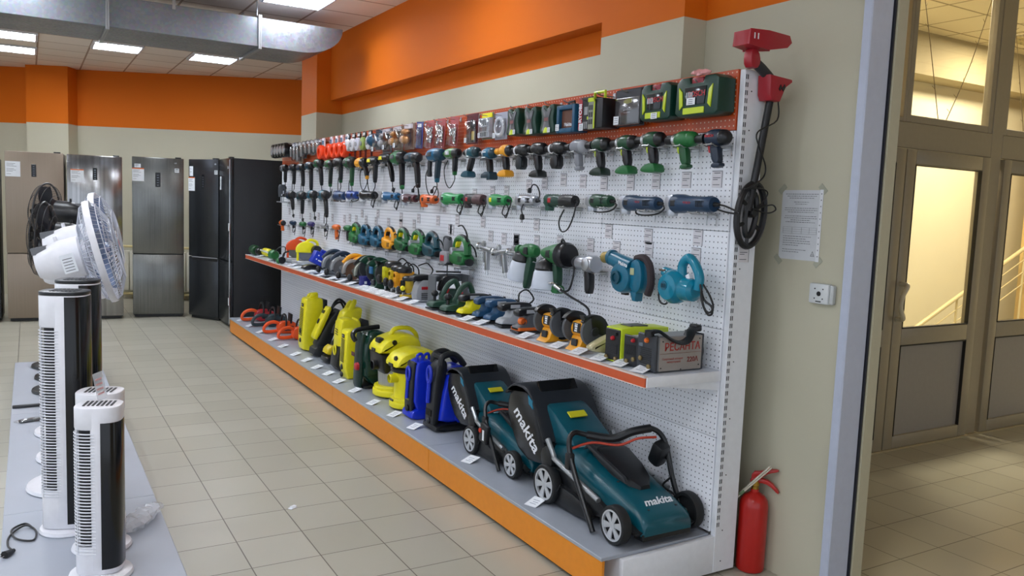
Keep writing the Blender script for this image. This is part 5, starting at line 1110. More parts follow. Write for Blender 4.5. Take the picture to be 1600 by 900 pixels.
# --- welding inverters
def knob(m, x, y, z, r): return m.lathe([(r, 0), (r, -.006), (r*.7, -.012)], (x, y, z), 'x', 14)
t = thing('welding_inverter', 'grey welding inverter lettered РЕСАНТА with black strap, nearest the shelf end', 'welding machine', (1.425, -2.36, SZ))
MB().box(.012, .26, 0, .11, .004, .150, .004).obj('case', M('#85888c', .4, .3), t)
MB().box(.02, .255, -.003, .0, .004, .148, .001).obj('side_plate', M('#a19a94', .4, .3), t)
MB().box(-.004, .014, -.004, .114, .0, .156, .004).box(.255, .268, -.002, .112, 0, .154, .003).obj('end_frame', M('#33363c', .4), t)
m = MB()
for k in range(9): m.box(-.006, -.003, .02, .09, .03+k*.008, .033+k*.008)
m.obj('front_grille', BLK, t); m = MB()
for y in (.03, .085): m.lathe([(.010, 0), (.010, -.008), (.005, -.010)], (-.004, y, .022 if y < .05 else .05), 'x', 14)
m.obj('cable_socket', M('#8a7850', .4, .5), t); knob(MB(), -.004, .05, .13, .011).obj('current_knob', ORG, t); MB().box(-.007, -.004, .075, .10, .10, .115).obj('display', M('#606a74', .2), t)
text('lettering', 'РЕСАНТА', .046, M('#a82c24', .5), t, (.145, -.0035, .104), FRONT, .0005, .92, .0006)
m = MB().box(.02, .255, -.0045, -.003, .0775, .0785).obj('divider_line', M('#8a5048', .5), t)
text('small_print', 'Сварочный аппарат', .0125, M('#a85048', .5), t, (.093, -.0035, .055), FRONT, .0003, .95); text('small_print', 'инверторный', .0125, M('#a85048', .5), t, (.10, -.0035, .042), FRONT, .0003, .95)
text('model_lettering', '220А', .030, M('#7c2c28', .5), t, (.205, -.0035, .047), FRONT, .0005, .95, .0006)
m = MB()
for x, z in ((.035, .13), (.24, .135), (.03, .018), (.24, .022), (.14, .008)): m.lathe([(.003, 0), (.003, -.002)], (x, -.003, z), 'y', 8)
m.obj('screw', BLK, t)
m = MB(); p = crv([(-.015, .03, .165), (.03, .02, .170), (.07, -.01, .14), (.11, -.02, .125), (.15, -.015, .13), (.20, .01, .165), (.245, .03, .178)], 6); m.tube(p, .025, 8, flat=.3); m.lathe([(.012, -.014), (.02, -.012), (.02, .012), (.012, .014)], (-.012, .03, .163), 'z', 12).box(.23, .265, .01, .06, .16, .19, .008); m.obj('carry_strap', BLK, t)
MB().tube(crv([(.262, .05, .13), (.285, .03, .10), (.288, .03, .05), (.265, .05, .02)], 5), .006, 8).obj('power_cable', CORDM, t)
t = thing('welding_inverter', 'small black inverter between the lettered grey one and the lime one', 'welding machine', (1.425, -2.205, SZ))
MB().box(0, .24, -.045, .045, .004, .128, .01).obj('case', M('#c4c8cc', .4), t); MB().box(-.006, .006, -.047, .047, .0, .134, .004).obj('front_panel', M('#1d1f24', .4), t)
m = MB()
for k in range(8): m.box(-.009, -.005, -.035, .035, .05+k*.006, .052+k*.006)
m.obj('front_grille', BLK, t); m = MB()
for y, z in ((-.025, .035), (.02, .02)): m.lathe([(.010, 0), (.010, -.007), (.005, -.009)], (-.006, y, z), 'x', 14)
m.obj('cable_socket', M('#8a7850', .4, .5), t); knob(MB(), -.006, -.02, .115, .009).obj('current_knob', RED, t)
t = thing('welding_inverter', 'lime yellow cased inverter with black front and round red knob', 'welding machine', (1.42, -2.08, SZ))
MB().prof([(.0, .0), (.27, .0), (.27, .148), (.08, .158), (.0, .150)], -.058, .052, .006).obj('case', LIME, t); MB().box(-.006, .004, -.053, .047, .006, .144, .003).obj('front_panel', M('#141619', .4), t)
m = MB()
for k in range(7): m.box(-.009, -.005, -.04, .035, .035+k*.007, .038+k*.007)
m.obj('front_grille', DGR, t); m = MB()
for y in (-.035, .03): m.lathe([(.010, 0), (.010, -.008), (.005, -.010)], (-.006, y, .016), 'x', 14)
m.obj('cable_socket', M('#8a7850', .4, .5), t); knob(MB(), -.006, -.01, .105, .010).obj('current_knob', RED, t); knob(MB(), -.006, -.035, .125, .007).obj('small_knob', BKM, t); MB().box(.06, .16, -.045, .03, .155, .160, .002).obj('top_label', M('#3a3f34', .4), t)
# beige cone-shaped shield
t = thing('nozzle_guard', 'beige tapered metal guard with a perforated lime rear, left of the lime inverter', 'guard', (1.366, -1.965, SZ))
MB().prof([(0, .045), (.02, .025), (.10, .012), (.14, .012), (.14, .10), (.10, .096), (.03, .065)], -.03, .03, .02, 1).obj('shell', M('#b8b08a', .35, .2), t)
MB().box(.14, .19, -.032, .032, .012, .105, .004).obj('perforated_rear', M('#a8b048', .4), t); m = MB()
for k in range(6): m.box(.145, .185, -.0335, -.031, .025+k*.012, .031+k*.012)
m.obj('slot', M('#4a5020', .5), t); MB().tube(crv([(.10, -.03, .012), (.11, -.035, -.0+.004), (.13, -.04, .003), (.135, -.04, .0045)], 3), .0035, 6).obj('wire_foot', LT, t)
# --- bench grinders: axle along the shelf
def bench_grinder(sn, y, x, col, big=1.0, guard=BKM, wheel=None, label=True):
    t = thing('bench_grinder', sn, 'bench grinder', (x, y, SZ)); t.scale = (big,)*3
    MB().prof([(-.005, 0), (.16, 0), (.165, .012), (.125, .03), (.11, .07), (.04, .07), (.02, .02)], -.05, .05, .006).obj('base', col, t)
    MB().lathe([(.036, -.058), (.044, -.05), (.046, 0), (.044, .05), (.036, .058)], (.075, 0, .105), 'y', 20).box(.035, .115, -.052, .052, .10, .147, .012).obj('motor', col, t)
    wheel = wheel or M('#55585c', .7)
    for s_ in (-1, 1):
        MB().lathe([(.074, -.010), (.076, -.006), (.076, .006), (.074, .010)], (.075, s_*.082, .105), 'y', 32).obj('wheel', wheel, t)
        m = MB(); R_ = .087
        arc = [(.075+R_*math.cos(a), .105+R_*math.sin(a)) for a in [math.radians(d_) for d_ in range(-95, 150, 12)]]; inn = [(.075+(R_-.045)*math.cos(a), .105+(R_-.045)*math.sin(a)) for a in [math.radians(d_) for d_ in range(144, -96, -12)]]
        m.prof(arc+inn, s_*.082+.012, s_*.082+.016, .0005).prof(arc+[( .075+(R_-.004)*math.cos(a), .105+(R_-.004)*math.sin(a)) for a in [math.radians(d_) for d_ in range(144, -96, -12)]], s_*.082-.014, s_*.082+.014, 0)
        m.prof(arc+inn, s_*.082-.016, s_*.082-.012, .0005) if s_ > 0 else m.prof([(.075+R_*math.cos(math.radians(d_)), .105+R_*math.sin(math.radians(d_))) for d_ in range(-25, 118, 11)]+[(.06, .125), (.085, .10)], s_*.082-.016, s_*.082-.012, .0005); m.obj('wheel_guard', guard, t)
        MB().lathe([(.024, -.018 if s_ < 0 else .018), (.022, (-.022 if s_ < 0 else .022))], (.075, s_*.082, .105), 'y', 16).cyl((.075, s_*.06, .105), (.075, s_*.106, .105), .008).obj('flange_nut', M('#2a2c30', .4), t)
    if label:
        MB().box(.027, .034, -.03, .03, .09, .14, .001).obj('front_label', BKM, t); m = MB(); m.box(.0255, .027, -.014, .012, .131, .136).box(.0255, .027, -.012, .012, .118, .128).box(.0255, .027, -.010, .010, .106, .115).box(.0255, .027, -.010, .014, .095, .103).obj('label_print', LT, t)
    MB().box(.012, .028, -.022, .022, .022, .058, .003).obj('switch', DGR, t)
    MB().prof([(.01, .165), (.0, .19), (.03, .185), (.03, .175)], -.10, -.062, .001).obj('eye_shield', M('#18191b', .3), t)
    return t
bench_grinder('yellow bench grinder on the shelf nearest the inverters', -1.79, 1.40, DWY, .92)
bench_grinder('yellow bench grinder left of the one beside the beige guard', -1.53, 1.40, DWY, .92)
DGT = M('#15402f', .4)
b = bench_grinder('dark green bench grinder with blue label right of its twin, farther along the shelf', .95, 1.44, DGT, 1.15, M('#15402f', .4), M('#2c2f33', .7), False)
MB().box(-.012, .0, -.045, .0, .10, .145, .001).obj('blue_label', M('#2c6a9a', .4), b)
bench_grinder('dark green bench grinder beyond its twin, leftmost grinder on the shelf', 1.16, 1.46, DGT, 1.2, M('#15402f', .4), M('#2c2f33', .7), False)
# --- lead with clear hose end beside the grinders
t = thing('air_hose', 'short black air hose with a bright metal coupling, rising behind the bench grinders', 'hose', (1.62, -1.55, SZ))
MB().tube(crv([(.02, -.02, .004), (.02, -.04, .08), (.03, -.02, .16), (.0, .10, .21), (-.01, .17, .235)], 6), .006, 8).obj('hose', CORDM, t); MB().cyl((-.01, .17, .235), (-.015, .22, .255), .012, .014).obj('coupling', CHR, t); MB().tube([(-.015+.02*math.cos(a), .25+.03*math.sin(a), .265) for a in [2*PI*k/16 for k in range(16)]], .005, 6, closed=True).obj('ring', CHR, t)
# --- sanders
def sander(sn, x, y, col, base, hand=BKM, port=None, L=.20, brand=None):
    t = thing('sander', sn, 'sander', (x, y, SZ))
    MB().box(-.005, L, -.045, .045, .002, .014, .003).obj('sanding_pad', BKM if base is None else BKM, t)
    MB().prof([(.0, .016), (L*.98, .016), (L*.98, .04), (L*.75, .055), (L*.7, .10), (L*.35, .10), (L*.3, .055), (.02, .05), (.0, .035)], -.042, .042, .01, 1).obj('body', col, t)
    if base: MB().box(.0, L*.97, -.044, .044, .014, .034, .006).obj('base', base, t)
    MB().prof([(.0, .095), (.02, .085), (L*.3, .098), (L*.95, .095), (L*1.05, .105), (L*1.05, .125), (L*.9, .135), (.03, .135), (.0, .12)], -.03, .03, .012, 1).obj('handle', hand, t)
    MB().box(L*.3, L*.62, -.032, -.030, .105, .125, .001).obj('badge', M('#b0b4ba', .4), t)
    if port: MB().lathe([(.018, -.012), (.02, 0), (.02, .02)], (.03, -.03, .065), 'y', 16, cap=False).lathe([(.014, -.0), (.014, .02)], (.03, -.03, .065), 'y', 12).obj('dust_port', port, t)
    MB().tube(crv([(L, 0, .12), (L+.04, .01, .15), (L, .02, .20), (L-.05, .02, .18), (L-.05, .02, .13)] if 'light grey' in sn else [(L, 0, .12), (L+.03, .01, .12), (L+.05, .02, .05), (L+.045, .02, .01)], 5), .0045, 6).obj('cord', CORDM, t)
    return t
sander('grey and orange orbital sander with black top grip, left of the yellow grinders', 1.40, -1.27, M('#5a5d62', .4), ORG, port=ORG, L=.17)
sander('light grey orbital sander with black handle behind the orange one', 1.42, -1.06, M('#a9adb2', .4), None, L=.19)
sander('navy blue sander right of its twin', 1.43, -.90, M('#1f4a6e', .38), None, L=.18, hand=M('#1f4a6e', .38))
sander('navy blue sander left of its twin', 1.43, -.76, M('#1f4a6e', .38), None, L=.18, hand=M('#1d4060', .38))
t = sander('bright yellow belt sander with a black arched handle', 1.40, -.62, YKB, None, L=.19)
def planer(sn, x, y):
    t = thing('planer', sn, 'planer', (x, y, SZ)); G_ = M('#1c4232', .4)
    MB().prof([(-.02, .01), (.21, .01), (.21, .035), (.17, .055), (.03, .058), (-.015, .045)], -.05, .05, .014, 1).obj('base', G_, t)
    MB().lathe([(.03, -.04), (.036, -.035), (.036, .035), (.03, .045)], (.10, 0, .065), 'y', 18).obj('motor', G_, t)
    MB().tube(crv([(.07, 0, .07), (.09, 0, .12), (.12, 0, .16), (.16, 0, .175), (.185, 0, .13), (.20, 0, .055)], 5), .017, 10).obj('handle', G_, t)
    MB().ell((.02, 0, .10), (.024, .022, .022), 14, 8).cyl((.02, 0, .05), (.02, 0, .09), .010).obj('front_knob', BKM, t)
    MB().prof([(.09, .10), (.11, .13), (.12, .125), (.105, .095)], -.01, .01, .002).obj('trigger', RED, t)
    MB().box(-.02, .215, -.052, .052, .001, .010, .001).obj('sole', DGR, t); return t
planer('dark green planer with round front knob, left of the yellow belt sander', 1.38, -.47)
planer('dark green planer farther along, with round front knob', 1.38, -.28)
# grey stand with folded black tool
t = thing('cutting_stand', 'grey metal cutting stand with a black clamp arm behind the green planers', 'stand', (1.47, -.10, SZ)); GM = M('#6e7277', .4, .4)
MB().box(-.02, .25, -.06, .06, .001, .014, .002).obj('base', GM, t); MB().box(-.01, .0, -.055, .055, .014, .195, .001).box(.0, .24, .045, .055, .15, .20, .001).box(.0, .02, -.055, .055, .19, .20, .001).box(.235, .245, -.05, .055, .014, .20, .001).obj('frame', GM, t)
MB().prof([(.03, .10), (.06, .18), (.10, .195), (.16, .195), (.19, .17), (.17, .14), (.10, .15), (.06, .09)], -.02, .02, .006, 1).obj('clamp_arm', BKM, t); MB().cyl((.10, 0, .19), (.10, 0, .27), .004).cyl((.02, 0, .222), (.20, 0, .215), .006).obj('clamp_bar', DGR, t)
MB().prof([(.06, .03), (.05, .09), (.12, .11), (.2, .10), (.21, .03)], -.03, .03, .01, 1).obj('cutting_head', M('#123a2c', .4), t)
t = thing('demolition_hammer', 'light grey upright power tool with red badge and black cap', 'power tool', (1.43, .10, SZ))
MB().prof([(.0, .0), (.11, .0), (.12, .06), (.105, .15), (.02, .15), (-.01, .06)], -.045, .045, .012, 1).obj('body', M('#9b9da1', .4), t); MB().prof([(-.03, .14), (.12, .14), (.125, .17), (.10, .185), (-.01, .18), (-.035, .165)], -.04, .04, .012, 1).obj('top_cap', BKM, t); MB().box(.03, .10, -.0475, -.044, .085, .105, .001).obj('red_badge', RED, t); m = MB()
for k in range(4): m.box(.03, .10, -.0475, -.044, .02+k*.012, .025+k*.012)
m.obj('vent', DGR, t); MB().tube(crv([(.11, 0, .17), (.13, 0, .21), (.11, 0, .24), (.08, 0, .26), (.03, .02, .24)], 5), .0045, 6).obj('cord', CORDM, t)
# --- plunge routers
def router(sn, x, y, c1, c2=None, s=1.0):
    t = thing('plunge_router', sn, 'router', (x, y, SZ)); t.scale = (s,)*3; c2 = c2 or c1
    MB().lathe([(.06, .0), (.062, .004), (.06, .008)], (.07, 0, .0), 'z', 24).obj('base_plate', DGR, t)
    m = MB()
    for a in (.015, .125): m.cyl((a, 0, .008), (a, 0, .14), .007)
    m.obj('column', CHR, t)
    MB().box(-.005, .03, -.02, .02, .06, .17, .006).box(.11, .145, -.02, .02, .06, .17, .006).box(-.005, .145, -.022, .022, .125, .165, .008).obj('carriage', c1, t)
    MB().lathe([(.02, .05), (.038, .08), (.045, .11), (.048, .17)], (.07, 0, 0), 'z', 20).obj('motor', c2, t)
    MB().lathe([(.058, .165), (.06, .175), (.058, .195), (.045, .205), (.03, .208)], (.07, 0, 0), 'z', 22).obj('motor_cap', BKM, t)
    for a in (-.03, .17): MB().ell((a, 0, .085), (.022, .02, .034), 12, 8).obj('side_handle', BKM, t)
    MB().cyl((.07, 0, .012), (.07, 0, .05), .009).obj('collet', CHR, t)
    MB().tube(crv([(.10, 0, .20), (.14, .01, .225), (.18, 0, .19), (.19, .01, .13)], 5), .005, 6).obj('cord', CORDM, t); return t
t = router('small black router with yellow base and yellow round knob', 1.41, .28, BKM, M('#c8a81c', .4), .75); MB().lathe([(.024, 0), (.02, -.012)], (.0, -.03, .10), 'y', 18).obj('yellow_knob', YEL, t); MB().box(-.0, .12, -.04, .04, .004, .035, .005).obj('yellow_base', M('#d8b41c', .4), t)
router('orange plunge router with black cap, rightmost of the tall routers', 1.43, .45, DWY); router('yellow plunge router, middle of the tall routers', 1.45, .59, M('#d8b81e', .4)); router('lime yellow plunge router nearest the dark green grinders', 1.46, .74, M('#cdc81e', .4), s=1.08)
t = thing('battery_charger', 'low dark blue box with two pale stickers on the shelf edge', 'box', (1.43, 1.13, SZ)); MB().box(0, .10, -.05, .05, 0, .075, .006).obj('housing', M('#1c2070', .4), t); MB().box(.01, .03, -.0515, -.049, .02, .04).box(.06, .075, -.0515, -.049, .03, .045).obj('sticker', CARD, t)
# --- circular saws, blade guards facing the camera
def circ_saw(sn, x, y, hand, motor, guard=None, blade=None, s=1.0):
    t = thing('circular_saw', sn, 'circular saw', (x, y, SZ)); t.scale = (s,)*3; guard = guard or M('#a8acb0', .35, .5)
    cx, cz = .11, .082; arc = [(cx+.095*math.cos(math.radians(a)), cz+.095*math.sin(math.radians(a))) for a in range(-10, 196, 12)]
    inn = [(cx+.07*math.cos(math.radians(a)), cz+.07*math.sin(math.radians(a))) for a in range(190, -16, -12)]
    MB().prof(arc+inn, -.032, .01, .003).obj('upper_guard', guard, t)
    MB().prof(arc+[(cx-.05, cz-.04), (cx+.07, cz-.04)], -.018, .008, .002).obj('guard_shell', motor, t)
    n = 36; MB().prof([(cx+(.074 if k % 2 else .069)*math.cos(2*PI*k/n), cz-.004+(.074 if k % 2 else .069)*math.sin(2*PI*k/n)) for k in range(n)], -.024, -.021, 0).obj('saw_blade', blade or M('#8d9196', .3, .8), t)
    MB().lathe([(.018, 0), (.016, -.008)], (cx, -.024, cz), 'y', 14).obj('blade_nut', STEEL, t)
    MB().lathe([(.04, .01), (.042, .03), (.04, .09), (.03, .10)], (cx, 0, cz+.01), 'y', 18).obj('motor', motor, t)
    MB().box(-.04, .23, -.045, .07, .001, .006, .001).obj('base_plate', BKM, t)
    MB().tube(crv([(cx-.07, .03, cz+.06), (cx-.01, .03, cz+.115), (cx+.06, .03, cz+.12), (cx+.12, .03, cz+.07), (cx+.14, .03, cz-.01)], 5), .019, 10).obj('handle', hand, t)
    MB().ell((-.01, .0, .045), (.022, .025, .03), 12, 8).obj('front_handle', BKM, t); return t
circ_saw('grey-green circular saw nearest the dark blue box, black handle', 1.42, 1.33, BKM, M('#25382f', .4), M('#a4a89c', .35, .4))
c = circ_saw('circular saw with bronze blade and orange handle', 1.40, 1.55, DWY, M('#8a7464', .4), M('#b4b0ac', .35, .4), M('#93705c', .35, .6)); MB().prof([(.10, .155), (.12, .185), (.22, .215), (.245, .205), (.20, .18), (.15, .145)], -.03, .03, .008, 1).obj('orange_grip', DWY, c)
circ_saw('dark blue circular saw with silver guard, right of its twin', 1.40, 1.86, M('#1a2c42', .4), M('#1e2d3c', .4)); circ_saw('dark blue circular saw with silver guard, next to the blue box tool', 1.41, 2.12, M('#1a2c42', .4), M('#2a3742', .4))
t = thing('handle_frame', 'black arched carrying handle behind the circular saws', 'handle', (1.58, 2.42, SZ)); MB().tube(crv([(0, 0, .026), (.0, 0, .12), (.03, .0, .165), (.12, .0, .10), (.165, 0, .034)], 6), .022, 10).obj('grip', BKM, t); MB().box(-.02, .19, -.03, .03, .001, .02, .003).obj('base', DGR, t)
t = thing('chop_saw', 'royal blue tilted motor housing with white lettering on the shelf', 'chop saw', (1.45, 2.62, SZ)); m = MB(); m.at((.05, 0, .062), (0, .45, 0)); m.box(-.03, .13, -.05, .06, 0, .12, .01).box(.02, .08, -.02, .02, .12, .155, .01).obj('motor_housing', M('#1432b0', .35), t)
m = MB(); m.at((.05, 0, .062), (0, .45, 0)); m.box(.02, .10, -.0515, -.0495, .035, .047).box(-.005, .007, -.0515, -.0495, .038, .050).box(.0, .012, -.0515, -.0495, .078, .090).obj('white_print', LT, t); MB().prof([(-.05, .0), (.16, .0), (.15, .03), (.03, .05), (-.04, .03)], -.04, .06, .008, 1).obj('base', BKM, t)
# mitre saws
for sn, x, y, c1, s in (('yellow mitre saw with black motor beside the blue motor housing', 1.49, 3.12, YEL, 1.0), ('orange mitre saw farther left, behind the yellow one', 1.50, 3.52, M('#e8501c', .35), 1.0)):
    t = thing('mitre_saw', sn, 'mitre saw', (x, y, SZ)); t.scale = (s,)*3
    MB().lathe([(.10, 0), (.11, .008), (.11, .035), (.10, .045)], (.10, 0, 0), 'z', 28).box(-.04, .24, -.03, .05, .0, .045, .005).obj('turntable', M('#a9abae', .4, .3), t)
    cx, cz = .09, .15; arc = [(cx+.10*math.cos(math.radians(a)), cz+.085*math.sin(math.radians(a))) for a in range(-20, 201, 12)]
    MB().prof(arc, -.03, .02, .008).obj('blade_guard', c1, t); MB().lathe([(.045, -.10), (.05, -.09), (.05, -.04), (.04, -.03)], (cx+.09, 0, cz), 'y', 18).obj('motor', BKM, t)
    MB().tube(crv([(cx-.02, 0, cz+.06), (cx+.04, 0, cz+.10), (cx+.11, 0, cz+.08), (cx+.12, 0, cz+.02)], 5), .014, 8).obj('handle', c1, t)
    MB().box(.0, .02, -.012, .012, .04, .15, .004).box(.20, .23, -.02, .03, .04, .14, .005).obj('hinge_arm', c1 if s == 1 else BKM, t)
    n = 40; MB().prof([(cx+(.09 if k % 2 else .085)*math.cos(2*PI*k/n), cz-.02+(.09 if k % 2 else .085)*math.sin(2*PI*k/n)) for k in range(n)], -.004, -.001, 0).obj('saw_blade', M('#8d9196', .3, .8), t)
# trimmer lying at the far end
t = thing('grass_trimmer', 'green and yellow grass trimmer lying at the far end of the shelf', 'trimmer', (1.38, 4.13, SZ)); 
MB().lathe([(.04, -.42), (.05, -.40), (.055, -.33), (.04, -.28), (.03, -.25)], (.05, 0, .056), 'y', 16).obj('cutting_head', GRN, t)
MB().cyl((.05, -.27, .06), (.05, .20, .07), .011).obj('shaft', M('#d4d8c8', .35), t)
MB().lathe([(.03, .0), (.045, .03), (.045, .20), (.03, .26)], (.10, 0, .05), 'y', 16).obj('yellow_motor', YEL, t)
MB().lathe([(.035, .20), (.045, .22), (.045, .29), (.03, .30)], (.05, 0, .05), 'y', 16).obj('black_collar', BKM, t); MB().lathe([(.04, .31), (.055, .33), (.055, .46), (.03, .50)], (.03, 0, .058), 'y', 14).obj('green_housing', M('#174a26', .4), t)
MB().tube(crv([(.04, -.40, .07), (.05, -.55, .14), (.10, -.62, .15), (.06, -.70, .05), (.0, -.62, .008), (.02, -.45, .02)], 6), .005, 6).obj('wire_guard', BKM, t)
t = thing('hedge_trimmer', 'black-framed green tool with round wheel between the trimmer and the mitre saws', 'trimmer', (1.38, 3.25, SZ)); MB().lathe([(.035, -.01), (.037, .0), (.035, .012)], (.0, 0, .038), 'y', 20).obj('wheel', BKM, t); MB().tube(crv([(0, 0, .04), (.03, .05, .10), (.09, .10, .12)], 5), .008, 8).obj('arm', BKM, t); MB().ell((-.03, .02, .03), (.025, .03, .028), 12, 8).obj('green_cap', GRN, t)
for x, y, l in [(1.40, -2.31, 'the grey lettered inverter'), (1.40, -2.17, 'the small black inverter'), (1.395, -2.03, 'the lime inverter'), (1.39, -1.87, 'the beige tapered guard'), (1.385, -1.70, 'the nearest yellow bench grinder'), (1.385, -1.40, 'the farther yellow bench grinder'),
        (1.38, -.93, 'the light grey sander'), (1.38, -.76, 'the navy blue sanders'), (1.38, .02, 'the grey cutting stand'), (1.385, .21, 'the light grey upright tool'), (1.38, .36, 'the black and yellow router'), (1.385, .46, 'the orange plunge router'), (1.38, .56, 'the middle plunge router, right side'), (1.385, .66, 'the middle plunge router, left side'),
        (1.38, .76, 'the lime yellow plunge router'), (1.385, .86, 'the nearer dark green grinder, right side'), (1.38, .97, 'the nearer dark green grinder, left side'), (1.385, 1.24, 'the grey-green circular saw'), (1.375, 1.44, 'the bronze-bladed circular saw, right side'), (1.375, 1.68, 'the bronze-bladed circular saw, left side'),
        (1.38, 1.99, 'the first dark blue circular saw'), (1.38, 2.3, 'the second dark blue circular saw'), (1.40, 2.75, 'the royal blue housing'), (1.42, 3.02, 'the yellow mitre saw'), (1.385, 3.75, 'the orange mitre saw'), (1.38, 4.2, 'the grass trimmer')]:
    fcard(x, y, SZ, l, .25)

# ================================================================== MACHINES ON THE DECK
# --- chainsaws
def chainsaw(sn, x, y, col, hand, s=1.0, rz=0, bar=True):
    t = thing('chainsaw', sn, 'chainsaw', (x, y, DZ), rz); t.scale = (s*.92, s*1.1, s*1.1)
    MB().prof([(.13, .0), (.34, .0), (.37, .03), (.36, .09), (.30, .12), (.18, .12), (.13, .09)], -.045, .045, .014, 1).obj('body', col, t)
    MB().tube(crv([(.15, 0, .10), (.09, 0, .115), (.02, 0, .10), (-.02, 0, .06), (-.015, 0, .028), (.04, 0, .020), (.14, 0, .026)], 6), .017, 10).obj('rear_handle', hand, t)
    MB().tube(crv([(.20, .05, .02), (.20, .06, .12), (.21, .03, .18), (.22, -.03, .18), (.22, -.055, .12), (.22, -.05, .03)], 6), .010, 8).obj('front_handle', BKM, t)
    MB().prof([(.27, .10), (.29, .10), (.30, .19), (.275, .20)], -.05, .05, .003).obj('hand_guard', BKM, t)
    MB().box(.20, .31, -.049, -.044, .03, .075, .004).obj('sprocket_cover', DGR, t); MB().prof([(.35, .03), (.38, .03), (.40, .04), (.40, .06), (.38, .075), (.35, .075)], -.03, -.025, .001).obj('guide_bar', STEEL, t)
chainsaw('red-orange chainsaw with open rear handle at the far end of the deck', 1.25, 4.33, RED, M('#ee5a1c', .35)); chainsaw('dark teal-grey chainsaw second from the far end', 1.27, 3.92, M('#2b3e46', .4), M('#2c3a40', .4))
chainsaw('bright orange chainsaw third from the far end', 1.27, 3.43, M('#ee5418', .35), M('#ee5418', .35), .95); chainsaw('bright orange chainsaw beside the tall yellow washer', 1.31, 3.02, M('#ee5418', .35), M('#ee5418', .35), .95)
# --- pressure washers
def slots(m, x, y0, y1, z0, z1, n, tilt=.004, lean=0):
    for k in range(n):
        z = z0+(z1-z0)*k/(n-1); xx = x+lean*(z-z0); m.add([(xx, y0, z), (xx, y1, z+tilt), (xx, y1, z+tilt+.006), (xx, y0, z+.006), (xx+.004, y0, z), (xx+.004, y1, z+tilt), (xx+.004, y1, z+tilt+.006), (xx+.004, y0, z+.006)], [(0, 3, 2, 1), (4, 5, 6, 7), (0, 1, 5, 4), (2, 3, 7, 6), (0, 4, 7, 3), (1, 2, 6, 5)])
    return m
def badge_l(par, x, y, z, w=.05, h=.03):
    MB().box(x-.003, x, y-w/2, y+w/2, z-h/2, z+h/2, .001).obj('badge', BKM, par); return MB().box(x-.0042, x-.003, y-w*.36, y+w*.36, z-h*.1, z+h*.15).obj('badge_print', LGRY, par)
t = thing('pressure_washer', 'tallest slim yellow pressure washer, beside the orange chainsaws', 'pressure washer', (1.335, 2.44, DZ))
MB().prof([(.02, 0), (.17, 0), (.19, .03), (.195, .46), (.17, .49), (.05, .49), (.025, .46), (.0, .06)], -.09, .09, .022, 1).prof([(.07, .48), (.15, .48), (.15, .535), (.13, .54), (.08, .53)], -.06, -.02, .012, 1).prof([(.07, .48), (.15, .48), (.15, .52), (.13, .53), (.08, .52)], .02, .06, .012, 1).obj('body', YKB, t)
MB().box(.19, .235, -.07, .07, .05, .47, .012).obj('rear_frame', BKM, t); slots(MB(), .0, -.045, .045, .14, .38, 17, .006, .06).obj('vent', M('#57531a', .5), t); badge_l(t, .022, 0, .42); MB().ell((.006, 0, .095), (.014, .022, .022), 12, 8).ell((.002, 0, .18), (.01, .016, .026), 12, 8).obj('inlet', BKM, t)
t = thing('pressure_washer', 'black upright washer leaning back with a narrow yellow front shell', 'pressure washer', (1.36, 2.13, DZ))
m = MB(); m.at((-.01, 0, .055), (0, .38, 0)); m.prof([(-.0, .02), (.13, -.0), (.12, .36), (.08, .44), (.04, .36), (.01, .20)], -.07, .07, .02, 1).obj('body', M('#202226', .45), t)
m = MB(); m.at((-.01, 0, .055), (0, .38, 0)); m.prof([(-.035, .10), (.005, .10), (.02, .38), (.005, .42), (-.025, .40), (-.045, .14)], -.06, .055, .016, 1).obj('yellow_shell', YKB, t)
m = MB(); m.at((-.01, 0, .055), (0, .38, 0)); m.box(-.036, -.03, -.03, .03, .34, .37, .002).ell((-.042, 0, .26), (.008, .014, .025), 10, 6).obj('badge', BKM, t)
MB().prof([(-.02, .0), (.17, .0), (.15, .09), (.0, .10)], -.085, .085, .02, 1).obj('base', M('#202226', .45), t); MB().tube(crv([(.15, 0, .36), (.18, -.02, .46), (.24, 0, .50), (.30, 0, .44), (.27, .02, .34), (.2, .02, .3)], 6), .012, 8).tube(crv([(.16, .04, .36), (.20, .03, .44), (.26, .03, .47), (.30, .03, .40)], 6), .010, 8).obj('hose', BKM, t)
t = thing('pressure_washer', 'yellow washer with two horn-like lugs on top, behind the others', 'pressure washer', (1.42, 1.80, DZ))
MB().prof([(.05, .18), (.20, .18), (.26, .44), (.24, .48), (.10, .46), (.06, .36)], -.07, .07, .02, 1).prof([(.12, .44), (.17, .44), (.21, .54), (.17, .55)], -.07, -.03, .01, 1).prof([(.12, .44), (.17, .44), (.21, .52), (.17, .53)], .03, .07, .01, 1).obj('body', YKB, t)
MB().prof([(-.02, .05), (.06, .0), (.22, .0), (.22, .20), (.10, .26), (.03, .20)], -.08, .08, .03, 1).obj('lower_body', BKM, t); MB().prof([(-.06, .075), (.04, .07), (.05, .11), (.0, .16), (-.05, .125)], -.07, .07, .015, 1).obj('lower_scoop', M('#e0c81c', .35), t); MB().prof([(-.07, .0), (.08, .0), (.08, .07), (-.06, .07)], -.085, .085, .015, 1).obj('foot', BKM, t); MB().tube(crv([(.0, -.04, .26), (.02, -.05, .33), (.06, -.05, .36)], 5), .014, 8).obj('lance', DGR, t)
t = thing('pressure_washer', 'yellow washer with black lower front and three slanted slots', 'pressure washer', (1.31, 1.50, DZ))
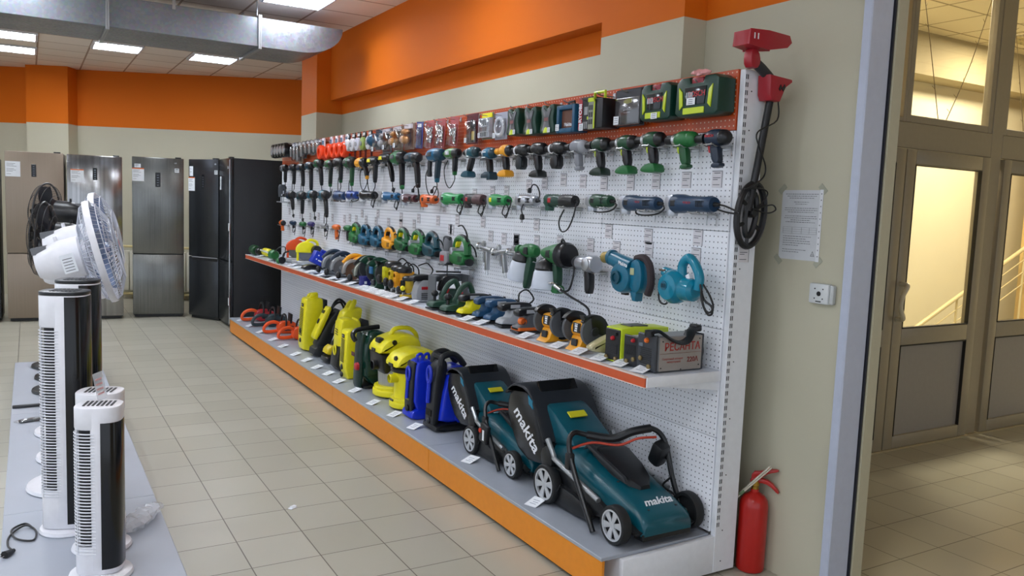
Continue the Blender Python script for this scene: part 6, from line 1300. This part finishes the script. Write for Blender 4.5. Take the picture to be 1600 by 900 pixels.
MB().prof([(.05, .10), (.19, .04), (.21, .10), (.23, .36), (.20, .42), (.09, .43), (.06, .38)], -.085, .085, .022, 1).obj('body', YKB, t); MB().prof([(.02, .0), (.19, .0), (.19, .16), (.12, .12), (.06, .22), (.04, .16)], -.092, .075, .012, 1).obj('black_lower_front', BKM, t)
MB().prof([(.19, .30), (.24, .30), (.24, .40), (.20, .43)], -.07, .07, .012, 1).obj('rear_lug', YKB, t); slots(MB(), .052, -.03, .03, .29, .33, 3, .006).obj('vent', BKM, t); MB().box(.05, .14, -.0945, -.091, .02, .05, .002).obj('label', DGR, t); MB().tube([(.035, -.02+.028*math.cos(a), .17+.04*math.sin(a)) for a in [2*PI*k/16 for k in range(16)]], .007, 6, closed=True).obj('ring_handle', YKB, t); MB().prof([(.24, .34), (.30, .30), (.33, .34), (.32, .40), (.26, .42)], -.03, .03, .008).obj('black_rear_hook', BKM, t)
t = thing('pressure_washer', 'low narrow yellow washer with slotted front, touching the dark green one', 'pressure washer', (1.30, 1.17, DZ))
MB().prof([(.0, 0), (.13, 0), (.14, .36), (.12, .385), (.03, .385), (.012, .36)], -.075, .075, .016, 1).obj('body', YKB, t); slots(MB(), -.002, -.035, .035, .13, .30, 14, .006, .05).obj('vent', M('#57531a', .5), t); badge_l(t, .01, 0, .335); MB().ell((.0, 0, .03), (.012, .022, .022), 12, 8).ell((.0, 0, .09), (.01, .018, .024), 12, 8).obj('inlet', BKM, t)
t = thing('pressure_washer', 'dark green pressure washer with black handle between yellow washer and vacuum cleaner', 'pressure washer', (1.27, .83, DZ)); BG_ = M('#0b3328', .22)
MB().prof([(.06, .03), (.28, .03), (.30, .10), (.29, .32), (.24, .41), (.16, .435), (.09, .41), (.05, .30)], -.11, .10, .03, 1).obj('body', BG_, t); MB().prof([(.02, .0), (.06, .0), (.09, .40), (.05, .42), (.035, .38), (.02, .10)], -.06, .06, .015, 1).obj('front_spine', M('#15302a', .35), t)
MB().tube(crv([(.0, -.05, .36), (-.02, -.04, .40), (.02, -.0, .43), (.12, .0, .445), (.2, .0, .45)], 5), .018, 8).obj('carry_handle', BKM, t); m = MB()
for z in (.10, .20, .30): m.box(.08, .27, -.1125, -.1095, z, z+.003)
m.obj('groove', M('#0a221c', .4), t); MB().box(.13, .22, -.1135, -.109, .19, .225, .003).obj('side_clip', BKM, t); MB().lathe([(.03, 0), (.028, -.02), (.02, -.026)], (.02, -.055, .17), 'x', 18).obj('red_dial', RED, t); MB().prof([(.05, .0), (.28, .0), (.26, .03), (.07, .03)], -.10, .10, .01, 1).obj('base', BKM, t); MB().box(-.003, .0, -.03, .03, .24, .27).obj('red_badge', M('#5a2028', .4), t)
# --- vacuum cleaners
def octo(r, n=8, ph=.39): return [(r*math.cos(ph+2*PI*k/n), r*math.sin(ph+2*PI*k/n)) for k in range(n)]
def vacuum(sn, x, y, steel, H, s):
    t = thing('wet_dry_vacuum', sn, 'vacuum cleaner', (x, y, DZ)); t.scale = (s,)*3
    MB().prof(chaikin(octo(.165), 1), .01, .06, .012, ax='xy').prof(chaikin(octo(.155), 1), .05, .085, .012, ax='xy').obj('base', YKB, t)
    MB().lathe([(.11, .07), (.115, .09), (.125, .28)] if steel else [(.125, .07), (.12, .10), (.118, .20), (.135, .285)], seg=28).obj('drum', brushed('#a8aaa8', '#c4c6c4', .3, .7) if steel else YKB, t)
    if steel: MB().prof([(-.15, .30), (-.145, .22), (-.11, .17), (-.05, .22), (.06, .285), (.13, .285), (.14, .33), (-.15, .33)], -.125, .125, .02, 1).obj('black_band', BKM, t)
    else: MB().lathe([(.145, .28), (.15, .29), (.15, .305), (.142, .315)], seg=28).obj('black_band', BKM, t)
    h = .32
    MB().prof([(-.155, h), (.15, h), (.165, h+.05), (.13, h+.12), (.02, h+.14), (-.05, h+.12), (-.11, h+.10), (-.16, h+.04)], -.13, .13, .035, 1).obj('motor_head', YKB, t)
    if steel: MB().tube(crv([(-.04, 0, h+.12), (.0, 0, h+.165), (.10, 0, h+.165), (.16, 0, h+.12), (.17, 0, h+.05)], 6), .016, 10).obj('top_handle', YKB, t); MB().box(-.145, -.105, -.05, .02, h+.075, h+.11, .006).obj('control_panel', BKM, t); m = MB(); m.lathe([(.02, 0), (.018, -.006)], (-.055, -.125, h+.085), 'y', 14).obj('round_switch', BKM, t)
    else: MB().lathe([(.026, 0), (.024, -.012)], (-.135, -.055, h+.065), 'x', 16).obj('round_switch', BKM, t); MB().box(-.166, -.155, -.045, .03, h+.005, h+.03, .002).obj('badge', BKM, t); MB().prof([(.10, h+.09), (.17, h+.06), (.19, h+.08), (.15, h+.12), (.09, h+.125)], -.10, .10, .01, 1).obj('rear_lip', YKB, t)
    m = MB(); m.lathe([(.03, -.05), (.034, -.045), (.034, 0), (.034, .03)], (-.13, -.02, .235), 'x', 18, cap=False).obj('hose_collar', BKM if steel else YKB, t); MB().lathe([(.029, -.03), (.029, -.01)], (-.13, -.02, .235), 'x', 16).obj('hose_opening', BKM, t)
    m = MB()
    for k in range(4): a = PI/4+k*PI/2; m.lathe([(.014, 0), (.014, .02)], (.12*math.cos(a), .12*math.sin(a), -.008), seg=10)
    m.v = [(p[0], p[1], max(p[2], 0)) for p in m.v]; m.obj('castor', BKM, t)
    MB().box(-.168 if steel else -.15, -.160 if steel else -.14, -.03, .03, h+.015 if steel else .06, h+.035 if steel else .075, .001).obj('lettering_plate', BKM, t); return t
vacuum('yellow vacuum cleaner with bare steel drum and top handle', 1.465, .50, True, .48, 1.0)
vacuum('all-yellow vacuum cleaner with black band, beside the blue washers', 1.43, .14, False, .42, .9)
# --- blue washers
BLU = M('#1030c8', .3)
t = thing('pressure_washer', 'slim blue pressure washer, smaller of the two blue ones', 'pressure washer', (1.30, -.12, DZ))
MB().prof([(.02, .04), (.16, .03), (.155, .36), (.13, .385), (.05, .38), (.03, .34)], -.075, .075, .014, 1).obj('body', BLU, t); MB().prof([(.0, .0), (.165, .0), (.175, .05), (.05, .07), (.0, .05)], -.085, .085, .012, 1).obj('base', BLU, t)
MB().prof([(.0, .04), (.035, .05), (.045, .36), (.03, .375), (.015, .35)], -.05, .06, .008, 1).obj('front_panel', M('#1c1e22', .45), t); MB().tube([(.005, .005+.025*math.cos(a), .29+.045*math.sin(a)) for a in [2*PI*k/18 for k in range(18)]], .009, 6, closed=True).tube([(.004, .005, .245), (-.002, .005, .13)], .011, 8).obj('spray_handle', BLU, t)
MB().tube(crv([(.05, -.03, .37), (.05, -.03, .41), (.08, -.03, .42), (.09, -.03, .375)], 5), .010, 8).tube(crv([(.12, .03, .37), (.13, .03, .40), (.16, .03, .40), (.16, .03, .30)], 5), .010, 8).obj('lug', BLU, t); MB().ell((.0, 0, .065), (.012, .02, .022), 12, 8).obj('inlet', BKM, t); MB().box(-.001, .004, -.02, .03, .12, .13).obj('label', M('#8a8a50', .4), t)
t = thing('pressure_washer', 'big blue pressure washer with black spine and loop handle beside the mower', 'pressure washer', (1.31, -.43, DZ))
MB().prof([(.04, .05), (.27, .05), (.27, .20), (.25, .26), (.265, .33), (.20, .405), (.12, .40), (.07, .28), (.045, .12)], -.088, .088, .024, 1).prof([(.13, .05), (.25, .05), (.24, .15), (.20, .18), (.15, .14)], -.100, .100, .012, 1).obj('body', BLU, t)
MB().prof([(.0, .03), (.05, .03), (.075, .28), (.10, .40), (.085, .44), (.05, .44), (.02, .38), (.005, .15)], -.055, .060, .012, 1).obj('front_spine', M('#1c1e22', .45), t)
MB().tube(crv([(.05, -.05, .41), (.06, -.05, .46), (.12, -.05, .475), (.17, -.05, .45), (.21, -.05, .40)], 6), .020, 10).tube(crv([(.05, .06, .41), (.06, .06, .46), (.12, .06, .475), (.17, .06, .45), (.21, .06, .40)], 6), .020, 10).box(.04, .08, -.05, .06, .445, .475, .01).obj('loop_handle', M('#1c1e22', .45), t)
MB().prof([(.0, .0), (.27, .0), (.29, .04), (.23, .055), (.01, .05)], -.098, .098, .014, 1).obj('base', BKM, t); MB().box(.24, .30, -.08, .08, .06, .36, .015).tube([(.25, .0, .35), (.33, .0, .36)], .014, 8).obj('hose_reel', BKM, t)
MB().tube([(.0, .005+.027*math.cos(a), .345+.05*math.sin(a)) for a in [2*PI*k/18 for k in range(18)]], .010, 6, closed=True).tube([(.0, .005, .295), (-.006, .005, .17)], .014, 8).obj('spray_handle', BLU, t)
m = MB()
for k in range(5): m.box(-.004, .002, -.035+k*.016, -.027+k*.016, .09, .13)
m.obj('front_grille', BLK, t); MB().ell((-.002, 0, .06), (.012, .018, .02), 12, 8).obj('inlet', DGR, t)
for x, y, l in [(1.238, 4.41, 'the red-orange chainsaw'), (1.237, 3.97, 'the teal-grey chainsaw'), (1.238, 3.52, 'the third chainsaw'), (1.242, 3.03, 'the chainsaw beside the tall washer'), (1.237, 2.65, 'the tallest yellow washer'), (1.235, 2.22, 'the leaning black washer'), (1.245, 1.92, 'the horned yellow washer'), (1.236, 1.6, 'the washer with slanted slots'),
        (1.245, 1.33, 'the low narrow yellow washer'), (1.232, 1.03, 'the dark green washer, left side'), (1.242, .70, 'the dark green washer, right side'), (1.233, .306, 'the all-yellow vacuum cleaner'), (1.247, -.04, 'the slim blue washer'), (1.25, -.362, 'the big blue washer'), (1.26, -1.088, 'the farther lawn mower'), (1.241, -1.782, 'the nearer lawn mower')]:
    fcard(x, y, DZ, l, .35)
# ================================================================== LAWN MOWERS (local x forward to the near end, local y towards the board)
MT = M('#07505e', .28); MK = M('#141619', .4); MK2 = M('#0e0f12', .25)
def mower(label, loc, s=1.0):
    t = thing('lawn_mower', label, 'lawn mower', loc, SIDE); t.scale = (s,)*3; W_ = .34
    # deck hood as a lofted shell: sections across x
    sec = [(-.10, .045, .31, .27, .10), (.0, .03, .32, .285, .09), (.12, .02, .325, .275, .08), (.28, .015, .33, .235, .075), (.42, .03, .315, .195, .07), (.53, .035, .31, .165, .06), (.60, .035, .31, .135, .05), (.622, .045, .30, .11, .05)]
    vs = []; fs = []; K = 14
    for x, a, b, zt, zb in sec:
        w_ = (b-a)/2; c = (a+b)/2
        prf = [(-1, 0), (-1.0, .35), (-.97, .62), (-.88, .82), (-.72, .93), (-.45, .985), (-.15, 1), (.15, 1), (.45, .985), (.72, .93), (.88, .82), (.97, .62), (1, .35), (1, 0)]
        for u, v in prf: vs.append((x, c+u*w_, zb+(zt-zb)*v))
    n = len(sec)
    for i in range(n-1):
        for k in range(K-1): fs.append((i*K+k, (i+1)*K+k, (i+1)*K+k+1, i*K+k+1))
        fs.append((i*K+K-1, (i+1)*K+K-1, (i+1)*K, i*K))
    fs.append(tuple(range(K))); fs.append(tuple((n-1)*K+k for k in range(K))[::-1])
    MB().add(vs, [f[::-1] for f in fs]).obj('hood', MT, t, sharp=50)
    MB().prof([(-.09, .03), (.30, .03), (.36, .05), (.60, .045), (.62, .075), (.40, .10), (.30, .15), (.12, .17), (-.08, .17)], .0, W_, .02, 1).obj('cutting_deck', MK, t)
    MB().prof([(-.06, .012), (.30, .012), (.34, .05), (.28, .10), (-.06, .12)], -.028, .02, .01, 1).obj('side_skirt', MK, t)
    m = MB(); m.prof([(.56, .025), (.618, .028), (.622, .058), (.56, .06)], .04, .305, .004).obj('front_bumper', MK, t)
    # glossy black motor cover on the hood
    sec2 = [(.14, .13, .22, .30), (.17, .105, .245, .315), (.24, .095, .255, .30), (.34, .10, .25, .262), (.42, .12, .23, .228), (.46, .15, .20, .203)]
    vs = []; fs = []
    for x, a, b, z in sec2:
        for u, v in ((a-.006, -.05), (a, -.004), (a+.012, 0), (b-.012, 0), (b, -.004), (b+.006, -.05)): vs.append((x, u, z+v))
    for i in range(len(sec2)-1):
        for k in range(5): fs.append((i*6+k, i*6+k+1, (i+1)*6+k+1, (i+1)*6+k))
    fs += [tuple(range(6))[::-1], tuple(30+k for k in range(6))]
    MB().add(vs, fs).obj('motor_cover', M('#17191d', .35), t, sharp=40)
    MB().prof([(.12, .28), (.15, .315), (.42, .24), (.44, .215), (.40, .22), (.15, .295)], .078, .098, .005).prof([(.12, .28), (.14, .315), (.20, .31), (.20, .29)], .098, .25, .004).obj('carry_grip', DGR, t)
    # rear flap in teal with yellow label, grass box behind
    MB().prof([(-.15, .24), (.08, .27), (.06, .32), (.0, .345), (-.14, .425), (-.20, .43), (-.19, .36)], .055, .29, .022, 1).obj('rear_flap', MT, t)
    m = MB(); m.at((-.065, .17, .395), (0, .5, 0)); m.box(-.02, .02, -.05, .05, -.004, .0035, .001).obj('yellow_label', M('#d8d020', .4), t)
    g = MB().prof([(-.05, .15), (-.09, .26), (-.20, .44), (-.27, .485), (-.38, .485), (-.455, .43), (-.46, .30), (-.30, .12)], -.005, .345, .03, 1).obj('grass_box', MK2, t)
    MB().prof([(-.085, .26), (-.07, .27), (-.19, .455), (-.26, .503), (-.385, .503), (-.47, .445), (-.462, .42), (-.38, .48), (-.27, .478), (-.20, .44)], -.012, .352, .012, 1).obj('box_rim', M('#22262c', .3), g)
    m = MB(); m.at((-.20, -.013, .445), (0, .98, 0)); 
    MB().add([(-.235, -.0135, .465), (-.195, -.0135, .445), (-.185, -.0135, .405), (-.225, -.0135, .425), (-.235, -.009, .465), (-.195, -.009, .445), (-.185, -.009, .405), (-.225, -.009, .425)], [(0, 3, 2, 1), (4, 5, 6, 7), (0, 1, 5, 4), (1, 2, 6, 5), (2, 3, 7, 6), (3, 0, 4, 7)]).obj('teal_window', M('#1f7a9a', .3), g)
    m = MB(); m.at((-.225, .17, .462), (0, .92, 0)); m.box(-.075, .085, -.115, .115, -.004, .010, .004).obj('top_window', M('#0a0b0d', .06), g)
    m = MB(); m.at((-.225, .17, .474), (0, .92, 0)); m.tube([(-.05, -.07, 0), (.0, -.03, 0), (.06, -.045, 0)], .003, 5).tube([(-.05, .05, 0), (.0, .08, 0), (.06, .06, 0)], .003, 5).obj('inner_wire', DGR, g)
    text('bag_lettering', 'makita', .092, LT, g, (-.255, -.0062, .29), (PI/2, .66, 0), .0006, 1.12, .0016, shear=.2)
    text('hood_lettering', 'makita', .05, LT, t, (.545, .175, .162), (PI/2-.98, 0, PI/2), .0006, 1.15, .0012, shear=.2)
    m = MB(); m.at((.10, .10, .286), (0, .7, 0)); m.box(-.003, .003, -.035, .035, .0, .003).obj('model_print', M('#8fb4c0', .4), t)
    # wheels with six-spoke silver rims
    for nm, x, r, inner in (('rear_wheel', .0, .093, 0), ('front_wheel', .525, .083, 0)):
        for yy, sd in ((-.032, -1), (W_+.032, 1)):
            wl = MB().lathe([(r*.78, -.022), (r*.95, -.023), (r, -.014), (r, .014), (r*.95, .023), (r*.78, .022), (r*.78, -.022)], (x, yy, r), 'y', 32, cap=False).lathe([(r*.78, .008), (r*.1, .009)], (x, yy, r), 'y', 24).lathe([(r*.78, -.008), (r*.1, -.009)], (x, yy, r), 'y', 24).obj(nm, M('#16181a', .6), t)
            m = MB(); f_ = yy+sd*.0175
            for k in range(6):
                a = 2*PI*k/6+.2; c, s_ = math.cos(a), math.sin(a); p_ = (-s_, c)
                o_ = [(r*.14*c+p_[0]*r*.09, r*.14*s_+p_[1]*r*.09), (r*.74*c+p_[0]*r*.20, r*.74*s_+p_[1]*r*.20), (r*.74*c-p_[0]*r*.20, r*.74*s_-p_[1]*r*.20), (r*.14*c-p_[0]*r*.09, r*.14*s_-p_[1]*r*.09)]
                m.prof([(x+u, r+v) for u, v in o_], f_-.003, f_+.003, .001)
            m.lathe([(r*.18, -.004), (r*.18, .004)], (x, f_, r), 'y', 16); 
            rim = [(r*.71, -.006), (r*.80, -.006), (r*.80, .006), (r*.71, .006), (r*.71, -.006)]; m.lathe(rim, (x, f_, r), 'y', 28, cap=False); m.obj('rim', M('#c4c7cb', .35, .3), wl)
    m = MB()
    for x, r in ((0, .093), (.525, .083)): m.cyl((x, -.02, r), (x, W_+.02, r), .010)
    m.obj('axle', STEEL, t)
    # folded handle
    for yy in (-.022, W_+.022):
        MB().prof([(-.06, .17), (-.07, .24), (-.02, .275), (.02, .25), (.03, .18), (.0, .15)], yy-.014, yy+.014, .006, 1).obj('handle_bracket', MK, t)
        MB().tube(crv([(-.03, yy*1.0, .30), (.03, yy, .235), (.06, yy, .215), (.40, yy+(.0 if yy > 0 else -.01), .145)], 5), .0125, 10).obj('lower_bar', M('#a9adb0', .3, .7), t)
    UB = M('#15171a', .3)
    MB().tube(crv([(.40, -.055, .008), (.24, -.05, .22), (.165, -.035, .33), (.15, .0, .375), (.17, .06, .365), (.25, .15, .36), (.31, .21, .40), (.34, .29, .415), (.37, .35, .36), (.42, .365, .20), (.47, .37, .10)], 8), .0125, 10).obj('upper_bar', UB, t)
    MB().tube(crv([(.17, .06, .365), (.25, .15, .36), (.31, .21, .40), (.34, .29, .415)], 6), .019, 10).obj('foam_grip', MK, t)
    MB().tube(crv([(.17, -.02, .31), (.20, .07, .335), (.28, .16, .335), (.34, .22, .375), (.37, .30, .38)], 6), .006, 8).obj('switch_lever', M('#b83a20', .4), t)
    MB().box(.17, .21, -.062, -.028, .22, .30, .010).obj('cable_clip', MK, t)
    m = MB(); m.at((.36, .33, .31), (.2, .45, .2)); m.box(-.03, .04, -.035, .035, -.07, .05, .02).obj('switch_box', MK, t)
    MB().tube(crv([(.38, .36, .28), (.44, .34, .22), (.40, .33, .16), (.46, .35, .13), (.44, .33, .08), (.5, .35, .06)], 6), .005, 6).obj('cable', CORDM, t)
    MB().tube(crv([(-.02, -.03, .17), (.02, -.045, .10), (.08, -.04, .08), (.11, -.035, .12)], 6), .004, 6).obj('side_cable', CORDM, t)
    m = MB()
    for x, y_, z in ((.40, .07, .215), (.575, .10, .143), (.575, .25, .143), (.40, .27, .215)): m.lathe([(.006, 0), (.006, .004)], (x, y_, z-.002), seg=8)
    m.obj('screw', DGR, t)
    return t
mower('larger teal and black lawn mower at the near end of the deck', (1.335, -1.787, DZ), 1.0)
mw = mower('smaller teal and black lawn mower behind the larger one, beside the big blue washer', (1.36, -.966, DZ), .86)
m = MB(); m.at((.23, -.075, .19), (0, .2, 0)); m.box(-.045, .05, -.012, .02, -.05, .075, .012).obj('red_switch_box', MK, mw); MB().lathe([(.016, 0), (.014, -.008)], (.205, -.085, .215), 'y', 14).obj('red_button', M('#c03018', .4), mw); MB().box(.235, .255, -.0895, -.086, .16, .225).obj('warning_label', CARD, mw)
